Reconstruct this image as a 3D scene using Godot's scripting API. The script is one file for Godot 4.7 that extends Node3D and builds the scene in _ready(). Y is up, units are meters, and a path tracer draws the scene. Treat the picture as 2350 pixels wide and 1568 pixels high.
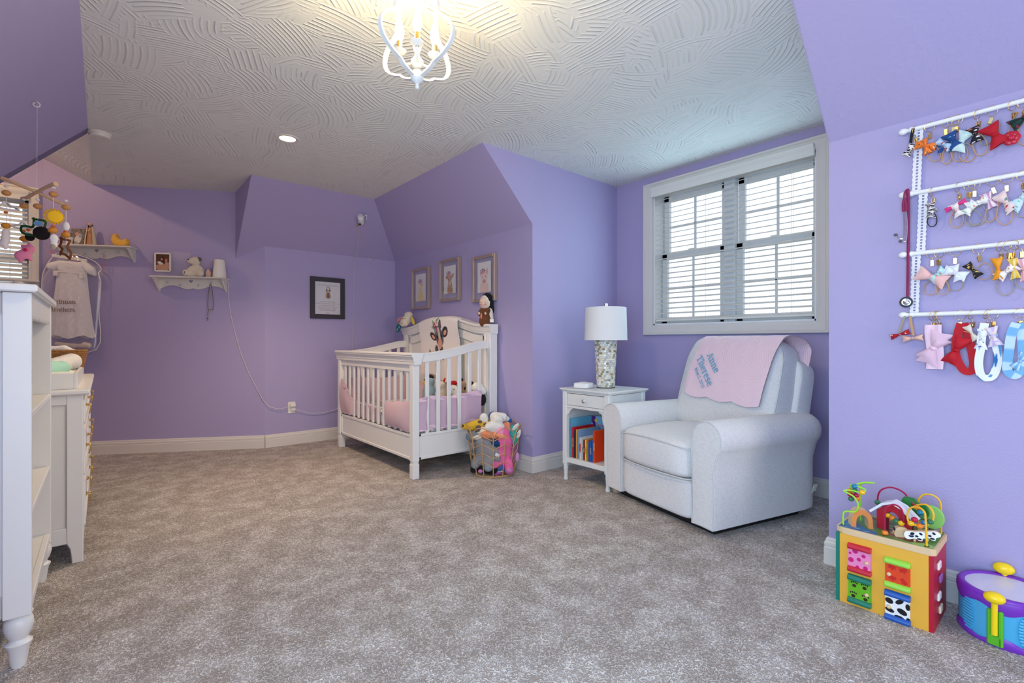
extends Node3D
# A nursery under the roof: purple walls, a crib, a recliner, shelves and toys.

const H := 2.44        # ceiling height
const KNEE := 1.9356   # top of the knee walls
const XA := 2.549      # right knee wall
const XF := 2.067      # fold between right slope and ceiling
const ZB := -5.0715    # far knee wall
const ZF := -4.561     # fold of the far slope
const ZL := -2.7603    # far cheek of the window dormer
const ZR := -0.752     # near cheek of the window dormer
const XD := 3.607      # window wall of the dormer
const XL := -0.072     # fold of the left slope
const XK := -0.554     # left knee wall
const XC := 0.969      # cheek beside the far slope
const ZE := -4.365     # end of the left slope
const ZN := 2.6        # wall behind the camera
const P1 := Vector3(1.1915, 0, -5.0715)   # angled wall, right end
const P0 := Vector3(-0.398, 0, -5.95)     # angled wall, left end

var M := {}
var taken := {}
var rng := RandomNumberGenerator.new()
var stuffed := []


class MB:
	# collects triangles (counter-clockwise seen from outside) and turns them into a mesh with creased normals
	var v := PackedVector3Array()
	var uv := PackedVector2Array()
	var cl := PackedColorArray()
	var T := Transform3D()
	var c := Color(1, 1, 1)
	var use_c := false

	func at(t: Transform3D) -> MB:
		T = t
		return self

	func pos(x: float, y: float, z: float) -> MB:
		T = Transform3D(Basis(), Vector3(x, y, z))
		return self

	func tri(a: Vector3, b: Vector3, d: Vector3, ua := Vector2(), ub := Vector2(), ud := Vector2()) -> void:
		v.push_back(T * a)
		v.push_back(T * b)
		v.push_back(T * d)
		uv.push_back(ua)
		uv.push_back(ub)
		uv.push_back(ud)
		if use_c:
			cl.push_back(c)
			cl.push_back(c)
			cl.push_back(c)

	func quad(a: Vector3, b: Vector3, d: Vector3, e: Vector3) -> void:
		tri(a, b, d, Vector2(0, 1), Vector2(1, 1), Vector2(1, 0))
		tri(a, d, e, Vector2(0, 1), Vector2(1, 0), Vector2(0, 0))

	func poly(p: Array) -> void:
		# a flat convex polygon
		for i in range(1, p.size() - 1):
			tri(p[0], p[i], p[i + 1])

	func prism(p: Array, off: Vector3) -> MB:
		# a flat 3D polygon (convex, counter-clockwise from its front) made thick by off behind it
		var q := []
		for x in p:
			q.append(x + off)
		poly(p)
		var r := q.duplicate()
		r.reverse()
		poly(r)
		for i in p.size():
			var j: int = (i + 1) % p.size()
			quad(p[i], q[i], q[j], p[j])
		return self

	func box(ctr: Vector3, s: Vector3, b := 0.0, rot := Basis()) -> MB:
		var h := s * 0.5
		b = minf(b, minf(h.x, minf(h.y, h.z)) * 0.98)
		var K := {}
		for sx in [-1, 1]:
			for sy in [-1, 1]:
				for sz in [-1, 1]:
					var g := Vector3(sx * (h.x - b), sy * (h.y - b), sz * (h.z - b))
					K[[sx, sy, sz]] = [ctr + rot * (g + Vector3(sx * b, 0, 0)), ctr + rot * (g + Vector3(0, sy * b, 0)), ctr + rot * (g + Vector3(0, 0, sz * b))]
		for a in 3:
			var a1 := (a + 1) % 3
			var a2 := (a + 2) % 3
			for s0 in [-1, 1]:
				var q := []
				for e in [[-1, -1], [1, -1], [1, 1], [-1, 1]]:
					var k := [0, 0, 0]
					k[a] = s0
					k[a1] = e[0]
					k[a2] = e[1]
					q.append(K[k][a])
				if s0 < 0:
					q.reverse()
				quad(q[0], q[1], q[2], q[3])
		if b > 0.0:
			for a in 3:
				var a1 := (a + 1) % 3
				var a2 := (a + 2) % 3
				for s1 in [-1, 1]:
					for s2 in [-1, 1]:
						var k0 := [0, 0, 0]
						var k1 := [0, 0, 0]
						k0[a] = -1
						k1[a] = 1
						k0[a1] = s1
						k1[a1] = s1
						k0[a2] = s2
						k1[a2] = s2
						if s1 * s2 > 0:
							quad(K[k0][a1], K[k1][a1], K[k1][a2], K[k0][a2]) if false else _edge(K[k0][a1], K[k0][a2], K[k1][a2], K[k1][a1], ctr)
						else:
							_edge(K[k0][a1], K[k0][a2], K[k1][a2], K[k1][a1], ctr)
			for k in K:
				var t: Array = K[k]
				if (t[1] - t[0]).cross(t[2] - t[0]).dot(t[0] - ctr) > 0:
					tri(t[0], t[1], t[2])
				else:
					tri(t[0], t[2], t[1])
		return self

	func _edge(a: Vector3, b: Vector3, d: Vector3, e: Vector3, ctr: Vector3) -> void:
		if (b - a).cross(d - a).dot((a + d) * 0.5 - ctr) > 0:
			quad(a, b, d, e)
		else:
			quad(e, d, b, a)

	func bar(a: Vector3, b: Vector3, w: float, h: float, bev := 0.0, up := Vector3.UP) -> MB:
		# a beam from a to b
		var z := (b - a).normalized()
		if absf(z.dot(up)) > 0.99:
			up = Vector3.RIGHT
		var x := up.cross(z).normalized()
		return box((a + b) * 0.5, Vector3(w, h, a.distance_to(b)), bev, Basis(x, z.cross(x), z))

	func grid(f: Callable, nu: int, nv: int, flip := false) -> MB:
		# f(u, v) with u, v in 0..1; outside is where du x dv points
		var rows := []
		for i in nu + 1:
			var r := PackedVector3Array()
			for j in nv + 1:
				r.push_back(f.call(float(i) / nu, float(j) / nv))
			rows.append(r)
		for i in nu:
			for j in nv:
				var a: Vector3 = rows[i][j]
				var b: Vector3 = rows[i + 1][j]
				var d: Vector3 = rows[i + 1][j + 1]
				var e: Vector3 = rows[i][j + 1]
				var u0 := Vector2(float(i) / nu, 1.0 - float(j) / nv)
				var u1 := Vector2(float(i + 1) / nu, 1.0 - float(j) / nv)
				var u2 := Vector2(float(i + 1) / nu, 1.0 - float(j + 1) / nv)
				var u3 := Vector2(float(i) / nu, 1.0 - float(j + 1) / nv)
				if flip:
					if a.distance_squared_to(e) > 1e-14 or true:
						tri(a, d, b, u0, u2, u1)
						tri(a, e, d, u0, u3, u2)
				else:
					tri(a, b, d, u0, u1, u2)
					tri(a, d, e, u0, u2, u3)
		return self

	func sheet(f: Callable, nu: int, nv: int, thick: float) -> MB:
		# a cloth: the grid, its back and its four hems
		var e := 1e-3
		var back := func(u, w):
			var p: Vector3 = f.call(u, w)
			var du: Vector3 = f.call(minf(u + e, 1), w) - f.call(maxf(u - e, 0), w)
			var dv: Vector3 = f.call(u, minf(w + e, 1)) - f.call(u, maxf(w - e, 0))
			var n := du.cross(dv)
			return p - n.normalized() * thick
		grid(f, nu, nv)
		grid(back, nu, nv, true)
		for k in 4:
			var n: int = nu if k < 2 else nv
			for i in n:
				var s := float(i) / n
				var t := float(i + 1) / n
				var w := 0.0 if k % 2 == 0 else 1.0
				var a: Vector3 = f.call(s, w) if k < 2 else f.call(w, s)
				var b: Vector3 = f.call(t, w) if k < 2 else f.call(w, t)
				var d: Vector3 = back.call(t, w) if k < 2 else back.call(w, t)
				var g: Vector3 = back.call(s, w) if k < 2 else back.call(w, s)
				if k == 1 or k == 2:
					quad(a, b, d, g)
				else:
					quad(b, a, g, d)
		return self

	func lathe(p: Array, seg := 24, rx := 1.0, rz := 1.0) -> MB:
		# profile of Vector2(radius, y) from bottom to top, round the y axis
		for i in p.size() - 1:
			for k in seg:
				var t0 := TAU * k / seg
				var t1 := TAU * (k + 1) / seg
				var d0 := Vector3(cos(t0) * rx, 0, -sin(t0) * rz)
				var d1 := Vector3(cos(t1) * rx, 0, -sin(t1) * rz)
				var a: Vector3 = d0 * p[i].x + Vector3(0, p[i].y, 0)
				var b: Vector3 = d1 * p[i].x + Vector3(0, p[i].y, 0)
				var d: Vector3 = d1 * p[i + 1].x + Vector3(0, p[i + 1].y, 0)
				var e: Vector3 = d0 * p[i + 1].x + Vector3(0, p[i + 1].y, 0)
				var ua := Vector2(float(k) / seg, 1.0 - float(i) / (p.size() - 1))
				var ub := Vector2(float(k + 1) / seg, ua.y)
				var ud := Vector2(ub.x, 1.0 - float(i + 1) / (p.size() - 1))
				if p[i].x > 1e-6:
					tri(a, b, d, ua, ub, ud)
				if p[i + 1].x > 1e-6:
					tri(a, d, e, ua, ud, Vector2(ua.x, ud.y))
		return self

	func cyl(r: float, y0: float, y1: float, seg := 20, bev := 0.0) -> MB:
		if bev > 0:
			return lathe([Vector2(0, y0), Vector2(r - bev, y0), Vector2(r, y0 + bev), Vector2(r, y1 - bev), Vector2(r - bev, y1), Vector2(0, y1)], seg)
		return lathe([Vector2(0, y0), Vector2(r, y0), Vector2(r, y1), Vector2(0, y1)], seg)

	func ball(ctr: Vector3, r: Vector3, seg := 16, rot := Basis()) -> MB:
		var keep := T
		T = T * Transform3D(rot * Basis.from_scale(r), ctr)
		var p := []
		var n := maxi(4, seg / 2)
		for i in n + 1:
			var a := PI * i / n - PI / 2
			p.append(Vector2(0.0 if i == 0 or i == n else cos(a), sin(a)))
		lathe(p, seg)
		T = keep
		return self

	func sweep(path: Array, prof: Array, closed := false, up := Vector3.ZERO, caps := true, scales := []) -> MB:
		# a 2D profile (counter-clockwise) carried along a path; with up given the profile keeps its y towards up
		var n := path.size()
		var F := []
		var nrm := Vector3.ZERO
		for i in n:
			var a: Vector3 = path[(i - 1 + n) % n] if closed or i > 0 else path[i]
			var b: Vector3 = path[(i + 1) % n] if closed or i < n - 1 else path[i]
			var t := (b - a).normalized()
			var y := up
			if up == Vector3.ZERO:
				if nrm == Vector3.ZERO:
					nrm = Vector3.UP if absf(t.y) < 0.9 else Vector3.RIGHT
				y = nrm
			y = (y - t * y.dot(t)).normalized()
			nrm = y
			F.append(Basis(y.cross(t), y, t))
		var m := prof.size()
		var R := []
		for i in n:
			var r := []
			var s: float = scales[i] if scales.size() else 1.0
			for q in prof:
				r.append(path[i] + F[i] * Vector3(q.x * s, q.y * s, 0))
			R.append(r)
		for i in (n if closed else n - 1):
			var j := (i + 1) % n
			for k in m:
				var l := (k + 1) % m
				tri(R[i][k], R[i][l], R[j][l], Vector2(float(k) / m, float(i) / n), Vector2(float(k + 1) / m, float(i) / n), Vector2(float(k + 1) / m, float(i + 1) / n))
				tri(R[i][k], R[j][l], R[j][k], Vector2(float(k) / m, float(i) / n), Vector2(float(k + 1) / m, float(i + 1) / n), Vector2(float(k) / m, float(i + 1) / n))
		if caps and not closed:
			var r0: Array = R[0].duplicate()
			r0.reverse()
			_cap(r0, prof, true)
			_cap(R[n - 1], prof, false)
		return self

	func _cap(r: Array, prof: Array, rev: bool) -> void:
		var p2 := PackedVector2Array()
		for q in prof:
			p2.push_back(q)
		if rev:
			p2.reverse()
		var ix := Geometry2D.triangulate_polygon(p2)
		for i in range(0, ix.size(), 3):
			var a: Vector3 = r[ix[i]]
			var b: Vector3 = r[ix[i + 1]]
			var d: Vector3 = r[ix[i + 2]]
			var ar := (p2[ix[i + 1]] - p2[ix[i]]).cross(p2[ix[i + 2]] - p2[ix[i]])
			if (ar > 0) != rev:
				tri(a, b, d)
			else:
				tri(a, d, b)

	func tube(path: Array, r: float, seg := 8, closed := false, scales := []) -> MB:
		var prof := []
		for k in seg:
			prof.append(Vector2(cos(TAU * k / seg), sin(TAU * k / seg)) * r)
		return sweep(path, prof, closed, Vector3.ZERO, true, scales)

	func ribbon(path: Array, w: float, th: float, up: Vector3, closed := false) -> MB:
		# flat band: w across (to the side), th along up
		return sweep(path, [Vector2(-w / 2, -th / 2), Vector2(w / 2, -th / 2), Vector2(w / 2, th / 2), Vector2(-w / 2, th / 2)], closed, up)

	func extrude(p: PackedVector2Array, z0: float, z1: float, bev := 0.0) -> MB:
		# a flat outline in xy made thick from z0 to z1 (front), its front and back edges rounded by bev
		if Geometry2D.is_polygon_clockwise(p):
			p = p.duplicate()
			p.reverse()
		var n := p.size()
		var q := p.duplicate()
		if bev > 0:
			for i in n:
				var a := (p[i] - p[(i - 1 + n) % n]).normalized()
				var b := (p[(i + 1) % n] - p[i]).normalized()
				var m := Vector2(-a.y, a.x) + Vector2(-b.y, b.x)
				q[i] = p[i] + m.normalized() * bev * minf(1.6, 1.0 / maxf(0.3, m.length() * 0.5))
		var ix := Geometry2D.triangulate_polygon(q)
		var lo := Vector2(1e9, 1e9)
		var hi := -lo
		for x in p:
			lo = lo.min(x)
			hi = hi.max(x)
		var sz := hi - lo
		var U := func(x: Vector2) -> Vector2: return Vector2((x.x - lo.x) / sz.x, 1.0 - (x.y - lo.y) / sz.y)
		for i in range(0, ix.size(), 3):
			var a := q[ix[i]]
			var b := q[ix[i + 1]]
			var d := q[ix[i + 2]]
			if (b - a).cross(d - a) < 0:
				var t := b
				b = d
				d = t
			tri(Vector3(a.x, a.y, z1), Vector3(b.x, b.y, z1), Vector3(d.x, d.y, z1), U.call(a), U.call(b), U.call(d))
			tri(Vector3(a.x, a.y, z0), Vector3(d.x, d.y, z0), Vector3(b.x, b.y, z0), U.call(a), U.call(d), U.call(b))
		for i in n:
			var j := (i + 1) % n
			quad(Vector3(p[i].x, p[i].y, z0 + bev), Vector3(p[j].x, p[j].y, z0 + bev), Vector3(p[j].x, p[j].y, z1 - bev), Vector3(p[i].x, p[i].y, z1 - bev))
			if bev > 0:
				quad(Vector3(p[i].x, p[i].y, z1 - bev), Vector3(p[j].x, p[j].y, z1 - bev), Vector3(q[j].x, q[j].y, z1), Vector3(q[i].x, q[i].y, z1))
				quad(Vector3(q[i].x, q[i].y, z0), Vector3(q[j].x, q[j].y, z0), Vector3(p[j].x, p[j].y, z0 + bev), Vector3(p[i].x, p[i].y, z0 + bev))
		return self

	func blob(P: Array, cell: float, k := 0.02) -> MB:
		# smooth union of tapered capsules and ellipsoids [a, b, ra, rb] or [centre, radii]; meshed as surface nets
		var lo := Vector3(1e9, 1e9, 1e9)
		var hi := -lo
		for p in P:
			if p.size() == 2:
				lo = lo.min(p[0] - p[1])
				hi = hi.max(p[0] + p[1])
			else:
				for e in 2:
					var r: float = p[2 + e]
					lo = lo.min(p[e] - Vector3(r, r, r))
					hi = hi.max(p[e] + Vector3(r, r, r))
		lo -= Vector3.ONE * cell * 2.3
		hi += Vector3.ONE * cell * 2.3
		var nx := int(ceil((hi.x - lo.x) / cell)) + 1
		var ny := int(ceil((hi.y - lo.y) / cell)) + 1
		var nz := int(ceil((hi.z - lo.z) / cell)) + 1
		var D := PackedFloat32Array()
		D.resize(nx * ny * nz)
		var i := 0
		for z in nz:
			for y in ny:
				for x in nx:
					var q := lo + Vector3(x, y, z) * cell
					var d := 1e3
					for p in P:
						var e: float
						if p.size() == 2:
							var g: Vector3 = q - p[0]
							var r: Vector3 = p[1]
							var k0 := Vector3(g.x / r.x, g.y / r.y, g.z / r.z).length()
							var k1 := Vector3(g.x / (r.x * r.x), g.y / (r.y * r.y), g.z / (r.z * r.z)).length()
							e = k0 * (k0 - 1.0) / maxf(k1, 1e-6)
						else:
							var ab: Vector3 = p[1] - p[0]
							var t := clampf((q - p[0]).dot(ab) / maxf(ab.length_squared(), 1e-9), 0, 1)
							e = (q - p[0] - ab * t).length() - lerpf(p[2], p[3], t)
						var h := maxf(k - absf(d - e), 0.0) / k
						d = minf(d, e) - h * h * k * 0.25
					D[i] = d
					i += 1
		var V := {}
		var st := [0, 1, nx, nx + 1, nx * ny, nx * ny + 1, nx * ny + nx, nx * ny + nx + 1]
		var off := [Vector3(0, 0, 0), Vector3(1, 0, 0), Vector3(0, 1, 0), Vector3(1, 1, 0), Vector3(0, 0, 1), Vector3(1, 0, 1), Vector3(0, 1, 1), Vector3(1, 1, 1)]
		var ed := [[0, 1], [2, 3], [4, 5], [6, 7], [0, 2], [1, 3], [4, 6], [5, 7], [0, 4], [1, 5], [2, 6], [3, 7]]
		for z in nz - 1:
			for y in ny - 1:
				for x in nx - 1:
					var b := (z * ny + y) * nx + x
					var s := 0
					for m in 8:
						if D[b + st[m]] < 0:
							s += 1
					if s == 0 or s == 8:
						continue
					var sum := Vector3.ZERO
					var n := 0
					for e in ed:
						var d0 := D[b + st[e[0]]]
						var d1 := D[b + st[e[1]]]
						if (d0 < 0) != (d1 < 0):
							sum += off[e[0]].lerp(off[e[1]], d0 / (d0 - d1))
							n += 1
					V[b] = lo + (Vector3(x, y, z) + sum / n) * cell
		for z in range(1, nz - 1):
			for y in range(1, ny - 1):
				for x in range(1, nx - 1):
					var b := (z * ny + y) * nx + x
					var ins := D[b] < 0
					for a in 3:
						var sa: int = [1, nx, nx * ny][a]
						if (D[b + sa] < 0) == ins:
							continue
						var s1: int = [nx, nx * ny, 1][a]
						var s2: int = [nx * ny, 1, nx][a]
						var A: Vector3 = V[b - s1 - s2]
						var B: Vector3 = V[b - s2]
						var C: Vector3 = V[b]
						var E: Vector3 = V[b - s1]
						if ins:
							quad(A, B, C, E)
						else:
							quad(E, C, B, A)
		return self

	func mesh(crease := 40.0) -> ArrayMesh:
		var n := v.size()
		var ids := PackedInt32Array()
		ids.resize(n)
		var key := {}
		var adj := []
		var fn := PackedVector3Array()
		fn.resize(n / 3)
		for f in n / 3:
			fn[f] = (v[f * 3 + 1] - v[f * 3]).cross(v[f * 3 + 2] - v[f * 3])
		for i in n:
			var q := Vector3i((v[i] * 20000.0).round())
			var id: int = key.get(q, -1)
			if id < 0:
				id = adj.size()
				key[q] = id
				adj.append(PackedInt32Array())
			ids[i] = id
			adj[id].push_back(i / 3)
		var cc := cos(deg_to_rad(crease))
		var N := PackedVector3Array()
		N.resize(n)
		var un := PackedVector3Array()
		un.resize(n / 3)
		for f in n / 3:
			un[f] = fn[f].normalized()
		for i in n:
			var f := i / 3
			var s := Vector3.ZERO
			for g in adj[ids[i]]:
				if un[g].dot(un[f]) >= cc:
					s += fn[g]
			N[i] = s.normalized() if s.length_squared() > 1e-30 else Vector3.UP
		# clockwise order, shared corners indexed
		var vi := {}
		var pv := PackedVector3Array()
		var pn := PackedVector3Array()
		var pu := PackedVector2Array()
		var pc := PackedColorArray()
		var ix := PackedInt32Array()
		for f in n / 3:
			if fn[f].length_squared() < 1e-24:
				continue
			for k in [0, 2, 1]:
				var i: int = f * 3 + k
				var kk := [ids[i], Vector3i((N[i] * 500.0).round()), uv[i]]
				if use_c:
					kk.append(cl[i])
				var id: int = vi.get(kk, -1)
				if id < 0:
					id = pv.size()
					vi[kk] = id
					pv.push_back(v[i])
					pn.push_back(N[i])
					pu.push_back(uv[i])
					if use_c:
						pc.push_back(cl[i])
				ix.push_back(id)
		var A := []
		A.resize(Mesh.ARRAY_MAX)
		A[Mesh.ARRAY_VERTEX] = pv
		A[Mesh.ARRAY_NORMAL] = pn
		A[Mesh.ARRAY_TEX_UV] = pu
		if use_c:
			A[Mesh.ARRAY_COLOR] = pc
		A[Mesh.ARRAY_INDEX] = ix
		var m := ArrayMesh.new()
		m.add_surface_from_arrays(Mesh.PRIMITIVE_TRIANGLES, A)
		return m


# ---------- naming, materials, small helpers ----------

func rgb(r: float, g: float, b: float) -> Color:
	return Color(r / 255.0, g / 255.0, b / 255.0)


func mat(key: String, c: Color, rough := 0.5, metal := 0.0) -> StandardMaterial3D:
	if M.has(key):
		return M[key]
	var m := StandardMaterial3D.new()
	m.resource_name = key
	m.albedo_color = c
	m.roughness = rough
	m.metallic = metal
	M[key] = m
	return m


func flat(c: Color, rough := 0.55) -> StandardMaterial3D:
	return mat("paint_%02x%02x%02x_%d" % [c.r8, c.g8, c.b8, int(rough * 100)], c, rough)


func numbered(called: String) -> String:
	var n: int = taken.get(called, 0)
	taken[called] = n + 1
	return called if n == 0 else "%s_%03d" % [called, n]


func thing(called: String, label: String, category: String, at := Vector3.ZERO, turn := 0.0, group := "") -> Node3D:
	var o := Node3D.new()
	o.name = numbered(called)
	add_child(o)
	o.position = at
	o.rotation.y = turn
	o.set_meta("label", label)
	o.set_meta("category", category)
	if group:
		o.set_meta("group", group)
	return o


func part(parent: Node3D, called: String, m: Mesh, material: Material, label := "") -> MeshInstance3D:
	var o := MeshInstance3D.new()
	o.name = called
	o.mesh = m
	o.material_override = material
	parent.add_child(o, true)
	if label:
		o.set_meta("label", label)
	return o


func put(parent: Node3D, called: String, m: Mesh, material: Material, at: Vector3, rot := Basis()) -> MeshInstance3D:
	var o := part(parent, called, m, material)
	o.transform = Transform3D(rot, at)
	return o


func struct(called: String, b: MB, material: Material, parent: Node3D = self, crease := 30.0) -> MeshInstance3D:
	var o := MeshInstance3D.new()
	o.name = called
	o.mesh = b.mesh(crease)
	o.material_override = material
	parent.add_child(o, true)
	if parent == self:
		o.set_meta("kind", "structure")
	return o


func pts(a: Array) -> PackedVector2Array:
	var p := PackedVector2Array()
	for i in range(0, a.size(), 2):
		p.push_back(Vector2(a[i], a[i + 1]))
	return p


func smooth2(p: Array, n := 4, closed := true) -> PackedVector2Array:
	# Catmull-Rom through the points [x, y, x, y ...]
	var q := pts(p)
	var out := PackedVector2Array()
	var m := q.size()
	for i in (m if closed else m - 1):
		var a := q[(i - 1 + m) % m] if closed or i > 0 else q[0]
		var b := q[i]
		var c := q[(i + 1) % m]
		var d := q[(i + 2) % m] if closed or i < m - 2 else q[m - 1]
		for k in n:
			out.push_back(b.cubic_interpolate(c, a, d, float(k) / n))
	if not closed:
		out.push_back(q[m - 1])
	return out


func smooth3(q: Array, n := 6, closed := false) -> Array:
	var out := []
	var m := q.size()
	for i in (m if closed else m - 1):
		var a: Vector3 = q[(i - 1 + m) % m] if closed or i > 0 else q[0]
		var b: Vector3 = q[i]
		var c: Vector3 = q[(i + 1) % m]
		var d: Vector3 = q[(i + 2) % m] if closed or i < m - 2 else q[m - 1]
		for k in n:
			out.append(b.cubic_interpolate(c, a, d, float(k) / n))
	if not closed:
		out.append(q[m - 1])
	return out


func ellipse2(cx: float, cy: float, rx: float, ry: float, n := 20, turn := 0.0) -> PackedVector2Array:
	var p := PackedVector2Array()
	for i in n:
		p.push_back(Vector2(cx, cy) + Vector2(cos(TAU * i / n) * rx, sin(TAU * i / n) * ry).rotated(turn))
	return p


func text(s: String, size: float, depth := 0.0006, font := "Droid Sans", italic := false) -> TextMesh:
	var f := SystemFont.new()
	f.font_names = PackedStringArray([font])
	f.font_italic = italic
	var t := TextMesh.new()
	t.font = f
	t.text = s
	t.font_size = 32
	t.pixel_size = size / 32.0
	t.depth = depth
	t.curve_step = 2.0
	return t


func basis_facing(n: Vector3, up := Vector3.UP) -> Basis:
	# z axis along n
	var z := n.normalized()
	var x := up.cross(z).normalized()
	return Basis(x, z.cross(x), z)


# pictures drawn pixel by pixel: print, pattern and weave
func image(w: int, h: int, c: Color) -> Image:
	var im := Image.create(w, h, false, Image.FORMAT_RGBA8)
	im.fill(c)
	return im


func dot(im: Image, x: float, y: float, rx: float, ry: float, c: Color, turn := 0.0) -> void:
	var r := maxf(rx, ry)
	for j in range(maxi(0, int(y - r)), mini(im.get_height(), int(y + r) + 2)):
		for i in range(maxi(0, int(x - r)), mini(im.get_width(), int(x + r) + 2)):
			var d := Vector2(i + 0.5 - x, j + 0.5 - y).rotated(-turn)
			if d.x * d.x / (rx * rx) + d.y * d.y / (ry * ry) <= 1.0:
				im.set_pixel(i, j, c)


func stroke(im: Image, a: Vector2, b: Vector2, r: float, c: Color) -> void:
	var n := int(a.distance_to(b) / maxf(0.5, r * 0.5)) + 1
	for i in n + 1:
		var p := a.lerp(b, float(i) / n)
		dot(im, p.x, p.y, r, r, c)


func fill_poly(im: Image, p: PackedVector2Array, c: Color) -> void:
	var lo := Vector2(1e9, 1e9)
	var hi := -lo
	for x in p:
		lo = lo.min(x)
		hi = hi.max(x)
	for j in range(maxi(0, int(lo.y)), mini(im.get_height(), int(hi.y) + 1)):
		for i in range(maxi(0, int(lo.x)), mini(im.get_width(), int(hi.x) + 1)):
			if Geometry2D.is_point_in_polygon(Vector2(i + 0.5, j + 0.5), p):
				im.set_pixel(i, j, c)


func tex(im: Image) -> ImageTexture:
	return ImageTexture.create_from_image(im)


func printed(key: String, im: Image, rough := 0.7) -> StandardMaterial3D:
	var m := mat(key, Color.WHITE, rough)
	m.albedo_texture = tex(im)
	return m


func noise_tex(size: int, freq: float, sd: int, ramp: Array = [], normal := false, strength := 4.0, oct := 4) -> NoiseTexture2D:
	var n := FastNoiseLite.new()
	n.noise_type = FastNoiseLite.TYPE_SIMPLEX_SMOOTH
	n.frequency = freq
	n.seed = sd
	n.fractal_octaves = oct
	var t := NoiseTexture2D.new()
	t.width = size
	t.height = size
	t.seamless = true
	t.noise = n
	if ramp.size():
		var g := Gradient.new()
		g.offsets = PackedFloat32Array(ramp[0])
		g.colors = PackedColorArray(ramp[1])
		t.color_ramp = g
	t.as_normal_map = normal
	t.bump_strength = strength
	return t


func _ready() -> void:
	rng.seed = 7
	# camera
	var cam := Camera3D.new()
	cam.name = "camera"
	cam.position = Vector3(0, 1.0214, 0)
	cam.rotation = Vector3(0, -0.7034, 0)
	cam.fov = 70.53
	cam.near = 0.05
	add_child(cam)
	cam.current = true
	# sky: a bright overcast day
	var sky := ProceduralSkyMaterial.new()
	sky.sky_top_color = rgb(214, 226, 240)
	sky.sky_horizon_color = rgb(236, 240, 245)
	sky.ground_bottom_color = rgb(150, 158, 150)
	sky.ground_horizon_color = rgb(205, 212, 210)
	sky.sky_energy_multiplier = 1.3
	sky.ground_energy_multiplier = 1.2
	var env := Environment.new()
	env.background_mode = Environment.BG_SKY
	env.sky = Sky.new()
	env.sky.sky_material = sky
	env.tonemap_mode = Environment.TONE_MAPPER_LINEAR
	env.tonemap_exposure = 1.0
	env.sdfgi_enabled = true
	env.ssao_enabled = true
	env.ssil_enabled = true
	var we := WorldEnvironment.new()
	we.name = "environment"
	we.environment = env
	add_child(we)
	# daylight coming in at the windows: soft panels as large as their glass
	daylight("daylight_dormer", Vector3(XD - 0.05, 1.73, -1.755), Vector3(-1, 0, 0), Vector2(1.15, 1.05), 0.9, rgb(190, 237, 255))
	daylight("daylight_behind", Vector3(1.45, 1.22, ZN - 0.05), Vector3(0, 0, -1), Vector2(1.85, 2.0), 3.6, rgb(255, 244, 240))
	daylight("daylight_left", Vector3(XK + 0.05, 1.08, 0.0), Vector3(1, 0, 0), Vector2(1.7, 1.35), 6.2, rgb(182, 222, 255))
	daylight("daylight_far", Vector3(-0.95, 1.75, -5.9), Vector3(0, 0, 1), Vector2(0.85, 1.1), 0.1, rgb(205, 238, 255))

	materials()
	shell()
	windows()
	baseboards()
	ceiling_lamps()
	build_all()


func daylight(called: String, at: Vector3, towards: Vector3, size: Vector2, energy: float, c: Color) -> void:
	var a := AreaLight3D.new()
	a.name = called
	a.area_size = size
	a.light_energy = energy
	a.light_color = c
	a.light_size = 0.5
	a.shadow_enabled = true
	a.area_range = 12.0
	a.position = at
	a.basis = basis_facing(-towards)
	add_child(a)


func ceiling_relief(sd: int, n_patch: int, size: int) -> ImageTexture:
	# plaster dragged in short fans by a stiff brush, every patch over the last one and in its own direction
	var r := RandomNumberGenerator.new()
	r.seed = sd
	var W := size
	var h := PackedFloat32Array()
	h.resize(W * W)
	for p in n_patch:
		var c := Vector2(r.randf() * W, r.randf() * W)
		var d := Vector2.from_angle(r.randf() * TAU)
		var L := r.randf_range(0.05, 0.085) * W
		var B := r.randf_range(0.035, 0.06) * W
		var gap := r.randf_range(9.0, 13.0)
		var bend := r.randf_range(-0.0035, 0.0035)
		var ph := r.randf() * TAU
		var R := int(maxf(L, B)) + 2
		var n := int(B / gap) + 3
		var amp := PackedFloat32Array()
		var cut := PackedFloat32Array()
		for i in n * 2 + 2:
			amp.push_back(r.randf_range(0.25, 1.0))
			cut.push_back(r.randf_range(0.65, 1.0))
		for y in range(-R, R):
			for x in range(-R, R):
				var u := x * d.x + y * d.y
				var v := y * d.x - x * d.y + bend * u * u
				var e := 1.0 - maxf(absf(u) / L, absf(v) / B)
				if e <= 0.0:
					continue
				var k := v / gap + n
				var i := int(k)
				var f := k - i
				var ridge := maxf(0.0, 1.0 - absf(f - 0.5) * 4.2)
				if absf(u) > L * cut[i]:
					ridge = 0.0
				var m := minf(1.0, e * 5.0)
				var ix := posmod(int(c.y) + y, W) * W + posmod(int(c.x) + x, W)
				h[ix] = lerpf(h[ix], ridge * amp[i], m)
	var im := Image.create(W, W, false, Image.FORMAT_L8)
	for i in W * W:
		im.set_pixel(i % W, i / W, Color(h[i], h[i], h[i]))
	return tex(im)


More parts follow.
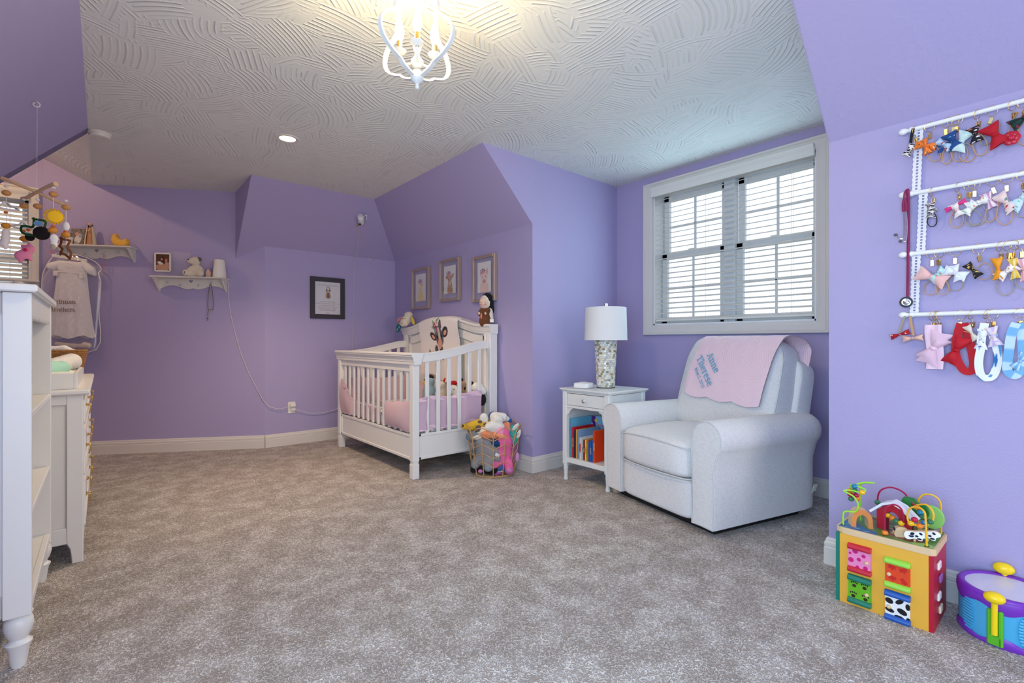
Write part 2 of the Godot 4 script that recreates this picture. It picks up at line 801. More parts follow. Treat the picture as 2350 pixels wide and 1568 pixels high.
func carpet_pile() -> Array:
	# short twisted yarns lying every way, in five tones of beige
	var W := 1024
	var r := RandomNumberGenerator.new()
	r.seed = 61
	var im := image(W, W, rgb(168, 158, 150))
	var hm := image(W, W, Color(0.2, 0.2, 0.2))
	var tones := [rgb(172, 163, 156), rgb(194, 186, 179), rgb(210, 203, 197), rgb(224, 218, 213), rgb(238, 234, 230)]
	for i in 26000:
		var p := Vector2(r.randf() * W, r.randf() * W)
		var a := r.randf() * TAU
		var k := r.randi() % 5
		var c: Color = tones[k]
		var hh := 0.35 + 0.13 * k + r.randf_range(-0.08, 0.08)
		var n := r.randi_range(7, 13)
		var bend := r.randf_range(-0.12, 0.12)
		for s in n:
			a += bend
			p += Vector2(cos(a), sin(a))
			for dx in 3:
				for dy in 3:
					var x := posmod(int(p.x) + dx, W)
					var y := posmod(int(p.y) + dy, W)
					im.set_pixel(x, y, c)
					hm.set_pixel(x, y, Color(hh, hh, hh))
	return [tex(im), tex(hm)]


func materials() -> void:
	var purple := mat("purple_wall_paint", rgb(174, 163, 205), 0.6)
	purple.heightmap_enabled = true
	purple.heightmap_texture = noise_tex(512, 0.06, 3)
	purple.heightmap_scale = 0.06
	purple.uv1_triplanar = true
	purple.uv1_world_triplanar = true
	purple.uv1_scale = Vector3(2.5, 2.5, 2.5)
	var bumpy := mat("purple_textured_paint", rgb(174, 163, 205), 0.6)
	bumpy.heightmap_enabled = true
	bumpy.heightmap_texture = noise_tex(1024, 0.03, 9, [[0.0, 0.55, 0.72, 1.0], [Color(0, 0, 0), Color(0, 0, 0), Color(0.6, 0.6, 0.6), Color(1, 1, 1)]])
	bumpy.heightmap_scale = 0.1
	bumpy.uv1_triplanar = true
	bumpy.uv1_world_triplanar = true
	bumpy.uv1_scale = Vector3(0.9, 0.9, 0.9)
	var plaster := mat("white_plaster", rgb(226, 224, 219), 0.75)
	plaster.heightmap_enabled = true
	plaster.heightmap_texture = ceiling_relief(5, 420, 1024)
	plaster.heightmap_scale = 0.5
	plaster.uv1_triplanar = true
	plaster.uv1_world_triplanar = true
	plaster.uv1_scale = Vector3(0.42, 0.42, 0.42)
	mat("trim_white", rgb(222, 216, 210), 0.4)
	mat("furniture_white", rgb(236, 234, 230), 0.35)
	mat("vinyl_white", rgb(235, 236, 238), 0.35)
	var carpet := mat("beige_carpet", Color.WHITE, 1.0)
	var pile := carpet_pile()
	carpet.albedo_texture = pile[0]
	carpet.heightmap_enabled = true
	carpet.heightmap_texture = pile[1]
	carpet.heightmap_scale = 0.5
	carpet.uv1_triplanar = true
	carpet.uv1_world_triplanar = true
	carpet.uv1_scale = Vector3(1.15, 1.15, 1.15)
	carpet.detail_enabled = true
	carpet.detail_albedo = noise_tex(512, 0.02, 33, [[0.3, 0.7], [rgb(226, 222, 219), rgb(255, 255, 255)]], false, 1.0, 5)
	carpet.detail_blend_mode = BaseMaterial3D.BLEND_MODE_MUL
	carpet.detail_uv_layer = BaseMaterial3D.DETAIL_UV_2
	carpet.uv2_triplanar = true
	carpet.uv2_world_triplanar = true
	carpet.uv2_scale = Vector3(0.55, 0.55, 0.55)
	var glass := mat("window_glass", Color(0.95, 0.98, 1.0, 0.06), 0.02)
	glass.transparency = BaseMaterial3D.TRANSPARENCY_ALPHA
	mat("black_plastic", rgb(22, 20, 22), 0.5)
	mat("brass", rgb(212, 175, 105), 0.28, 1.0)
	mat("gold", rgb(230, 200, 130), 0.22, 1.0)
	mat("chrome", rgb(225, 228, 232), 0.12, 1.0)
	mat("silver", rgb(200, 196, 190), 0.3, 1.0)


func shell() -> void:
	var wall: Material = M.purple_wall_paint
	var h3 := 3.5
	struct("floor", MB.new().box(Vector3(0.7, -0.06, -1.8), Vector3(6.6, 0.12, 9.4)), M.beige_carpet)
	struct("ceiling", MB.new().box(Vector3((XL + 3.8) / 2, H + 0.06, (ZN - 6.1) / 2 + 0.1), Vector3(3.8 - XL, 0.12, ZN + 6.3)), M.white_plaster)
	# right side: knee wall and slope beside the crib, dormer, knee wall and slope near the camera
	struct("wall_right", MB.new().box(Vector3(XA + 0.06, KNEE / 2, (ZB + ZL) / 2 - 0.05), Vector3(0.12, KNEE, ZL - ZB - 0.1)), wall)
	var out := Vector3(0.5044, 0.482, 0).normalized() * 0.1
	struct("wall_right_slope", MB.new().prism([Vector3(XA, KNEE, ZB), Vector3(XA, KNEE, ZL - 0.003), Vector3(XF, H, ZL - 0.003), Vector3(XF, H, ZF)], out), wall)
	struct("wall_right_near", MB.new().box(Vector3(XA + 0.06, KNEE / 2, (ZR + ZN) / 2 + 0.05), Vector3(0.12, KNEE, ZN - ZR - 0.1)), wall)
	struct("wall_right_near_slope", MB.new().prism([Vector3(XA, KNEE, ZR + 0.003), Vector3(XA, KNEE, ZN), Vector3(XF, H, ZN), Vector3(XF, H, ZR + 0.003)], out), M.purple_textured_paint)
	for s in 2:
		var z := ZL if s == 0 else ZR
		var b := MB.new()
		var off := Vector3(0, 0, -0.1 if s == 0 else 0.1)
		var p := [Vector3(XA, 0, z), Vector3(XD, 0, z), Vector3(XD, H, z), Vector3(XF, H, z), Vector3(XA, KNEE, z)]
		if s == 1:
			p.reverse()
		# the corner at the knee is not convex seen from the fold: two pieces
		if s == 0:
			b.prism([p[0], p[1], p[2], Vector3(XA, H, z)], off)
			b.prism([p[4], Vector3(XA, H, z), p[3]], off * 0.025)
		else:
			b.prism([p[3], p[4], Vector3(XA, H, z), p[2]], off)
			b.prism([p[0], p[1], Vector3(XA, H, z)], off * 0.025)
		struct("wall_dormer_far" if s == 0 else "wall_dormer_near", b, wall)
	# window wall of the dormer, opening z -2.375..-1.135, y 1.16..2.29
	var wb := MB.new()
	wb.box(Vector3(XD + 0.08, 0.58, (ZL + ZR) / 2), Vector3(0.16, 1.16, ZR - ZL + 0.2))
	wb.box(Vector3(XD + 0.08, (2.29 + H) / 2 + 0.03, (ZL + ZR) / 2), Vector3(0.16, H - 2.29 + 0.06, ZR - ZL + 0.2))
	wb.box(Vector3(XD + 0.08, 1.725, (ZL - 0.1 - 2.375) / 2), Vector3(0.16, 1.13, -2.375 - ZL + 0.1))
	wb.box(Vector3(XD + 0.08, 1.725, (ZR + 0.1 - 1.135) / 2), Vector3(0.16, 1.13, ZR + 0.1 + 1.135))
	struct("wall_window", wb, wall)
	# far side
	struct("wall_back", MB.new().box(Vector3((P1.x + XA) / 2 + 0.05, KNEE / 2, ZB - 0.06), Vector3(XA - P1.x + 0.1, KNEE, 0.12)), wall)
	var zc := ZB + (XC - P1.x) * 0.5528
	var yc := H - (ZF - zc) / (ZF - ZB) * (H - KNEE)
	struct("wall_back_slope", MB.new().prism([Vector3(XC, yc, zc), Vector3(P1.x, KNEE, ZB), Vector3(XA, KNEE, ZB), Vector3(XF, H, ZF), Vector3(XC, H, ZF)], Vector3(0, 0.5106, -0.5044).normalized() * 0.1), wall)
	struct("wall_back_cheek", MB.new().prism([Vector3(XC - 0.004, H, ZF + 0.004), Vector3(XC - 0.004, H, zc - 0.03), Vector3(XC - 0.004, yc, zc)], Vector3(0.003, 0, 0)), wall)
	var d := (P1 - P0).normalized()
	var n := Vector3(-d.z, 0, d.x)
	struct("wall_angled", MB.new().prism([P0, P1, P1 + Vector3(0, h3, 0), P0 + Vector3(0, h3, 0)], -n * 0.12), wall)
	# left side: knee wall, slope, and the bay beyond its end
	# knee wall with a window opening z -0.9..0.9, y 0.35..1.8 beside the camera
	var lw := MB.new()
	lw.box(Vector3(XK - 0.06, KNEE / 2, (ZE - 0.9) / 2), Vector3(0.12, KNEE, -0.9 - ZE))
	lw.box(Vector3(XK - 0.06, KNEE / 2, (ZN + 0.9) / 2), Vector3(0.12, KNEE, ZN - 0.9))
	lw.box(Vector3(XK - 0.06, 0.175, 0), Vector3(0.12, 0.35, 1.8))
	lw.box(Vector3(XK - 0.06, (1.8 + KNEE) / 2, 0), Vector3(0.12, KNEE - 1.8, 1.8))
	struct("wall_left", lw, wall)
	struct("wall_left_slope", MB.new().prism([Vector3(XK, KNEE, ZN), Vector3(XK, KNEE, ZE + 0.003), Vector3(XL, H, ZE + 0.003), Vector3(XL, H, ZN)], Vector3(-0.5044, 0.482, 0).normalized() * 0.1), wall)
	var eb := MB.new()
	eb.box(Vector3((XK - 1.7) / 2, KNEE / 2, ZE + 0.05), Vector3(XK + 1.7, KNEE, 0.1))
	eb.prism([Vector3(-1.7, h3, ZE), Vector3(XL, h3, ZE), Vector3(XL, H, ZE), Vector3(XK, KNEE, ZE), Vector3(-1.7, KNEE, ZE)], Vector3(0, 0, 0.1))
	struct("wall_bay_near", eb, wall)
	struct("wall_bay_left", MB.new().box(Vector3(-1.65, h3 / 2, -5.2), Vector3(0.1, h3, 1.9)), wall)
	var bw := MB.new()
	# bay window opening x -1.4..-0.49, y 1.2..2.3
	bw.box(Vector3(-1.03, 0.6, -6.02), Vector3(1.3, 1.2, 0.14))
	bw.box(Vector3(-1.03, (2.3 + h3) / 2, -6.02), Vector3(1.3, h3 - 2.3, 0.14))
	bw.box(Vector3(-1.55, 1.75, -6.02), Vector3(0.3, 1.1, 0.14))
	bw.box(Vector3((-0.36 - 0.49) / 2, 1.75, -6.02), Vector3(0.13, 1.1, 0.14))
	struct("wall_bay_window", bw, wall)
	struct("ceiling_bay", MB.new().prism([Vector3(XL, H, ZE), Vector3(XL, H, -6.15), Vector3(-1.7, H + 1.628 * 0.62, -6.15), Vector3(-1.7, H + 1.628 * 0.62, ZE)], Vector3(0.5, 0.8, 0).normalized() * 0.1), M.white_plaster)
	# wall behind the camera with a wide window
	var nb := MB.new()
	nb.box(Vector3(0.9, 0.11, ZN + 0.08), Vector3(3.6, 0.22, 0.16))
	nb.box(Vector3(0.9, 2.42, ZN + 0.08), Vector3(3.6, 0.3, 0.16))
	nb.box(Vector3(-0.2, 1.25, ZN + 0.08), Vector3(1.4, 2.1, 0.16))
	nb.box(Vector3(2.55, 1.25, ZN + 0.08), Vector3(0.3, 2.1, 0.16))
	struct("wall_near", nb, wall)


func casing(b: MB, axis_x: Vector3, o: Vector3, n: Vector3, w: float, h: float, cw: float) -> void:
	# moulded frame round an opening w x h with its lower left corner at o
	var up := Vector3.UP
	var prof := [[0.0, 0.010], [0.008, 0.016], [0.2, 0.018], [0.3, 0.024], [0.72, 0.028], [0.8, 0.036], [0.97, 0.036], [1.0, 0.030]]
	var corners := [Vector2(0, 0), Vector2(w, 0), Vector2(w, h), Vector2(0, h)]
	for i in 4:
		var a: Vector2 = corners[i]
		var e: Vector2 = corners[(i + 1) % 4]
		var sa := Vector2(-1 if a.x == 0 else 1, -1 if a.y == 0 else 1)
		var se := Vector2(-1 if e.x == 0 else 1, -1 if e.y == 0 else 1)
		var pa := []
		var pe := []
		pa.append(_on(o, axis_x, up, n, a, 0.0))
		pe.append(_on(o, axis_x, up, n, e, 0.0))
		for q in prof:
			pa.append(_on(o, axis_x, up, n, a + sa * cw * q[0], q[1]))
			pe.append(_on(o, axis_x, up, n, e + se * cw * q[0], q[1]))
		pa.append(_on(o, axis_x, up, n, a + sa * cw, 0.0))
		pe.append(_on(o, axis_x, up, n, e + se * cw, 0.0))
		for k in pa.size() - 1:
			b.quad(pa[k], pa[k + 1], pe[k + 1], pe[k])


func _on(o: Vector3, ax: Vector3, up: Vector3, n: Vector3, p: Vector2, d: float) -> Vector3:
	return o + ax * p.x + up * p.y + n * d


func sash(parent: Node3D, o: Vector3, ax: Vector3, n: Vector3, w: float, h: float, rows: int, frame: Material) -> void:
	# one sash: a frame of four rails, a crossing grille and the panes behind it
	var up := Vector3.UP
	var t := 0.05
	var b := MB.new()
	var rot := Basis(ax, up, n)
	b.box(o + ax * w / 2 + up * t / 2, Vector3(w, t, 0.035), 0.004, rot)
	b.box(o + ax * w / 2 + up * (h - t / 2), Vector3(w, t, 0.035), 0.004, rot)
	b.box(o + ax * t / 2 + up * h / 2, Vector3(t, h, 0.035), 0.004, rot)
	b.box(o + ax * (w - t / 2) + up * h / 2, Vector3(t, h, 0.035), 0.004, rot)
	var s := part(parent, "sash", b.mesh(), frame)
	var g := MB.new()
	g.box(o + ax * w / 2 + up * h / 2, Vector3(0.018, h - t * 2, 0.012), 0.002, rot)
	for r in range(1, rows):
		g.box(o + ax * w / 2 + up * (t + (h - 2 * t) * r / rows), Vector3(w - t * 2, 0.018, 0.012), 0.002, rot)
	part(s, "grille", g.mesh(), frame)
	for c in 2:
		for r in rows:
			var pw := (w - 2 * t) / 2
			var ph := (h - 2 * t) / rows
			part(s, "pane", MB.new().box(o + ax * (t + pw * (c + 0.5)) + up * (t + ph * (r + 0.5)) - n * 0.01, Vector3(pw, ph, 0.004), 0.0, rot).mesh(), M.window_glass)


func windows() -> void:
	# window of the right dormer: two double-hung units side by side
	var w := Node3D.new()
	w.name = "window_1"
	w.set_meta("kind", "structure")
	add_child(w)
	var n := Vector3(-1, 0, 0)
	var ax := Vector3(0, 0, 1)
	var o := Vector3(XD, 1.16, -2.375)
	var b := MB.new()
	casing(b, ax, o, n, 1.24, 1.13, 0.083)
	part(w, "window_casing", b.mesh(30), M.trim_white)
	var j := MB.new()
	var rot := Basis(ax, Vector3.UP, n)
	j.box(o + ax * 0.62 + Vector3(0.08, 0.006, 0), Vector3(1.24, 0.012, 0.16), 0, rot)
	j.box(o + ax * 0.62 + Vector3(0.08, 1.124, 0), Vector3(1.24, 0.012, 0.16), 0, rot)
	j.box(o + ax * 0.006 + Vector3(0.08, 0.565, 0), Vector3(0.012, 1.13, 0.16), 0, rot)
	j.box(o + ax * 1.234 + Vector3(0.08, 0.565, 0), Vector3(0.012, 1.13, 0.16), 0, rot)
	part(w, "window_jamb", j.mesh(), M.vinyl_white)
	part(w, "mullion", MB.new().box(Vector3(XD + 0.105, 1.725, -1.755), Vector3(0.07, 1.11, 0.085), 0.006).mesh(), M.vinyl_white)
	for u in 2:
		var z0 := -2.36 if u == 0 else -1.715
		sash(w, Vector3(XD + 0.125, 1.175, z0), ax, n, 0.565, 0.60, 2, M.vinyl_white)
		sash(w, Vector3(XD + 0.155, 1.735, z0), ax, n, 0.565, 0.545, 2, M.vinyl_white)
		part(w, "sash_lock", MB.new().box(Vector3(XD + 0.105, 1.785, z0 + 0.28), Vector3(0.025, 0.014, 0.06), 0.004).mesh(), M.vinyl_white)
	blind("white faux wood blind pulled down over the dormer window", Vector3(XD + 0.035, 0, -1.755), 1.21, 1.19, 2.26, 25, PI / 2, 0.30)
	# bay window at the far left, behind the mobile
	var v := Node3D.new()
	v.name = "window_2"
	v.set_meta("kind", "structure")
	add_child(v)
	var b2 := MB.new()
	casing(b2, Vector3.RIGHT, Vector3(-1.4, 1.2, -5.95), Vector3(0, 0, 1), 0.91, 1.1, 0.068)
	part(v, "window_casing", b2.mesh(30), M.trim_white)
	part(v, "window_sill", MB.new().box(Vector3(-0.945, 1.545, -5.9), Vector3(1.06, 0.022, 0.09), 0.006).mesh(), M.trim_white)
	sash(v, Vector3(-1.4, 1.2, -6.06), Vector3.RIGHT, Vector3(0, 0, 1), 0.91, 0.56, 1, M.vinyl_white)
	sash(v, Vector3(-1.4, 1.74, -6.085), Vector3.RIGHT, Vector3(0, 0, 1), 0.91, 0.56, 1, M.vinyl_white)
	blind("white slatted blind in the bay window behind the hanging mobile", Vector3(-0.945, 0, -5.985), 0.89, 1.22, 2.26, 26, PI, 0.62)
	# window in the left knee wall beside the camera
	var y := Node3D.new()
	y.name = "window_4"
	y.set_meta("kind", "structure")
	add_child(y)
	for u in 2:
		sash(y, Vector3(XK - 0.06, 0.35, 0.9 - 0.9 * u), Vector3(0, 0, -1), Vector3(1, 0, 0), 0.9, 1.45, 2, M.vinyl_white)
	var b4 := MB.new()
	casing(b4, Vector3(0, 0, -1), Vector3(XK, 0.35, 0.9), Vector3(1, 0, 0), 1.8, 1.45, 0.07)
	part(y, "window_casing", b4.mesh(30), M.trim_white)
	# window behind the camera
	var k := Node3D.new()
	k.name = "window_3"
	k.set_meta("kind", "structure")
	add_child(k)
	for u in 2:
		sash(k, Vector3(2.4 - 0.95 * u, 0.22, ZN + 0.06), Vector3(-1, 0, 0), Vector3(0, 0, -1), 0.95, 2.05, 3, M.vinyl_white)
	var b3 := MB.new()
	casing(b3, Vector3(-1, 0, 0), Vector3(2.4, 0.22, ZN), Vector3(0, 0, -1), 1.9, 2.05, 0.08)
	part(k, "window_casing", b3.mesh(30), M.trim_white)


func blind(label: String, at: Vector3, width: float, y0: float, y1: float, n: int, turn: float, tilt: float) -> void:
	# a slatted blind: valance, slats, bottom rail and ladder cords; local x along the window, z into the room
	var t := thing("window_blind", label, "blind", at, turn + PI)
	var slat := MB.new()
	var prof := []
	for i in 7:
		var a := -1.0 + i / 3.0
		prof.append(Vector2(a * 0.0235, 0.003 * (1 - a * a)))
	for i in 7:
		var a := 1.0 - i / 3.0
		prof.append(Vector2(a * 0.0235, 0.003 * (1 - a * a) - 0.0026))
	prof.reverse()
	slat.sweep([Vector3(-width / 2, 0, 0), Vector3(width / 2, 0, 0)], prof, false, Vector3.UP)
	var sm := slat.mesh(30)
	var wood: Material = mat("blind_white", rgb(232, 230, 222), 0.45)
	for i in n:
		put(t, "slat", sm, wood, Vector3(0, y0 + 0.03 + (y1 - y0 - 0.06) * i / (n - 1.0), 0), Basis(Vector3.RIGHT, tilt))
	part(t, "bottom_rail", MB.new().box(Vector3(0, y0 + 0.01, 0), Vector3(width, 0.018, 0.05), 0.004).mesh(), wood)
	part(t, "head_rail", MB.new().box(Vector3(0, y1 + 0.025, 0), Vector3(width, 0.045, 0.05), 0.003).mesh(), wood)
	var va := [Vector2(0.050, -0.035), Vector2(0.078, -0.035), Vector2(0.078, 0.0), Vector2(0.081, 0.012), Vector2(0.090, 0.028), Vector2(0.092, 0.04), Vector2(0.088, 0.044), Vector2(0.050, 0.044)]
	part(t, "valance", MB.new().sweep([Vector3(-width / 2 - 0.012, y1 + 0.022, 0), Vector3(width / 2 + 0.012, y1 + 0.022, 0)], va.map(func(q): return Vector2(-q.x, q.y)) if false else _flipx(va), false, Vector3.UP).mesh(25), wood)
	var cords := MB.new()
	for x in [-0.38, -0.13, 0.13, 0.38]:
		for s in [-0.022, 0.022]:
			cords.tube([Vector3(x * width, y0 + 0.01, s), Vector3(x * width, y1, s)], 0.0011, 5)
	part(t, "ladder_cords", cords.mesh(), wood)


func _flipx(p: Array) -> Array:
	var q := []
	for a in p:
		q.append(Vector2(-a.x, a.y))
	q.reverse()
	return q


func baseboards() -> void:
	var prof := [Vector2(0, 0), Vector2(0.016, 0), Vector2(0.016, 0.078), Vector2(0.0135, 0.081), Vector2(0.0135, 0.084), Vector2(0.015, 0.087), Vector2(0.0145, 0.100), Vector2(0.0105, 0.106), Vector2(0.0105, 0.109), Vector2(0.009, 0.117), Vector2(0.006, 0.122), Vector2(0, 0.122)]
	var runs := {
		"baseboard_angled": [P0, P1], "baseboard_back": [P1, Vector3(XA, 0, ZB)], "baseboard_right": [Vector3(XA, 0, ZB), Vector3(XA, 0, ZL), Vector3(XD, 0, ZL)],
		"baseboard_window": [Vector3(XD, 0, ZL), Vector3(XD, 0, ZR)], "baseboard_right_near": [Vector3(XD, 0, ZR), Vector3(XA, 0, ZR), Vector3(XA, 0, ZN)],
		"baseboard_bay": [Vector3(-1.6, 0, -5.95), P0],
	}
	for k in runs:
		var r: Array = runs[k]
		var b := MB.new()
		var rows := []
		for i in r.size():
			var m := Vector3.ZERO
			var n1 := Vector3.ZERO
			var n2 := Vector3.ZERO
			if i > 0:
				var d: Vector3 = (r[i] - r[i - 1]).normalized()
				n1 = Vector3(-d.z, 0, d.x)
			if i < r.size() - 1:
				var d: Vector3 = (r[i + 1] - r[i]).normalized()
				n2 = Vector3(-d.z, 0, d.x)
			m = n1 + n2 if i == 0 or i == r.size() - 1 else (n1 + n2) / (1.0 + n1.dot(n2))
			var row := []
			for q in prof:
				row.append(r[i] + m * q.x + Vector3(0, q.y, 0))
			rows.append(row)
		for i in rows.size() - 1:
			for m in prof.size() - 1:
				b.quad(rows[i][m], rows[i + 1][m], rows[i + 1][m + 1], rows[i][m + 1])
		for m in range(1, prof.size() - 1):
			b.tri(rows[0][0], rows[0][m], rows[0][m + 1])
			var l: Array = rows[rows.size() - 1]
			b.tri(l[0], l[m + 1], l[m])
		struct(k, b, M.trim_white, self, 20.0)


func ceiling_lamps() -> void:
	# recessed downlight
	var t := thing("recessed_light", "lit round recessed downlight with white trim in the ceiling", "light", Vector3(0.987, H, -3.588))
	part(t, "trim_ring", MB.new().lathe([Vector2(0.052, -0.002), Vector2(0.058, -0.006), Vector2(0.074, -0.005), Vector2(0.078, 0.0)], 40).mesh(), M.trim_white)
	var glow := mat("warm_lens_glow", rgb(255, 240, 214), 0.5)
	glow.emission_enabled = true
	glow.emission = rgb(255, 226, 178)
	glow.emission_energy_multiplier = 6.0
	part(t, "lens", MB.new().lathe([Vector2(0, -0.0035), Vector2(0.03, -0.003), Vector2(0.053, -0.001)], 32).mesh(), glow)
	var sp := SpotLight3D.new()
	sp.name = "downlight"
	sp.position = Vector3(0, -0.012, 0)
	sp.rotation_degrees.x = -90
	sp.spot_angle = 62.0
	sp.spot_angle_attenuation = 0.6
	sp.light_energy = 2.9
	sp.light_color = rgb(255, 222, 183)
	sp.light_size = 0.05
	sp.spot_range = 12.0
	sp.shadow_enabled = true
	t.add_child(sp)
	# downlight on the sloping ceiling of the bay, out of sight beside the left slope
	var u := thing("bay_light", "warm round lamp on the sloping ceiling of the bay", "light", Vector3(-0.92, H + 0.848 * 0.62 - 0.01, -5.1))
	part(u, "lens", MB.new().lathe([Vector2(0, -0.03), Vector2(0.05, -0.025), Vector2(0.08, 0.0), Vector2(0, 0.005)], 24).mesh(), glow)
	lamp(u, Vector3(0, -0.05, 0), 0.48, rgb(255, 216, 163), 0.03)
	# smoke detector
	var s := thing("smoke_detector", "round white smoke detector on the ceiling near the left slope", "detector", Vector3(-0.012, H, -4.325))
	part(s, "base", MB.new().lathe([Vector2(0.0, -0.012), Vector2(0.062, -0.012), Vector2(0.066, -0.008), Vector2(0.066, 0.0)], 36).mesh(), M.trim_white)
	part(s, "cover", MB.new().lathe([Vector2(0, -0.036), Vector2(0.05, -0.036), Vector2(0.058, -0.031), Vector2(0.06, -0.012)], 36).mesh(), M.trim_white)


func lamp(parent: Node3D, at: Vector3, energy: float, c: Color, size: float) -> void:
	var l := OmniLight3D.new()
	l.name = "glow"
	l.position = at
	l.light_energy = energy
	l.light_color = c
	l.light_size = size
	l.omni_range = 14.0
	l.omni_attenuation = 2.0
	l.shadow_enabled = true
	parent.add_child(l, true)


func build_all() -> void:
	furniture_cloth()
	chandelier()
	crib()
	recliner()
	end_table()
	dresser()
	bookshelf()
	far_wall_things()
	mobile()
	crib_bedding()
	picture_frames()
	bow_rails()
	toy_basket()
	crib_toys()
	bead_maze_cube()
	toy_drum()
	books()


func furniture_cloth() -> void:
	var cloth := mat("light_grey_upholstery", Color.WHITE, 0.95)
	var im := image(256, 256, rgb(228, 226, 225))
	var r := RandomNumberGenerator.new()
	r.seed = 4
	for i in 5200:
		var g := r.randf_range(-26, 16)
		var x := r.randf() * 256
		var y := r.randf() * 256
		stroke(im, Vector2(x, y), Vector2(x + r.randf_range(-6, 6), y + r.randf_range(-1, 1)), 0.6, rgb(228 + g, 226 + g, 225 + g))
	cloth.albedo_texture = tex(im)
	cloth.uv1_triplanar = true
	cloth.uv1_scale = Vector3(3.2, 3.2, 3.2)
	cloth.heightmap_enabled = true
	cloth.heightmap_texture = noise_tex(256, 0.2, 41)
	cloth.heightmap_scale = 0.05
	mat("piping_grey", rgb(212, 210, 209), 0.95)
	var pink := mat("pink_cotton", rgb(243, 208, 219), 0.95)
	pink.rim_enabled = true
	pink.rim = 0.2
	for k in [["plush_white", rgb(238, 234, 226)], ["plush_cream", rgb(233, 221, 200)], ["plush_grey", rgb(150, 150, 152)], ["plush_pink", rgb(244, 110, 170)], ["plush_brown", rgb(112, 68, 40)], ["plush_tan", rgb(186, 160, 132)], ["plush_yellow", rgb(230, 182, 50)], ["plush_black", rgb(24, 22, 24)], ["plush_blue", rgb(38, 96, 176)], ["plush_teal", rgb(52, 178, 170)], ["plush_orange", rgb(240, 148, 108)], ["plush_red", rgb(196, 34, 44)], ["plush_sky", rgb(150, 182, 200)]]:
		var m := mat(k[0], k[1], 1.0)
		m.heightmap_enabled = true
		m.heightmap_texture = M.fur if M.has("fur") else noise_tex(256, 0.09, 51, [], false, 1.0, 3)
		M.fur = m.heightmap_texture
		m.heightmap_scale = 0.6
		m.uv1_triplanar = true
		m.uv1_scale = Vector3(6, 6, 6)
		m.rim_enabled = true
		m.rim = 0.15


func chandelier() -> void:
	# lantern of bent white straps round four candle lights
	var t := thing("lantern_chandelier", "white open-frame lantern chandelier with four lit candle bulbs", "chandelier", Vector3(0.87, 0, -1.557), 0.276)
	var white: Material = mat("distressed_white_metal", rgb(232, 228, 220), 0.45)
	part(t, "canopy", MB.new().lathe([Vector2(0, 2.405), Vector2(0.05, 2.408), Vector2(0.066, 2.42), Vector2(0.068, 2.44)], 32).mesh(), white)
	part(t, "stem", MB.new().lathe([Vector2(0.008, 2.03), Vector2(0.008, 2.36), Vector2(0.016, 2.365), Vector2(0.016, 2.38), Vector2(0.009, 2.386), Vector2(0.009, 2.41)], 14).mesh(), white)
	var prof := [[0.015, 1.978], [0.04, 1.985], [0.066, 1.996], [0.083, 2.010], [0.087, 2.011], [0.125, 2.026], [0.155, 2.048], [0.170, 2.075], [0.168, 2.105], [0.150, 2.136], [0.125, 2.154], [0.106, 2.172], [0.099, 2.205], [0.097, 2.26], [0.088, 2.31], [0.05, 2.345], [0.014, 2.35]]
	for k in 4:
		var a := TAU * k / 4.0
		var path := []
		for q in smooth2(_flat(prof), 3, false):
			path.append(Vector3(cos(a) * q.x, q.y, sin(a) * q.x))
		var side := Vector3(-sin(a), 0, cos(a))
		part(t, "cage_strap", MB.new().sweep(path, [Vector2(-0.0035, -0.008), Vector2(0.0035, -0.008), Vector2(0.0035, 0.008), Vector2(-0.0035, 0.008)], false, side).mesh(30), white)
	part(t, "finial", MB.new().lathe([Vector2(0, 1.934), Vector2(0.006, 1.936), Vector2(0.008, 1.944), Vector2(0.006, 1.952), Vector2(0.007, 1.955), Vector2(0.018, 1.962), Vector2(0.0235, 1.972), Vector2(0.022, 1.982), Vector2(0.018, 1.988), Vector2(0.0195, 1.994), Vector2(0.013, 2.003), Vector2(0, 2.006)], 20).mesh(), white)
	part(t, "hub", MB.new().lathe([Vector2(0, 2.010), Vector2(0.012, 2.013), Vector2(0.021, 2.025), Vector2(0.022, 2.04), Vector2(0.012, 2.05), Vector2(0, 2.052)], 20).mesh(), white)
	var bulb := mat("bulb_glow", rgb(255, 246, 225), 0.3)
	bulb.emission_enabled = true
	bulb.emission = rgb(255, 240, 200)
	bulb.emission_energy_multiplier = 6.0
	for k in 4:
		var a := TAU * (k + 0.5) / 4.0
		var d := Vector3(cos(a), 0, sin(a))
		part(t, "arm", MB.new().tube(smooth3([d * 0.012 + Vector3(0, 2.028, 0), d * 0.04 + Vector3(0, 2.022, 0), d * 0.058 + Vector3(0, 2.032, 0), d * 0.062 + Vector3(0, 2.056, 0)], 5), 0.0042, 8).mesh(), white)
		var o := d * 0.062
		part(t, "drip_cup", MB.new().at(Transform3D(Basis(), o)).lathe([Vector2(0.006, 2.054), Vector2(0.018, 2.060), Vector2(0.0245, 2.068), Vector2(0.023, 2.069), Vector2(0.008, 2.063)], 18).mesh(), white)
		part(t, "candle_sleeve", MB.new().at(Transform3D(Basis(), o)).cyl(0.0085, 2.062, 2.102, 14).mesh(), M.brass)
		part(t, "bulb", MB.new().at(Transform3D(Basis(), o)).lathe([Vector2(0.006, 2.100), Vector2(0.012, 2.112), Vector2(0.0165, 2.13), Vector2(0.015, 2.15), Vector2(0.009, 2.17), Vector2(0.003, 2.184), Vector2(0, 2.188)], 16).mesh(), bulb)
		lamp(t, o + Vector3(0, 2.14, 0), 0.155, rgb(255, 231, 168), 0.03)


func _flat(a: Array) -> Array:
	var o := []
	for q in a:
		o.append(q[0])
		o.append(q[1])
	return o


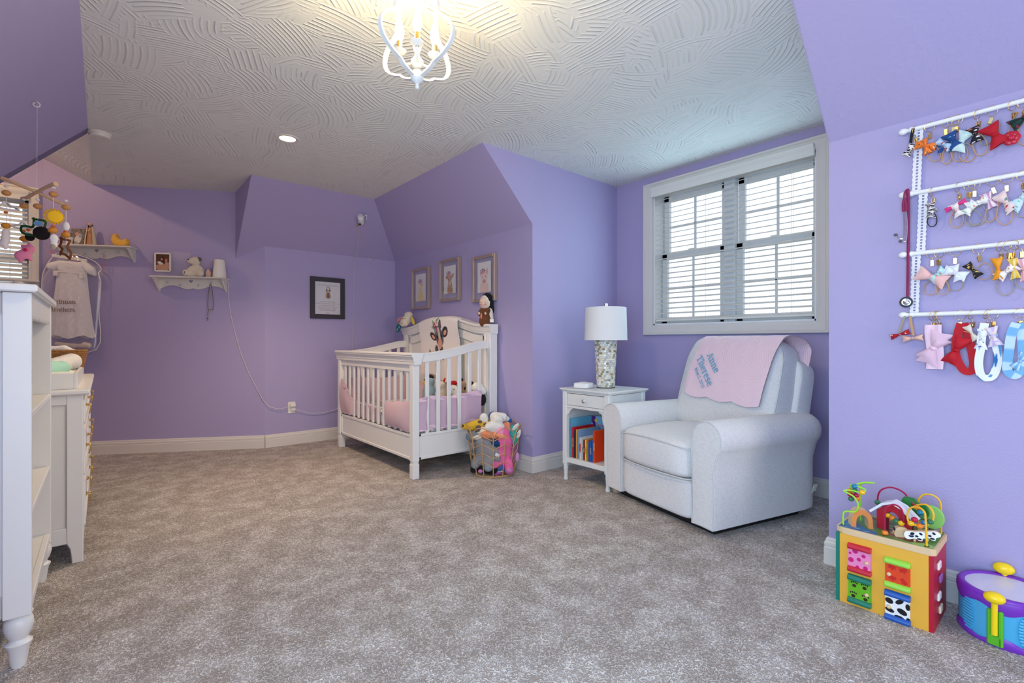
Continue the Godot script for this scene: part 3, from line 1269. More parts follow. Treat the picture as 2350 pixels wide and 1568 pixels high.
func crib() -> void:
	var t := thing("baby_crib", "white wooden crib with slatted sides and arched headboard", "crib", Vector3(2.14, 0, -3.93))
	var w: Material = M.furniture_white
	var fx := -0.368   # front plane centre (towards the room)
	var bx := 0.352    # back plane centre
	var zs := 0.718    # half length to the post centres
	# front posts with foot blocks
	for s in [-1, 1]:
		var b := MB.new()
		b.box(Vector3(fx, 0.505, s * zs), Vector3(0.056, 0.75, 0.056), 0.004)
		b.box(Vector3(fx, 0.122, s * zs), Vector3(0.046, 0.022, 0.046), 0.002)
		b.box(Vector3(fx, 0.055, s * zs), Vector3(0.055, 0.112, 0.055), 0.004)
		part(t, "front_post", b.mesh(), w)
		var p := MB.new()
		p.box(Vector3(bx, 0.60, s * (zs + 0.01)), Vector3(0.078, 0.98, 0.058), 0.004)
		p.box(Vector3(bx, 0.122, s * (zs + 0.01)), Vector3(0.062, 0.022, 0.046), 0.002)
		p.box(Vector3(bx, 0.055, s * (zs + 0.01)), Vector3(0.072, 0.112, 0.055), 0.004)
		p.box(Vector3(bx - 0.034, 0.70, s * (zs - 0.035)), Vector3(0.012, 0.78, 0.022), 0.003)
		part(t, "back_post", p.mesh(), w)
	# front cap rail, moulded
	var cap := [Vector2(-0.030, 0.850), Vector2(0.030, 0.850), Vector2(0.030, 0.868), Vector2(0.033, 0.872), Vector2(0.034, 0.886), Vector2(0.040, 0.902), Vector2(0.047, 0.91), Vector2(0.047, 0.916), Vector2(0.051, 0.922), Vector2(0.050, 0.932), Vector2(0.046, 0.936), Vector2(-0.046, 0.936), Vector2(-0.050, 0.932), Vector2(-0.051, 0.922), Vector2(-0.047, 0.916), Vector2(-0.047, 0.91), Vector2(-0.040, 0.902), Vector2(-0.034, 0.886), Vector2(-0.033, 0.872), Vector2(-0.030, 0.868)]
	part(t, "front_cap_rail", MB.new().sweep([Vector3(fx, 0, -zs - 0.05), Vector3(fx, 0, zs + 0.05)], cap, false, Vector3.UP).mesh(25), w)
	part(t, "front_rail", MB.new().box(Vector3(fx, 0.825, 0), Vector3(0.03, 0.06, zs * 2 - 0.05), 0.003).mesh(), w)
	panel(t, "front_panel", Vector3(fx, 0.2275, 0), Vector3(0, 0, zs * 2 - 0.054), 0.195, Vector3(-1, 0, 0), w)
	var slat := MB.new().box(Vector3.ZERO, Vector3(0.016, 0.47, 0.034), 0.004).mesh()
	for i in 13:
		put(t, "slat", slat, w, Vector3(fx, 0.563, -zs + 0.028 + (zs * 2 - 0.056) * (i + 0.75) / 13.5))
	# ends: curved top rail, slats, lower panel
	var es := MB.new().box(Vector3.ZERO, Vector3(0.034, 0.62, 0.016), 0.004).mesh()
	for s in [-1, 1]:
		var z: float = s * (zs - 0.004)
		var pr := MB.new()
		var up := []
		var dn := []
		for i in 17:
			var u := i / 16.0
			var x := lerpf(fx + 0.026, bx - 0.03, u)
			var y := 0.926 + 0.112 * (u * u * (1.9 - 0.9 * u)) - 0.012 * smoothstep(0.85, 1.0, u)
			up.append(Vector2(x, y))
			dn.append(Vector2(x, y - 0.062))
		var out := PackedVector2Array(up)
		dn.reverse()
		out.append_array(PackedVector2Array(dn))
		pr.extrude(out, z - 0.017, z + 0.017, 0.003)
		var lip := []
		for q in up:
			lip.append(Vector3(q.x, q.y, z))
		part(t, "end_rail", pr.mesh(30), w)
		part(t, "end_rail_cap", MB.new().ribbon(lip, 0.044, 0.012, Vector3.UP).mesh(30), w)
		for i in 6:
			var u := (i + 0.8) / 6.6
			var x := lerpf(fx + 0.03, bx - 0.04, u)
			var y1 := 0.926 + 0.112 * (u * u * (1.9 - 0.9 * u)) - 0.05
			var m := MB.new().box(Vector3(x, (0.325 + y1) / 2, z), Vector3(0.034, y1 - 0.325, 0.016), 0.004)
			part(t, "slat", m.mesh(), w)
		panel(t, "end_panel", Vector3((fx + bx) / 2, 0.2325, z), Vector3(bx - fx - 0.06, 0, 0), 0.195, Vector3(0, 0, s), w)
	# headboard: arched cap and framed panel
	var capz := []
	var topf := func(zz: float) -> float:
		var a := absf(zz) / zs
		return 1.150 + 0.072 * (1.0 - smoothstep(0.18, 0.86, a)) + 0.012 * (1 - a * a)
	for i in 41:
		var zz := lerpf(-zs - 0.055, zs + 0.055, i / 40.0)
		capz.append(Vector3(bx, topf.call(zz), zz))
	var hc := [Vector2(-0.036, -0.062), Vector2(0.034, -0.062), Vector2(0.034, 0.018), Vector2(-0.058, 0.018), Vector2(-0.063, 0.012), Vector2(-0.063, 0.002), Vector2(-0.058, -0.006), Vector2(-0.052, -0.012), Vector2(-0.046, -0.03), Vector2(-0.042, -0.046), Vector2(-0.038, -0.05)]
	part(t, "headboard_cap", MB.new().sweep(capz, _towards_room(hc), false, Vector3.UP).mesh(25), w)
	var pf := func(z0: float, drop: float) -> PackedVector2Array:
		var o := PackedVector2Array()
		for i in 25:
			var zz := lerpf(-z0, z0, i / 24.0)
			o.push_back(Vector2(-zz, topf.call(zz) - drop))
		o.push_back(Vector2(-z0, 0.14))
		o.push_back(Vector2(z0, 0.14))
		return o
	var hb := MB.new()
	hb.T = Transform3D(Basis(Vector3(0, 0, -1), Vector3.UP, Vector3(1, 0, 0)), Vector3(bx, 0, 0))
	hb.extrude(pf.call(zs - 0.02, 0.05), -0.004, 0.014, 0.0)
	part(t, "headboard_panel", hb.mesh(30), w)
	var fr := MB.new()
	var line := []
	for i in 25:
		var zz := lerpf(-zs + 0.07, zs - 0.07, i / 24.0)
		line.append(Vector3(bx - 0.012, topf.call(zz) - 0.115, zz))
	fr.ribbon(line, 0.022, 0.07, Vector3.UP)
	fr.box(Vector3(bx - 0.012, 0.6, -zs + 0.055), Vector3(0.022, 1.0, 0.06), 0.003)
	fr.box(Vector3(bx - 0.012, 0.6, zs - 0.055), Vector3(0.022, 1.0, 0.06), 0.003)
	fr.box(Vector3(bx - 0.012, 0.22, 0), Vector3(0.022, 0.16, zs * 2 - 0.08), 0.003)
	part(t, "headboard_frame", fr.mesh(30), w)
	part(t, "mattress_base", MB.new().box(Vector3(-0.008, 0.30, 0), Vector3(0.66, 0.02, zs * 2 - 0.07), 0.002).mesh(), w)


func _towards_room(p: Array) -> Array:
	# profile drawn with x towards the room (world -x) for a sweep along +z: mirrored and kept counter-clockwise
	var q := []
	for a in p:
		q.append(Vector2(a.x, a.y))
	return q


func panel(t: Node3D, called: String, c: Vector3, along: Vector3, h: float, n: Vector3, m: Material) -> void:
	# a board with a sunk field edged by a bead
	var L := along.length()
	var ax := along.normalized()
	var rot := Basis(ax, Vector3.UP, ax.cross(Vector3.UP))
	var f := 0.022
	var b := MB.new()
	b.box(c, Vector3(L, h, 0.014), 0.0, rot)
	for s in [-1, 1]:
		b.box(c + Vector3.UP * s * (h / 2 - f / 2), Vector3(L, f, 0.026), 0.003, rot)
		b.box(c + ax * s * (L / 2 - f / 2), Vector3(f, h, 0.026), 0.003, rot)
	part(t, called, b.mesh(), m)


func superbox(b: MB, c: Vector3, r: Vector3, e: float, rot := Basis(), nu := 28, nv := 18, bend = null) -> void:
	var pw := func(x: float, k: float) -> float: return signf(x) * absf(x) ** k
	b.grid(func(u, v):
		var th: float = TAU * u
		var ph: float = PI * (v - 0.5)
		var p := Vector3(pw.call(cos(ph), e) * pw.call(cos(th), e), pw.call(sin(ph), e), -pw.call(cos(ph), e) * pw.call(sin(th), e))
		if bend != null:
			p = bend.call(p)
		return c + rot * (p * r), nu, nv)


func recliner() -> void:
	var t := thing("recliner", "light grey upholstered recliner armchair with rolled arms", "armchair", Vector3(2.492, 0.012, -1.646), -1.819)
	t.scale = Vector3.ONE * 0.97
	var m: Material = M.light_grey_upholstery
	var pp: Material = M.piping_grey
	part(t, "base", MB.new().box(Vector3(0, 0.016, -0.43), Vector3(0.80, 0.056, 0.72), 0.004).mesh(), M.black_plastic)
	part(t, "foot", MB.new().box(Vector3(-0.425, 0.012, -0.06), Vector3(0.04, 0.046, 0.04), 0.004).mesh(), flat(rgb(196, 170, 140)))
	for s in [-1, 1]:
		var o := [Vector2(0.305, 0.035), Vector2(0.452, 0.035), Vector2(0.456, 0.2), Vector2(0.458, 0.34), Vector2(0.468, 0.385)]
		for i in 19:
			var a := deg_to_rad(lerpf(-42, 180, i / 18.0))
			o.append(Vector2(0.407 + 0.104 * cos(a), 0.510 + 0.104 * sin(a)))
		o.append(Vector2(0.303, 0.4))
		# sections from front to back, drawn in a little at both ends
		var b := MB.new()
		var secs := [[0.0, 0.012], [-0.004, 0.004], [-0.012, 0.0], [-0.4, 0.0], [-0.78, 0.0], [-0.84, 0.006], [-0.875, 0.022], [-0.89, 0.05]]
		var rows := []
		for q in secs:
			var r := []
			for i in o.size():
				var p: Vector2 = o[i]
				var c := Vector2(0.40, clampf(p.y, 0.08, 0.5))
				var pq = p - (p - c).normalized() * q[1]
				r.append(Vector3(s * pq.x, pq.y, q[0]))
			rows.append(r)
		for k in rows.size() - 1:
			for i in o.size():
				var j := (i + 1) % o.size()
				if s > 0:
					b.quad(rows[k][i], rows[k][j], rows[k + 1][j], rows[k + 1][i]) if false else b.quad(rows[k][j], rows[k][i], rows[k + 1][i], rows[k + 1][j])
				else:
					b.quad(rows[k][i], rows[k][j], rows[k + 1][j], rows[k + 1][i])
		for k in [0, rows.size() - 1]:
			var p2 := PackedVector2Array()
			for q in rows[k]:
				p2.push_back(Vector2(q.x, q.y))
			var ix := Geometry2D.triangulate_polygon(p2)
			for i in range(0, ix.size(), 3):
				var a: Vector3 = rows[k][ix[i]]
				var e: Vector3 = rows[k][ix[i + 1]]
				var f: Vector3 = rows[k][ix[i + 2]]
				if ((e - a).cross(f - a).z > 0) == (k == 0):
					b.tri(a, e, f)
				else:
					b.tri(a, f, e)
		var arm := part(t, "arm", b.mesh(50), m)
		var pipe := []
		for q in rows[1]:
			pipe.append(q + Vector3(0, 0, 0.003))
		part(arm, "piping", MB.new().tube(pipe, 0.0042, 6, true).mesh(), pp)
	# footrest panel and seat
	var fb := MB.new()
	superbox(fb, Vector3(0, 0.147, -0.12), Vector3(0.299, 0.112, 0.122), 0.22, Basis(), 36, 20)
	part(t, "footrest_panel", fb.mesh(60), m)
	var sc := MB.new()
	superbox(sc, Vector3(0, 0.365, -0.30), Vector3(0.299, 0.108, 0.325), 0.28, Basis(), 40, 24, func(p: Vector3):
		p.y += 0.42 * maxf(0.0, p.y) * (1.0 - p.x * p.x) * (1.0 - 0.7 * p.z * p.z)
		p.z += 0.10 * maxf(0.0, p.z) * (1.0 - p.x * p.x) * (1.0 - p.y * p.y * 0.6)
		return p)
	var seat := part(t, "seat_cushion", sc.mesh(60), m)
	for y in [0.437, 0.268]:
		var pth := []
		for i in 21:
			var x := lerpf(-1, 1, i / 20.0)
			var bz := 0.10 * (1 - x * x) * 0.325 * 0.85 + (-0.035 if absf(x) > 0.97 else 0.0)
			pth.append(Vector3(x * 0.296, y + 0.022 * (1 - x * x) * (1 if y > 0.4 else 0), 0.0215 + bz - (0.012 if y < 0.3 else 0.004)))
		part(seat, "piping", MB.new().tube(pth, 0.0042, 6).mesh(), pp)
	# back: pillow back in front of the outer shell, leaning
	var lean := Basis(Vector3.RIGHT, deg_to_rad(-17))
	var bk := MB.new()
	superbox(bk, Vector3(0.012, 0.735, -0.70), Vector3(0.385, 0.335, 0.115), 0.30, lean, 44, 26, func(p: Vector3):
		p.x *= 1.0 - 0.10 * smoothstep(0.3, 1.0, p.y)
		p.z += 0.25 * maxf(0.0, p.z) * (1 - p.x * p.x) * (1 - p.y * p.y)
		return p)
	var back := part(t, "back_cushion", bk.mesh(60), m)
	for zz in [0.084, -0.06]:
		var ring := []
		for i in 60:
			var a := TAU * i / 60.0
			var px := signf(cos(a)) * absf(cos(a)) ** 0.3
			var py := signf(sin(a)) * absf(sin(a)) ** 0.3
			px *= 1.0 - 0.10 * smoothstep(0.3, 1.0, py)
			ring.append(Vector3(0.012, 0.735, -0.70) + lean * Vector3(px * 0.380, py * 0.331, zz))
		part(back, "piping", MB.new().tube(ring, 0.0045, 6, true).mesh(), pp)
	var sh := MB.new()
	superbox(sh, Vector3(0.025, 0.60, -0.80), Vector3(0.40, 0.335, 0.085), 0.25, Basis(Vector3.RIGHT, deg_to_rad(-13)), 36, 20)
	part(t, "back_shell", sh.mesh(60), m)
	var rear := MB.new()
	superbox(rear, Vector3(0, 0.27, -0.80), Vector3(0.44, 0.23, 0.06), 0.2, Basis(), 28, 16)
	part(t, "rear_panel", rear.mesh(60), m)
	var tag := part(t, "care_tag", MB.new().box(Vector3(0.462, 0.155, -0.845), Vector3(0.002, 0.055, 0.035), 0.0, Basis(Vector3.FORWARD, 0.25)).mesh(), flat(rgb(236, 236, 222)))
	part(tag, "tag_print", MB.new().box(Vector3(0.465, 0.135, -0.84), Vector3(0.002, 0.006, 0.02), 0.0, Basis(Vector3.FORWARD, 0.25)).mesh(), flat(rgb(70, 130, 90)))
	quilt(t.transform, lean)


func quilt(rt: Transform3D, lean: Basis) -> void:
	# pink scalloped quilt thrown over the top of the recliner's back; grid follows the cushion front, top and rear
	var q := thing("baby_quilt", "pink scalloped baby quilt with blue stitched name over recliner back", "quilt")
	q.transform = rt
	var prof := []   # (y, z) in the cushion's own axes, from the front hem up over the top to the rear hem
	for v in [[-0.115, 0.148], [0.0, 0.154], [0.1, 0.150], [0.2, 0.136], [0.26, 0.124], [0.305, 0.108], [0.330, 0.085], [0.344, 0.045], [0.349, 0.0], [0.345, -0.05], [0.333, -0.09], [0.305, -0.118], [0.25, -0.126], [0.16, -0.128]]:
		prof.append(Vector2(v[0], v[1]))
	var pc := smooth2(_flat2(prof), 4, false)
	var c0 := Vector3(0.06, 0.735, -0.70)
	var f := func(u: float, v: float) -> Vector3:
		var k := v * (pc.size() - 1)
		var i := mini(int(k), pc.size() - 2)
		var p := pc[i].lerp(pc[i + 1], k - i)
		# slanted side edges and a scalloped lower hem
		var xl := lerpf(-0.315, -0.235, v * 0.75)
		var xr := lerpf(0.275, 0.345, minf(1.0, v * 1.5))
		var x := lerpf(xl, xr, u)
		var y := p.x
		if v < 0.5:
			y += (0.5 - v) * 2.0 * (0.018 * absf(sin(u * PI * 3.0)) * -1.0 - 0.03 * u + 0.012)
		x += 0.008 * absf(sin(v * PI * 5.0)) * (-1.0 if u < 0.2 else (0.3 if u > 0.8 else 0.0))
		var rip := 0.0025 * sin(u * 34.0 + v * 9.0) * sin(v * 17.0)
		return c0 + lean * Vector3(x, y, p.y + rip + 0.006 * signf(p.y))
	var m := mat("pink_quilting", rgb(246, 214, 224), 0.95)
	m.rim_enabled = true
	m.rim = 0.2
	m.heightmap_enabled = true
	m.heightmap_texture = quilting()
	m.heightmap_scale = 0.35
	part(q, "quilt_cloth", MB.new().sheet(f, 44, 40, 0.007).mesh(60), m)
	# embroidery
	var blue := flat(rgb(106, 178, 206), 0.6)
	var rot := lean * Basis(Vector3(0, 0, 1), deg_to_rad(-52))
	for l in [["Anne", Vector3(-0.115, 0.120, 0.166), 0.064], ["Therese", Vector3(-0.170, 0.060, 0.168), 0.066], ["May 2, 2023", Vector3(-0.200, 0.008, 0.168), 0.030]]:
		var tm := text(l[0], l[2], 0.002, "Droid Serif", true)
		put(q, "stitched_name" if l[2] > 0.05 else "stitched_date", tm, blue, c0 + lean * l[1], rot)


func _flat2(a: Array) -> Array:
	var o := []
	for q in a:
		o.append(q.x)
		o.append(q.y)
	return o


func quilting() -> ImageTexture:
	# stitched lines: wavy rows along the hems, rings of petals inside
	var W := 384
	var im := Image.create(W, W, false, Image.FORMAT_L8)
	for y in W:
		for x in W:
			var u := float(x) / W
			var v := 1.0 - float(y) / W
			var h := 0.5
			var e := minf(u, v * 0.8)
			if e < 0.13:
				h = 0.5 + 0.5 * absf(sin(e * 300.0 + 0.7 * sin((u + v) * 24.0)))
			else:
				var best := 1e9
				for c in [Vector2(0.36, 0.2), Vector2(0.68, 0.22), Vector2(0.42, 0.42), Vector2(0.75, 0.44), Vector2(0.3, 0.75), Vector2(0.65, 0.75)]:
					best = minf(best, (Vector2(u, v) - c).length() * (1.0 + 0.16 * sin(6.0 * (Vector2(u, v) - c).angle())))
				h = 0.5 + 0.5 * absf(sin(best * 120.0))
			im.set_pixel(x, y, Color(h, h, h))
	return tex(im)


func end_table() -> void:
	var t := thing("end_table", "small white end table with one drawer and open book shelf", "table", Vector3(2.82, 0, -2.28))
	var w: Material = mat("end_table_white", rgb(226, 228, 226), 0.35)
	var hx := 0.195
	var hz := 0.195
	part(t, "table_top", MB.new().box(Vector3(0, 0.6725, 0), Vector3(0.46, 0.012, 0.46), 0.002).box(Vector3(0, 0.662, 0), Vector3(0.444, 0.014, 0.444), 0.005).mesh(), w)
	var foot := [Vector2(0.0, 0.0), Vector2(0.015, 0.0), Vector2(0.018, 0.006), Vector2(0.013, 0.03), Vector2(0.016, 0.07), Vector2(0.019, 0.095), Vector2(0.014, 0.104), Vector2(0.019, 0.108), Vector2(0.019, 0.114), Vector2(0.015, 0.12), Vector2(0, 0.12)]
	for sx in [-1, 1]:
		for sz in [-1, 1]:
			var b := MB.new()
			b.box(Vector3(sx * hx, 0.39, sz * hz), Vector3(0.04, 0.55, 0.04), 0.005)
			b.at(Transform3D(Basis(), Vector3(sx * hx, 0, sz * hz))).lathe(foot, 18)
			part(t, "leg", b.mesh(), w)
	for sz in [-1, 1]:
		part(t, "side_panel", MB.new().box(Vector3(0, 0.40, sz * hz), Vector3(0.36, 0.5, 0.014)).mesh(), w)
	part(t, "back_panel", MB.new().box(Vector3(hx, 0.40, 0), Vector3(0.012, 0.5, 0.36)).mesh(), w)
	part(t, "bottom_shelf", MB.new().box(Vector3(-0.005, 0.148, 0), Vector3(0.40, 0.035, 0.36), 0.003).mesh(), w)
	part(t, "drawer_rail", MB.new().box(Vector3(-hx, 0.545, 0), Vector3(0.03, 0.018, 0.36), 0.002).box(Vector3(-hx, 0.65, 0), Vector3(0.03, 0.012, 0.36), 0.002).box(Vector3(0, 0.545, 0), Vector3(0.36, 0.012, 0.36)).mesh(), w)
	var d := part(t, "drawer_front", MB.new().box(Vector3(-hx - 0.002, 0.598, 0), Vector3(0.022, 0.084, 0.346), 0.003).mesh(), w)
	part(d, "knob", MB.new().at(Transform3D(Basis(Vector3(0, 0, 1), PI / 2), Vector3(-hx - 0.012, 0.598, 0))).lathe([Vector2(0.005, 0), Vector2(0.005, 0.01), Vector2(0.013, 0.016), Vector2(0.014, 0.022), Vector2(0.009, 0.027), Vector2(0, 0.028)], 18).mesh(), M.chrome, "round chrome knob")
	for s in [-1, 1]:
		var br := smooth2([0, 0, 0.05, 0, 0.052, -0.008, 0.04, -0.012, 0.028, -0.02, 0.02, -0.034, 0.012, -0.046, 0.0, -0.05], 2)
		var bm := MB.new()
		bm.T = Transform3D(Basis(Vector3(0, 0, -s), Vector3.UP, Vector3(s, 0, 0)), Vector3(-hx, 0.536, s * 0.175))
		part(t, "corner_bracket", bm.extrude(br, -0.008, 0.008).mesh(), w)
	# lamp
	var l := thing("table_lamp", "table lamp with white drum shade and pearl mosaic base", "lamp", Vector3(2.85, 0.6785, -2.285))
	part(l, "foot_plate", MB.new().cyl(0.067, 0.0, 0.006, 32).mesh(), flat(rgb(70, 66, 60)))
	part(l, "base_core", MB.new().lathe([Vector2(0, 0.006), Vector2(0.064, 0.006), Vector2(0.0835, 0.37), Vector2(0, 0.37)], 40).mesh(), flat(rgb(206, 200, 186), 0.5))
	var tiles := MB.new()
	tiles.use_c = true
	var r := RandomNumberGenerator.new()
	r.seed = 12
	var cols := [rgb(240, 232, 212), rgb(236, 226, 204), rgb(244, 240, 228), rgb(228, 216, 190), rgb(176, 186, 190), rgb(196, 206, 210), rgb(150, 140, 112), rgb(214, 222, 222), rgb(168, 160, 134)]
	for row in 24:
		var y0 := 0.008 + row * 0.0151
		var n := 26
		for k in n:
			if r.randf() < 0.08:
				continue
			var a := TAU * (k + 0.5 * (row % 2)) / n
			var rr := 0.064 + (y0 / 0.37) * 0.0195
			tiles.c = cols[r.randi() % cols.size()].srgb_to_linear()
			tiles.box(Vector3(cos(a) * rr, y0 + 0.007, -sin(a) * rr), Vector3(0.004, 0.0136, TAU * rr / n * 0.92), 0.0008, Basis(Vector3.UP, a))
	var tm := mat("shell_mosaic", Color.WHITE, 0.18)
	tm.vertex_color_use_as_albedo = true
	tm.clearcoat_enabled = true
	tm.clearcoat = 0.5
	var tp := part(l, "mosaic_tiles", tiles.mesh(), tm)
	tp.set_meta("kind", "stuff")
	var shade := mat("white_lampshade", rgb(244, 244, 244), 0.8)
	shade.backlight_enabled = true
	shade.backlight = rgb(120, 120, 120)
	part(l, "lamp_shade", MB.new().lathe([Vector2(0.153, 0.352), Vector2(0.157, 0.352), Vector2(0.150, 0.594), Vector2(0.146, 0.594), Vector2(0.153, 0.352)], 48).mesh(), shade)
	part(l, "harp", MB.new().tube(smooth3([Vector3(-0.02, 0.37, 0), Vector3(-0.05, 0.45, 0), Vector3(-0.035, 0.55, 0), Vector3(0, 0.592, 0), Vector3(0.035, 0.55, 0), Vector3(0.05, 0.45, 0), Vector3(0.02, 0.37, 0)], 6), 0.002, 6).mesh(), M.silver)
	part(l, "shade_ring", MB.new().tube([Vector3(-0.149, 0.588, 0), Vector3(0.149, 0.588, 0)], 0.0018, 6).tube([Vector3(0, 0.588, -0.149), Vector3(0, 0.588, 0.149)], 0.0018, 6).mesh(), M.silver)
	part(l, "finial", MB.new().lathe([Vector2(0.006, 0.585), Vector2(0.006, 0.6), Vector2(0.015, 0.604), Vector2(0.0155, 0.624), Vector2(0.011, 0.628), Vector2(0, 0.628)], 18).mesh(), M.chrome)
	# sound machine beside the lamp
	var s := thing("sound_machine", "low white plastic box beside the mosaic lamp", "device", Vector3(2.70, 0.6785, -2.37), 0.3)
	var bx := MB.new()
	superbox(bx, Vector3(0, 0.021, 0), Vector3(0.06, 0.021, 0.06), 0.35)
	part(s, "body", bx.mesh(60), flat(rgb(240, 240, 240), 0.4))
	part(s, "dial", MB.new().cyl(0.03, 0.040, 0.046, 24, 0.002).mesh(), flat(rgb(228, 228, 230), 0.4))


func dresser() -> void:
	var t := thing("dresser", "long white dresser with brass drop pulls along the left wall", "dresser", Vector3(-0.302, 0, -3.70))
	var w: Material = M.furniture_white
	var L := 0.70   # half length (z)
	var D := 0.235  # half depth (x)
	part(t, "top", MB.new().box(Vector3(0.004, 0.7875, 0), Vector3(D * 2 + 0.04, 0.025, L * 2 + 0.05), 0.007).mesh(), w)
	for s in [-1, 1]:
		# end: stiles, sunk panel, shaped foot
		var z: float = s * (L - 0.012)
		part(t, "end_panel", MB.new().box(Vector3(0, 0.44, s * (L - 0.02)), Vector3(D * 2 - 0.02, 0.66, 0.014)).mesh(), w)
		part(t, "end_rail", MB.new().box(Vector3(0, 0.752, z), Vector3(D * 2 - 0.08, 0.045, 0.026), 0.003).mesh(), w)
		part(t, "end_rail", MB.new().box(Vector3(0, 0.13, z), Vector3(D * 2 - 0.08, 0.075, 0.026), 0.004).mesh(), w)
		for e in [-1, 1]:
			var o := smooth2([0, 0.775, 0.058, 0.775, 0.058, 0.4, 0.058, 0.11, 0.056, 0.092, 0.046, 0.07, 0.041, 0.03, 0.04, 0.0, 0.0, 0.0, 0, 0.4], 1)
			var b := MB.new()
			b.T = Transform3D(Basis(Vector3(-e, 0, 0), Vector3.UP, Vector3(0, 0, -e)), Vector3(e * D, 0, z))
			part(t, "leg", b.extrude(o, -0.016, 0.016, 0.003).mesh(25), w)
			var b2 := MB.new()
			b2.T = Transform3D(Basis(Vector3(0, 0, -s), Vector3.UP, Vector3(s, 0, 0)), Vector3(e * (D - 0.014), 0, s * L))
			part(t, "leg", b2.extrude(o, -0.012, 0.012, 0.003).mesh(25), w)
	part(t, "back_panel", MB.new().box(Vector3(-D + 0.01, 0.44, 0), Vector3(0.012, 0.66, L * 2 - 0.04)).mesh(), w)
	part(t, "front_frame", MB.new().box(Vector3(D - 0.022, 0.44, 0), Vector3(0.02, 0.66, L * 2 - 0.03)).box(Vector3(D - 0.012, 0.105, 0), Vector3(0.024, 0.05, L * 2 - 0.06), 0.004).box(Vector3(D - 0.012, 0.768, 0), Vector3(0.02, 0.018, L * 2 - 0.06)).mesh(), w)
	# three small drawers over two rows of wide ones
	var cells := []
	for k in 3:
		cells.append([lerpf(-L + 0.05, L - 0.05, k / 3.0), lerpf(-L + 0.05, L - 0.05, (k + 1) / 3.0), 0.625, 0.752])
	for row in 2:
		for k in 2:
			cells.append([lerpf(-L + 0.05, L - 0.05, k / 2.0), lerpf(-L + 0.05, L - 0.05, (k + 1) / 2.0), 0.14 + row * 0.242, 0.37 + row * 0.242])
	for c in cells:
		var zc: float = (c[0] + c[1]) / 2
		var yc: float = (c[2] + c[3]) / 2
		var sz: float = c[1] - c[0] - 0.016
		var sy: float = c[3] - c[2] - 0.014
		var b := MB.new().box(Vector3(D - 0.006, yc, zc), Vector3(0.014, sy, sz), 0.003)
		for s in [-1, 1]:
			b.box(Vector3(D + 0.002, yc + s * (sy / 2 - 0.016), zc), Vector3(0.01, 0.03, sz), 0.004)
			b.box(Vector3(D + 0.002, yc, zc + s * (sz / 2 - 0.016)), Vector3(0.01, sy, 0.03), 0.004)
		var d := part(t, "drawer_front", b.mesh(), w)
		var ps := [zc] if c[2] > 0.6 else [zc - sz * 0.28, zc + sz * 0.28]
		for pz in ps:
			var h := MB.new()
			h.T = Transform3D(Basis(), Vector3(D + 0.002, yc, pz))
			h.box(Vector3(0.004, 0.012, 0), Vector3(0.006, 0.012, 0.05), 0.002)
			for s in [-1, 1]:
				h.tube(smooth3([Vector3(0.006, 0.012, s * 0.018), Vector3(0.02, 0.012, s * 0.018), Vector3(0.021, 0.0, s * 0.018), Vector3(0.016, -0.026, s * 0.012), Vector3(0.015, -0.032, 0)], 4), 0.0032, 6)
			part(d, "drop_pull", h.mesh(), M.brass, "brass drop pull")
	# changing tray on top
	var c := thing("changing_tray", "white open changing tray standing on the dresser top", "tray", Vector3(-0.295, 0.8, -3.53))
	for s in [-1, 1]:
		part(c, "long_side", MB.new().box(Vector3(s * 0.2, 0.037, 0), Vector3(0.014, 0.074, 1.0), 0.002).mesh(), w)
		part(c, "short_side", MB.new().box(Vector3(0, 0.037, s * 0.494), Vector3(0.386, 0.074, 0.014), 0.002).mesh(), w)
	var pad := thing("changing_pad", "mint and white cloth covered changing pad in the tray", "pad", Vector3(-0.295, 0.8, -3.53))
	var pm := MB.new()
	superbox(pm, Vector3(0, 0.036, 0), Vector3(0.185, 0.034, 0.48), 0.35, Basis(), 24, 14)
	part(pad, "pad_body", pm.mesh(60), mat("pad_white", rgb(238, 240, 232), 0.95))
	var mint := thing("mint_blanket", "crumpled mint green blanket lying in the changing tray", "blanket", Vector3(-0.30, 0.866, -3.28))
	part(mint, "blanket_cloth", MB.new().blob([[Vector3(-0.12, 0.02, 0.02), Vector3(0.02, 0.03, -0.02), 0.05, 0.045], [Vector3(-0.1, 0.02, -0.08), Vector3(0.08, 0.02, -0.06), 0.045, 0.042], [Vector3(0.06, 0.015, 0.04), Vector3(0.14, 0.02, -0.12), 0.032, 0.036]], 0.011, 0.03).mesh(60), mat("mint_fleece", rgb(176, 226, 204), 1.0))
	var roll := thing("white_cloth_roll", "rolled white cloth beside the mint blanket in the tray", "cloth", Vector3(-0.16, 0.884, -3.54))
	part(roll, "roll_cloth", MB.new().blob([[Vector3(-0.04, 0.012, 0.1), Vector3(0.03, 0.026, -0.06), 0.036, 0.046], [Vector3(-0.08, 0.0, 0.1), Vector3(0.0, 0.0, 0.05), 0.035, 0.035]], 0.01, 0.02).mesh(60), M.plush_white)
	# seagrass basket with supplies
	var b := thing("seagrass_basket", "brown woven seagrass basket with a white fabric flower", "basket", Vector3(-0.262, 0.868, -3.86))
	var wv := MB.new()
	for i in 9:
		var y := 0.006 + i * 0.0118
		var k := 1.0 + i * 0.014
		var ring := []
		for j in 56:
			var a := TAU * j / 56.0
			var q := Vector2(signf(cos(a)) * absf(cos(a)) ** 0.45 * 0.172 * k, signf(sin(a)) * absf(sin(a)) ** 0.45 * 0.13 * k)
			var wob := 0.002 * (1 if (j + i) % 2 == 0 else -1)
			ring.append(Vector3(q.x, y, q.y) + Vector3(q.x, 0, q.y).normalized() * wob)
		wv.tube(ring, 0.0068, 6, true)
	part(b, "woven_wall", wv.mesh(60), woven())
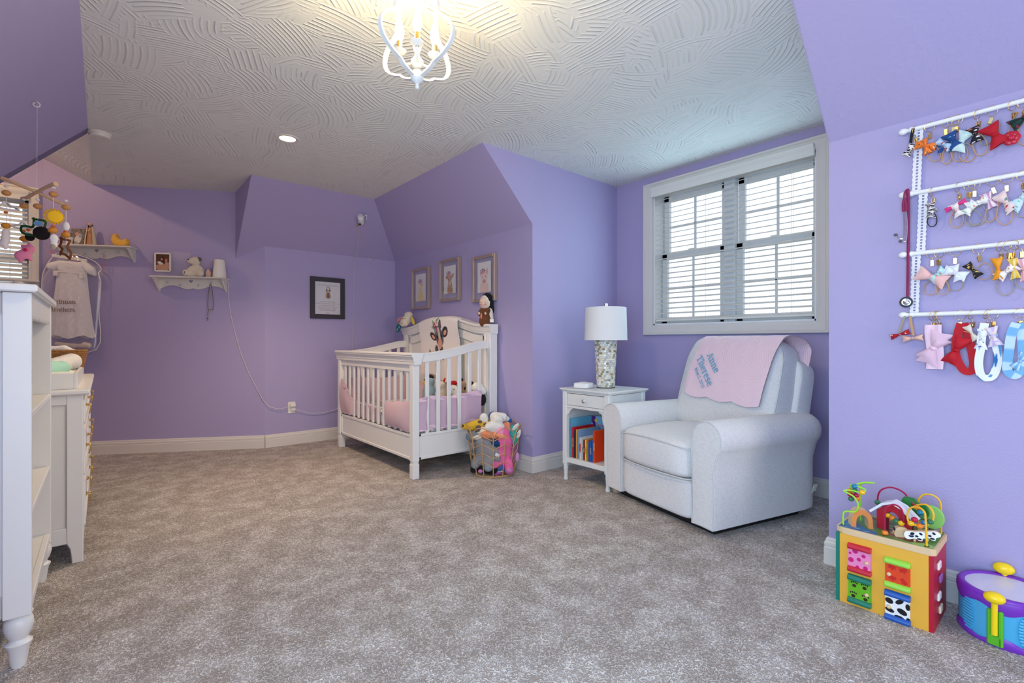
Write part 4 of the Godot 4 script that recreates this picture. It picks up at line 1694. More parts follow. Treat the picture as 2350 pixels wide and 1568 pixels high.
	part(b, "bottom", MB.new().box(Vector3(0, 0.003, 0), Vector3(0.32, 0.006, 0.24), 0.002).mesh(), woven())
	var fl := MB.new()
	for i in 5:
		var a := TAU * i / 5.0
		fl.ball(Vector3(-0.065 + cos(a) * 0.01, 0.066 + sin(a) * 0.01, 0.146), Vector3(0.009, 0.009, 0.004), 10)
	part(b, "fabric_flower", fl.mesh(60), M.plush_white)
	var pk := thing("wipes_packet", "crumpled teal and blue wipes packet in the seagrass basket", "packet", Vector3(-0.34, 0.93, -3.82))
	part(pk, "wrapper", MB.new().blob([[Vector3(0, 0.03, 0), Vector3(0.06, 0.045, 0.05)], [Vector3(-0.04, 0.03, 0.02), Vector3(0.04, 0.04, 0.04)]], 0.012, 0.01).mesh(40), flat(rgb(24, 148, 140), 0.25))
	part(pk, "wrapper_stripe", MB.new().ball(Vector3(0.045, 0.03, 0.004), Vector3(0.02, 0.04, 0.048), 14).mesh(), flat(rgb(60, 110, 190), 0.3))
	var dp := thing("diaper_stack", "white folded diaper leaning over the seagrass basket rim", "diaper", Vector3(-0.17, 0.945, -3.83))
	part(dp, "diaper_cloth", MB.new().blob([[Vector3(-0.09, 0.03, 0), Vector3(0.0, 0.028, 0), 0.022, 0.022], [Vector3(0, 0.028, 0), Vector3(0.075, 0.0, 0), 0.022, 0.016]], 0.009, 0.02).mesh(60), M.plush_white)


func woven() -> StandardMaterial3D:
	if M.has("seagrass"):
		return M.seagrass
	var im := image(128, 128, rgb(150, 104, 56))
	var r := RandomNumberGenerator.new()
	r.seed = 8
	for i in 900:
		var k := r.randf_range(0.6, 1.35)
		var x := r.randf() * 128
		var y := r.randf() * 128
		stroke(im, Vector2(x, y), Vector2(x + 7, y + 3), 0.8, Color(minf(1, 0.6 * k), minf(1, 0.42 * k), minf(1, 0.23 * k)))
	var m := printed("seagrass", im, 0.9)
	m.uv1_triplanar = true
	m.uv1_scale = Vector3(9, 9, 9)
	return m


func bookshelf() -> void:
	var t := thing("bookcase", "white open bookcase with turned feet at the left edge", "bookcase", Vector3(-0.352, 0, -2.515))
	var w: Material = M.furniture_white
	var D := 0.185
	var L := 0.385
	part(t, "top", MB.new().box(Vector3(0.002, 1.187, 0), Vector3(D * 2 + 0.022, 0.024, L * 2 + 0.05), 0.004).mesh(), w)
	for s in [-1, 1]:
		var b := MB.new()
		b.box(Vector3(0, 0.67, s * (L - 0.018)), Vector3(D * 2 - 0.02, 1.0, 0.012))
		b.box(Vector3(D - 0.034, 0.67, s * (L - 0.012)), Vector3(0.064, 1.008, 0.026), 0.002)
		b.box(Vector3(-D + 0.034, 0.67, s * (L - 0.012)), Vector3(0.064, 1.008, 0.026), 0.002)
		b.box(Vector3(0, 1.14, s * (L - 0.012)), Vector3(D * 2 - 0.14, 0.07, 0.02))
		b.box(Vector3(0, 0.205, s * (L - 0.012)), Vector3(D * 2 - 0.14, 0.07, 0.02))
		part(t, "side_panel", b.mesh(), w)
		for e in [-1, 1]:
			var f := MB.new().at(Transform3D(Basis(), Vector3(e * (D - 0.034), 0, s * (L - 0.036))))
			f.lathe([Vector2(0, 0), Vector2(0.017, 0.0), Vector2(0.020, 0.012), Vector2(0.026, 0.058), Vector2(0.032, 0.07), Vector2(0.033, 0.076), Vector2(0.024, 0.082), Vector2(0.022, 0.088), Vector2(0.030, 0.104), Vector2(0.036, 0.128), Vector2(0.034, 0.148), Vector2(0.026, 0.158), Vector2(0.033, 0.162), Vector2(0.034, 0.167), Vector2(0, 0.168)], 26)
			part(t, "foot", f.mesh(), w)
	for y in [0.185, 0.475, 0.785]:
		part(t, "shelf", MB.new().box(Vector3(0, y, 0), Vector3(D * 2 - 0.01, 0.02, L * 2 - 0.05), 0.003).mesh(), w)
	var ap := [-L + 0.03, 1.174, -L + 0.03, 1.105]
	for i in 12:
		var z0 := lerpf(-L + 0.05, L - 0.05, i / 12.0)
		var dz := (L * 2 - 0.1) / 12.0
		ap.append_array([z0, 1.108, z0 + dz * 0.3, 1.094, z0 + dz * 0.7, 1.094])
	ap.append_array([L - 0.05, 1.108, L - 0.03, 1.105, L - 0.03, 1.174])
	var a := MB.new()
	a.T = Transform3D(Basis(Vector3(0, 0, 1), Vector3.UP, Vector3(-1, 0, 0)), Vector3(D - 0.012, 0, 0))
	part(t, "scalloped_apron", a.extrude(pts(ap), -0.008, 0.008).mesh(), w)
	part(t, "front_rail", MB.new().box(Vector3(D - 0.014, 0.182, 0), Vector3(0.02, 0.03, L * 2 - 0.06), 0.003).mesh(), w)
	# a few books on the upper shelf, seen edge on
	var cols := [rgb(40, 60, 120), rgb(30, 44, 80), rgb(120, 50, 60), rgb(56, 90, 110)]
	var words := ["dark blue", "navy", "maroon", "slate blue"]
	for i in 4:
		var bk := thing("storybook", "%s storybook standing on the upper shelf of the bookcase" % words[i], "book", Vector3(-0.37, 0.796, -2.75 + i * 0.028), 0.0, "books in the bookcase")
		part(bk, "cover", MB.new().box(Vector3(0, 0.12, 0), Vector3(0.19, 0.24, 0.022), 0.002).mesh(), flat(cols[i], 0.4))
		part(bk, "pages", MB.new().box(Vector3(-0.004, 0.12, 0), Vector3(0.19, 0.232, 0.016)).mesh(), flat(rgb(232, 226, 210), 0.9))
	# wooden egg standing on the window ledge behind
	var eg := thing("wooden_egg", "small greyish wooden egg resting on the bookcase top", "ornament", Vector3(-0.215, 1.199, -2.3))
	part(eg, "shell", MB.new().ball(Vector3(0, 0.013, 0), Vector3(0.017, 0.013, 0.015), 18).mesh(), flat(rgb(176, 158, 150), 0.5))


func on_angled(s: float, y: float, off := 0.0) -> Vector3:
	# a point on the angled far wall: s along it from its left end, off in front of it
	var d := (P1 - P0).normalized()
	return P0 + d * s + Vector3(-d.z, 0, d.x) * off + Vector3(0, y, 0)


func wall_shelf(label: String, s0: float, s1: float, y: float, knobs: Array, heart: float) -> void:
	# painted shelf: board, two scrolled brackets, a cut-out apron with a heart and glass knobs; local x along the wall
	var turn := atan2(-(P1 - P0).z, (P1 - P0).x)
	var t := thing("wall_shelf", label, "shelf", on_angled((s0 + s1) / 2, y), turn)
	var L := (s1 - s0) / 2
	var w: Material = mat("shelf_white", rgb(226, 220, 212), 0.55)
	part(t, "shelf_board", MB.new().box(Vector3(0, -0.007, 0.066), Vector3(L * 2, 0.014, 0.132), 0.004).mesh(), w)
	# apron outline with wavy lower edge, split round the heart into a left and a right half in one outline
	var ap := PackedVector2Array()
	var n := 40
	for i in n + 1:
		var u := i / float(n)
		var x := lerpf(-L + 0.03, L - 0.03, u)
		var v := absf(u - 0.5) * 2.0
		var yy := -0.093 - 0.018 * cos(v * PI * 2.0 * 0.95 - 0.55) + 0.012 * maxf(0.0, 1.0 - v * 6.0) - 0.012 * maxf(0.0, v - 0.85) / 0.15
		ap.push_back(Vector2(x, yy))
	ap.push_back(Vector2(L - 0.03, -0.014))
	var hs := [0.0, -0.026, 0.006, -0.02, 0.013, -0.021, 0.017, -0.029, 0.012, -0.038, 0.0, -0.049, -0.012, -0.038, -0.017, -0.029, -0.013, -0.021, -0.006, -0.02]
	# a hair slit joins the heart to the top edge so that one outline describes the board with its hole
	ap.push_back(Vector2(heart + 0.0004, -0.014))
	ap.push_back(Vector2(heart + 0.0004, -0.0258))
	for i in range(1, 10):
		ap.push_back(Vector2(heart + hs[i * 2], hs[i * 2 + 1]))
	ap.push_back(Vector2(heart - 0.0004, -0.0258))
	ap.push_back(Vector2(heart - 0.0004, -0.014))
	ap.push_back(Vector2(-L + 0.03, -0.014))
	part(t, "apron", MB.new().extrude(ap, 0.004, 0.018, 0.0).mesh(25), w)
	for s in [-1, 1]:
		var br := smooth2([0.0, -0.014, 0.118, -0.014, 0.116, -0.03, 0.098, -0.036, 0.092, -0.05, 0.078, -0.058, 0.07, -0.074, 0.056, -0.082, 0.046, -0.1, 0.03, -0.108, 0.022, -0.122, 0.0, -0.126], 3)
		var b := MB.new()
		b.T = Transform3D(Basis(Vector3(0, 0, 1), Vector3.UP, Vector3(-1, 0, 0)), Vector3(s * (L - 0.03), 0, 0))
		part(t, "bracket", b.extrude(br, -0.007, 0.007, 0.0015).mesh(30), w)
	var glass := mat("faceted_glass", rgb(214, 230, 240), 0.05)
	glass.metallic = 0.5
	for k in knobs:
		var kb := MB.new()
		kb.T = Transform3D(Basis(Vector3.RIGHT, PI / 2), Vector3(k[0] - (s0 + s1) / 2, k[1] - y, 0.018))
		var o := part(t, "knob", kb.lathe([Vector2(0.004, 0), Vector2(0.004, 0.008), Vector2(0.011, 0.014), Vector2(0.012, 0.02), Vector2(0.008, 0.026), Vector2(0, 0.027)], 10).mesh(20), glass, "faceted glass knob")


func far_wall_things() -> void:
	var turn := atan2(-(P1 - P0).z, (P1 - P0).x)
	wall_shelf("upper painted wall shelf with cut-out heart, holding statue and moon", 0.145, 0.745, 1.872, [[0.222, 1.826], [0.349, 1.814], [0.498, 1.812], [0.601, 1.829]], -0.026)
	wall_shelf("lower painted wall shelf holding a bear and a white lamp", 0.888, 1.512, 1.615, [[0.998, 1.566], [1.105, 1.546], [1.257, 1.546], [1.36, 1.566]], -0.016)
	# statue
	var st := thing("nun_statue", "small statue of a veiled nun in cream cloak on shelf", "statue", on_angled(0.403, 1.8725, 0.072), turn + 0.2)
	part(st, "robe", MB.new().lathe([Vector2(0, 0), Vector2(0.036, 0), Vector2(0.033, 0.03), Vector2(0.026, 0.09), Vector2(0.024, 0.135), Vector2(0.018, 0.155), Vector2(0, 0.165)], 24, 1.0, 0.8).mesh(), flat(rgb(196, 138, 100), 0.7))
	var ck := MB.new()
	ck.grid(func(u, v):
		var a := lerpf(deg_to_rad(-55), deg_to_rad(235), u)
		var r := lerpf(0.044, 0.022, v ** 1.4)
		return Vector3(cos(a) * r, 0.004 + v * 0.166, -sin(a) * r * 0.85), 24, 10)
	part(st, "cloak", ck.mesh(60), flat(rgb(226, 210, 182), 0.75))
	part(st, "head", MB.new().ball(Vector3(0, 0.188, 0.004), Vector3(0.0145, 0.018, 0.015), 16).mesh(), flat(rgb(214, 170, 140), 0.6))
	var ve := MB.new()
	ve.grid(func(u, v):
		var a := lerpf(deg_to_rad(-28), deg_to_rad(208), u)
		var q := sin(minf(1.0, (1.0 - v) * 1.35 + 0.05) * PI / 2)
		var r := 0.0195 * q + 0.012 * maxf(0, 0.35 - v)
		return Vector3(cos(a) * r, lerpf(0.140, 0.208, v ** 0.8), -sin(a) * r - 0.002), 20, 10)
	part(st, "veil", ve.mesh(60), flat(rgb(48, 40, 42), 0.8))
	for s in [-1, 1]:
		part(st, "hand", MB.new().ball(Vector3(s * 0.004, 0.128, 0.028), Vector3(0.006, 0.01, 0.006), 10, Basis(Vector3(0, 0, 1), -s * 0.4)).mesh(), flat(rgb(214, 170, 140), 0.6))
	# moon
	var mo := thing("moon_light", "yellow crescent moon night light lying on the upper shelf", "night light", on_angled(0.636, 1.8725, 0.07), turn)
	var cr := smooth2([-0.068, 0.066, -0.056, 0.098, -0.036, 0.116, -0.022, 0.108, -0.016, 0.085, 0.0, 0.066, 0.024, 0.062, 0.048, 0.070, 0.064, 0.066, 0.068, 0.045, 0.06, 0.018, 0.038, 0.002, -0.01, 0.0, -0.042, 0.012, -0.062, 0.036], 4)
	part(mo, "moon_body", MB.new().extrude(cr, -0.026, 0.026, 0.012).mesh(60), flat(rgb(240, 186, 74), 0.6))
	# card leaning against the wall
	var ca := thing("photo_card", "stone-patterned photo card leaning on the upper shelf", "card", on_angled(0.285, 1.8725, 0.05), turn)
	var ci := image(96, 96, rgb(120, 108, 98))
	var r := RandomNumberGenerator.new()
	r.seed = 3
	for i in 120:
		dot(ci, r.randf() * 96, r.randf() * 96, r.randf_range(3, 9), r.randf_range(2, 5), Color.from_hsv(0.07, 0.15, r.randf_range(0.3, 0.6)), r.randf())
	dot(ci, 50, 60, 20, 34, rgb(214, 208, 204), 0.3)
	dot(ci, 40, 30, 12, 12, rgb(190, 150, 130))
	dot(ci, 62, 40, 10, 12, rgb(150, 165, 185))
	part(ca, "card_face", MB.new().at(Transform3D(Basis(Vector3.RIGHT, -0.2) * Basis(Vector3.BACK, 0.0), Vector3(0, 0.0, 0))).box(Vector3(0, 0.08, 0), Vector3(0.12, 0.16, 0.004)).mesh(), printed("photo_card_print", ci, 0.3))
	# white cup
	var cu := thing("white_cup", "small white cup on the upper shelf beside the card", "cup", on_angled(0.255, 1.8725, 0.092), turn)
	part(cu, "cup_body", MB.new().lathe([Vector2(0, 0), Vector2(0.018, 0), Vector2(0.02, 0.01), Vector2(0.022, 0.05), Vector2(0.028, 0.062), Vector2(0.026, 0.063), Vector2(0.019, 0.05), Vector2(0.017, 0.01), Vector2(0, 0.008)], 22).mesh(), flat(rgb(238, 234, 226), 0.4))
	# pink rosary on the upper shelf
	var pr := thing("pink_rosary", "thin pink rosary hanging from a knob of the upper shelf", "rosary", on_angled(0.498, 1.80, 0.046), turn)
	rosary(pr, 0.016, 0.115, 0.075, 0.0026, flat(rgb(214, 140, 140), 0.4), flat(rgb(220, 180, 170), 0.5))
	# green rosary on the lower shelf
	var gr := thing("green_rosary", "olive green beaded rosary hanging from the lower shelf", "rosary", on_angled(1.36, 1.555, 0.046), turn)
	rosary(gr, 0.024, 0.235, 0.11, 0.0042, flat(rgb(120, 116, 66), 0.5), flat(rgb(110, 90, 80), 0.5))
	# acrylic frame with a photo
	var fr := thing("acrylic_frame", "clear acrylic stand with white framed photo on lower shelf", "picture frame", on_angled(1.0, 1.615, 0.062), turn)
	var ac := mat("clear_acrylic", Color(0.93, 0.9, 0.97, 0.12), 0.05)
	ac.transparency = BaseMaterial3D.TRANSPARENCY_ALPHA
	part(fr, "acrylic_sheet", MB.new().box(Vector3(0.06, 0.115, -0.012), Vector3(0.27, 0.226, 0.004)).mesh(), ac)
	var fm := MB.new()
	for s in [-1, 1]:
		fm.box(Vector3(-0.03 + s * 0.061, 0.130, 0), Vector3(0.012, 0.172, 0.012), 0.002)
		fm.box(Vector3(-0.03, 0.130 + s * 0.08, 0), Vector3(0.134, 0.012, 0.012), 0.002)
	part(fr, "white_frame", fm.mesh(), flat(rgb(240, 236, 230), 0.4))
	var pi := image(96, 128, rgb(88, 54, 34))
	dot(pi, 48, 105, 60, 26, rgb(196, 150, 120))
	dot(pi, 30, 70, 22, 12, rgb(228, 214, 206), 0.3)
	dot(pi, 46, 44, 13, 24, rgb(40, 24, 22))
	dot(pi, 42, 40, 8, 11, rgb(196, 140, 112))
	dot(pi, 76, 44, 14, 16, rgb(120, 70, 50))
	dot(pi, 74, 50, 9, 12, rgb(200, 140, 112))
	dot(pi, 82, 76, 18, 14, rgb(190, 150, 140))
	part(fr, "photo", MB.new().box(Vector3(-0.03, 0.130, 0.0), Vector3(0.104, 0.144, 0.004)).mesh(), printed("family_photo", pi, 0.3))
	# plush bear with a cross on its foot
	var be := thing("lamb_plush", "cream plush lamb with one grey ear on lower shelf", "plush toy", on_angled(1.25, 1.615, 0.078), turn)
	part(be, "body", MB.new().blob([[Vector3(0, 0.055, 0), Vector3(0.05, 0.06, 0.04)], [Vector3(0.0, 0.145, 0.01), Vector3(0.042, 0.04, 0.04)], [Vector3(-0.03, 0.140, 0.03), Vector3(0.028, 0.022, 0.026)], [Vector3(0.035, 0.085, 0.01), Vector3(0.06, 0.06, 0.03), 0.02, 0.018], [Vector3(-0.035, 0.08, 0.0), Vector3(-0.05, 0.05, 0.03), 0.02, 0.018], [Vector3(-0.03, 0.022, 0.01), Vector3(-0.06, 0.032, 0.05), 0.026, 0.03], [Vector3(0.03, 0.022, 0.01), Vector3(0.055, 0.03, 0.05), 0.026, 0.03]], 0.0075, 0.015).mesh(60), M.plush_cream)
	part(be, "foot_pad", MB.new().ball(Vector3(-0.061, 0.03, 0.074), Vector3(0.019, 0.022, 0.007), 14).mesh(), M.plush_cream)
	part(be, "cross_stitch", MB.new().box(Vector3(-0.061, 0.03, 0.0815), Vector3(0.004, 0.022, 0.002)).box(Vector3(-0.061, 0.034, 0.0815), Vector3(0.014, 0.004, 0.002)).mesh(), flat(rgb(70, 70, 76)))
	part(be, "ear", MB.new().ball(Vector3(0.034, 0.160, 0.02), Vector3(0.022, 0.022, 0.01), 14).mesh(), flat(rgb(104, 98, 96), 0.9), "dark grey ear")
	part(be, "nose", MB.new().ball(Vector3(-0.042, 0.152, 0.052), Vector3(0.006, 0.005, 0.005), 10).mesh(), M.plush_black)
	# little house shape
	var ho := thing("wooden_house", "tiny pale pink wooden house beside the white lamp", "ornament", on_angled(1.358, 1.615, 0.085), turn)
	part(ho, "house_block", MB.new().extrude(pts([-0.019, 0, 0.019, 0, 0.019, 0.045, 0, 0.08, -0.019, 0.045]), -0.014, 0.014, 0.001).mesh(20), flat(rgb(226, 186, 164), 0.7))
	# white lamp with its cord to the outlet
	var la := thing("white_night_lamp", "plain white tapered night lamp at the right shelf end", "lamp", on_angled(1.446, 1.615, 0.075), turn)
	part(la, "lamp_body", MB.new().lathe([Vector2(0, 0), Vector2(0.052, 0), Vector2(0.056, 0.006), Vector2(0.055, 0.03), Vector2(0.043, 0.158), Vector2(0.040, 0.164), Vector2(0, 0.166)], 32).mesh(), flat(rgb(238, 232, 224), 0.6))
	var co := thing("lamp_cord", "thin white cord hanging from shelf lamp to outlet", "cord", Vector3.ZERO)
	var path := [on_angled(1.485, 1.62, 0.03), on_angled(1.50, 1.58, 0.02), on_angled(1.50, 1.45, 0.008), on_angled(1.515, 1.3, 0.007), on_angled(1.553, 1.12, 0.007), on_angled(1.60, 0.93, 0.007), on_angled(1.66, 0.76, 0.008), on_angled(1.75, 0.56, 0.008), Vector3(1.196, 0.425, -5.055), Vector3(1.26, 0.38, -5.05), Vector3(1.33, 0.366, -5.045), Vector3(1.405, 0.385, -5.045)]
	part(co, "cable", MB.new().tube(smooth3(path, 6), 0.0027, 6).mesh(), flat(rgb(226, 214, 216), 0.5))
	# outlet with two plugs
	var ou := thing("wall_outlet", "white wall outlet with two plugs on far wall", "outlet", Vector3(1.433, 0.366, ZB))
	part(ou, "cover_plate", MB.new().box(Vector3(0, 0, 0.003), Vector3(0.07, 0.115, 0.006), 0.002).mesh(), flat(rgb(232, 228, 222), 0.4))
	part(ou, "plug", MB.new().box(Vector3(0.005, 0.024, 0.022), Vector3(0.052, 0.03, 0.034), 0.005).mesh(), flat(rgb(238, 236, 232), 0.4))
	part(ou, "plug", MB.new().box(Vector3(0.012, -0.018, 0.018), Vector3(0.04, 0.022, 0.028), 0.004).mesh(), flat(rgb(240, 238, 236), 0.4))
	var c2 := thing("power_cord", "white cord running from outlet behind the crib", "cord", Vector3.ZERO)
	part(c2, "cable", MB.new().tube(smooth3([Vector3(1.462, 0.345, -5.045), Vector3(1.516, 0.329, -5.05), Vector3(1.6, 0.296, -5.052), Vector3(1.708, 0.287, -5.055), Vector3(1.8, 0.298, -5.055), Vector3(1.9, 0.33, -5.055), Vector3(2.02, 0.5, -5.06), Vector3(2.046, 0.75, -5.062)], 6), 0.0027, 6).mesh(), flat(rgb(226, 220, 224), 0.5))
	# monitor camera on the slope and its cord
	var n := Vector3(0, -0.5106, 0.5044).normalized()
	var cm := thing("baby_monitor", "white baby monitor camera fixed to the sloping ceiling", "camera", Vector3(1.985, 2.286, -4.712))
	cm.basis = basis_facing(n)
	part(cm, "mount", MB.new().at(Transform3D(Basis(Vector3.RIGHT, PI / 2), Vector3.ZERO)).lathe([Vector2(0, -0.002), Vector2(0.03, 0.0), Vector2(0.03, 0.008), Vector2(0.012, 0.014), Vector2(0.01, 0.03), Vector2(0, 0.03)], 20).mesh(), flat(rgb(232, 230, 232), 0.4))
	var hd := MB.new()
	hd.T = Transform3D(Basis(Vector3(0, 0, 1), 0.45) * Basis(Vector3.RIGHT, 0.3), Vector3(0.0, -0.012, 0.045))
	hd.blob([[Vector3(0, 0.025, 0), Vector3(0, -0.03, 0.004), 0.032, 0.03]], 0.006, 0.01)
	part(cm, "housing", hd.mesh(60), flat(rgb(234, 232, 234), 0.35))
	part(cm, "antenna", MB.new().tube(smooth3([Vector3(0.02, 0.02, 0.03), Vector3(0.045, 0.045, 0.03), Vector3(0.05, 0.03, 0.034), Vector3(0.062, -0.01, 0.036)], 4), 0.0042, 8).mesh(), flat(rgb(236, 236, 238), 0.4))
	part(cm, "lens", MB.new().ball(Vector3(-0.004, -0.05, 0.066), Vector3(0.012, 0.012, 0.006), 14).mesh(), M.black_plastic)
	part(cm, "ribbon", MB.new().ribbon([Vector3(0.012, -0.055, 0.03), Vector3(0.008, -0.09, 0.01), Vector3(0.0, -0.12, 0.006)], 0.012, 0.002, Vector3(0, 0, 1)).mesh(), flat(rgb(196, 142, 60), 0.6))
	var cc := thing("monitor_cord", "thin white cord running down wall from monitor camera", "cord", Vector3.ZERO)
	part(cc, "cable", MB.new().tube(smooth3([Vector3(2.005, 2.215, -4.785), Vector3(2.04, 2.10, -4.892), Vector3(2.07, 1.98, -5.018), Vector3(2.074, 1.93, -5.058), Vector3(2.066, 1.88, -5.064), Vector3(2.062, 1.5, -5.065), Vector3(2.05, 1.1, -5.065), Vector3(2.046, 0.75, -5.062)], 6), 0.003, 6).mesh(), flat(rgb(206, 196, 208), 0.5))
	# small white hooks screwed into the slopes
	var h1 := thing("ceiling_hook", "small white screw hook on the far slope near crib", "hook", Vector3(2.232, 1.941, -5.066))
	h1.basis = basis_facing(n)
	part(h1, "wire", MB.new().tube(smooth3([Vector3(0, 0, 0), Vector3(0, 0, 0.016), Vector3(0.004, -0.006, 0.024), Vector3(0.014, -0.008, 0.022), Vector3(0.018, 0.002, 0.018)], 5), 0.0028, 7).mesh(), flat(rgb(232, 224, 206), 0.4))
	var n2 := Vector3(0.5044, -0.482, 0).normalized()
	var h2 := thing("ceiling_hook", "white screw hook on the left slope above the mobile", "hook", Vector3(-0.254, 2.2485, -3.455))
	h2.basis = basis_facing(n2)
	part(h2, "wire", MB.new().tube(smooth3([Vector3(0, 0, 0), Vector3(0, 0, 0.014), Vector3(0, -0.012, 0.022), Vector3(-0.006, -0.026, 0.016), Vector3(-0.018, -0.026, 0.006), Vector3(-0.022, -0.014, 0.006)], 5), 0.0026, 7).mesh(), flat(rgb(230, 222, 220), 0.4))
	garment_bag(turn)


func rosary(t: Node3D, w: float, drop: float, tail: float, r: float, m: Material, cross: Material) -> void:
	var bead := MB.new().ball(Vector3.ZERO, Vector3(r, r, r), 8).mesh()
	var loop := smooth3([Vector3(0, 0, 0), Vector3(-w * 0.7, -drop * 0.3, 0), Vector3(-w, -drop * 0.8, 0), Vector3(-w * 0.7, -drop, 0), Vector3(0, -drop, 0), Vector3(w * 0.8, -drop, 0), Vector3(w, -drop * 0.75, 0), Vector3(w * 0.6, -drop * 0.3, 0)], 8, true)
	var pos := 0.0
	var b := MB.new()
	for i in loop.size():
		var a: Vector3 = loop[i]
		var e: Vector3 = loop[(i + 1) % loop.size()]
		var L := a.distance_to(e)
		while pos < L:
			var q := a.lerp(e, pos / L)
			b.ball(q, Vector3(r, r, r), 8)
			pos += r * 2.1
		pos -= L
	var o := part(t, "bead_loop", b.mesh(60), m)
	o.set_meta("kind", "stuff")
	var s := Vector3(-w * 0.75, -drop, 0)
	for i in 5:
		put(t, "bead", bead, m, s + Vector3(-0.0015 * i, -r * 2.4 * (i + 1), 0))
	var c := s + Vector3(-0.008, -r * 12 - tail * 0.35, 0)
	part(t, "cord", MB.new().tube([s, c], r * 0.25, 5).mesh(), m)
	part(t, "crucifix", MB.new().box(c, Vector3(0.005, 0.034, 0.003), 0.001).box(c + Vector3(0, 0.006, 0), Vector3(0.02, 0.005, 0.003), 0.001).mesh(), cross)


func garment_bag(turn: float) -> void:
	# white christening dress on a hanger, in a clear zipped bag hung from the upper shelf; local x along the wall
	var o := on_angled(0.265, 0, 0.075)
	var g := thing("garment_bag", "clear plastic garment bag with white piping hanging from upper shelf", "garment bag", o, turn)
	var film := mat("clear_film", Color(0.96, 0.96, 0.98, 0.10), 0.08)
	film.transparency = BaseMaterial3D.TRANSPARENCY_ALPHA
	var out := smooth2([-0.225, 0.95, -0.228, 1.3, -0.228, 1.52, -0.215, 1.63, -0.16, 1.745, -0.10, 1.80, 0.02, 1.79, 0.11, 1.765, 0.17, 1.735, 0.213, 1.69, 0.222, 1.655, 0.2, 1.63, 0.212, 1.585, 0.22, 1.53, 0.205, 1.3, 0.184, 0.95], 4)
	var rim := []
	for q in out:
		rim.append(Vector3(q.x, q.y, 0.0))
	var front := MB.new()
	var lo := Geometry2D.triangulate_polygon(out)
	var zf := func(q: Vector2) -> float: return 0.024 + 0.004 * sin(q.y * 40.0 + q.x * 25.0) * cos(q.x * 50.0)
	# crinkled film: rows between the two outlines
	front.grid(func(u, v):
		var y := lerpf(0.952, 1.79, v)
		var xl := -0.226 + 0.125 * smoothstep(1.55, 1.80, y)
		var xr := lerpf(0.184, 0.219, clampf((y - 0.95) / 0.55, 0, 1)) - 0.20 * smoothstep(1.66, 1.81, y)
		var x := lerpf(xl, xr, u)
		var bulge := sin(PI * u) ** 0.5 * (0.035 * minf(1.0, (1.8 - y) * 8.0))
		var cr := 0.003 * sin(y * 61.0 + 9.0 * sin(x * 31.0)) + 0.0025 * sin(x * 95.0 + 5.0 * sin(y * 23.0))
		return Vector3(x, y, bulge + cr * sin(PI * u)), 34, 46)
	part(g, "film_front", front.mesh(60), film)
	part(g, "piping", MB.new().tube(rim, 0.0038, 6, true).mesh(60), flat(rgb(240, 232, 218), 0.5))
	for k in [["Feltman", 1.387, -0.036], ["Brothers", 1.318, -0.046]]:
		var tm := text(k[0], 0.046, 0.0008, "Droid Serif", true)
		put(g, "printed_name", tm, flat(rgb(120, 92, 62), 0.5), Vector3(k[2], k[1] - 0.02, 0.044))
	# hanger
	var h := thing("clip_hanger", "white plastic hanger with clips holding the small dress", "hanger", o, turn)
	var hw := flat(rgb(236, 230, 222), 0.4)
	part(h, "hook", MB.new().tube(smooth3([Vector3(-0.026, 1.775, 0.002), Vector3(-0.026, 1.80, 0.002), Vector3(-0.018, 1.826, -0.006), Vector3(-0.036, 1.842, -0.018), Vector3(-0.05, 1.83, -0.026)], 5), 0.003, 7).mesh(), M.chrome)
	part(h, "shoulder_bar", MB.new().bar(Vector3(-0.15, 1.775, 0.004), Vector3(0.115, 1.735, 0.004), 0.018, 0.026, 0.005).mesh(), hw)
	part(h, "clip_bar", MB.new().bar(Vector3(-0.11, 1.635, 0.034), Vector3(0.095, 1.615, 0.034), 0.006, 0.008, 0.002).bar(Vector3(-0.01, 1.75, 0.01), Vector3(-0.01, 1.63, 0.034), 0.006, 0.01, 0.002).mesh(), hw)
	for x in [-0.105, 0.09]:
		part(h, "clip", MB.new().box(Vector3(x, 1.605 - x * 0.1, 0.036), Vector3(0.03, 0.045, 0.012), 0.003).mesh(), hw)
	# dress: pleated skirt, bodice, two puff sleeves
	var d := thing("christening_dress", "white pleated baby dress with puff sleeves inside garment bag", "dress", o, turn)
	var dm := mat("white_voile", rgb(238, 232, 230), 0.95)
	var sk := MB.new()
	sk.grid(func(u, v):
		var a = TAU * u
		var y := lerpf(1.06, 1.655, v)
		var hw2 := lerpf(0.182, 0.108, v ** 0.75)
		var pl = 1.0 + 0.05 * sin(u * TAU * 11.0 + 0.6 * sin(u * 40.0)) * (1.15 - v * 0.7)
		var hem = 0.014 * sin(u * TAU * 5.0) * (1.0 - v) ** 3
		return Vector3(cos(a) * hw2 * pl - 0.008 * (1.0 - v), y + hem, -sin(a) * 0.024 * pl * 1.3 + 0.003), 88, 14)
	part(d, "skirt", sk.mesh(70), dm)
	part(d, "bodice", MB.new().blob([[Vector3(-0.07, 1.70, 0), Vector3(0.07, 1.69, 0), 0.034, 0.034], [Vector3(-0.08, 1.655, 0), Vector3(0.075, 1.645, 0), 0.03, 0.03]], 0.011, 0.03).mesh(60), dm)
	for s in [-1, 1]:
		part(d, "puff_sleeve", MB.new().blob([[Vector3(s * 0.09, 1.705, 0), Vector3(s * 0.145, 1.672 - (0.02 if s > 0 else -0.006), 0.004), 0.03, 0.036], [Vector3(s * 0.145, 1.672 - (0.02 if s > 0 else -0.006), 0.004), Vector3(s * 0.172, 1.648 - (0.03 if s > 0 else -0.03), 0.004), 0.03, 0.018]], 0.009, 0.02).mesh(60), dm)
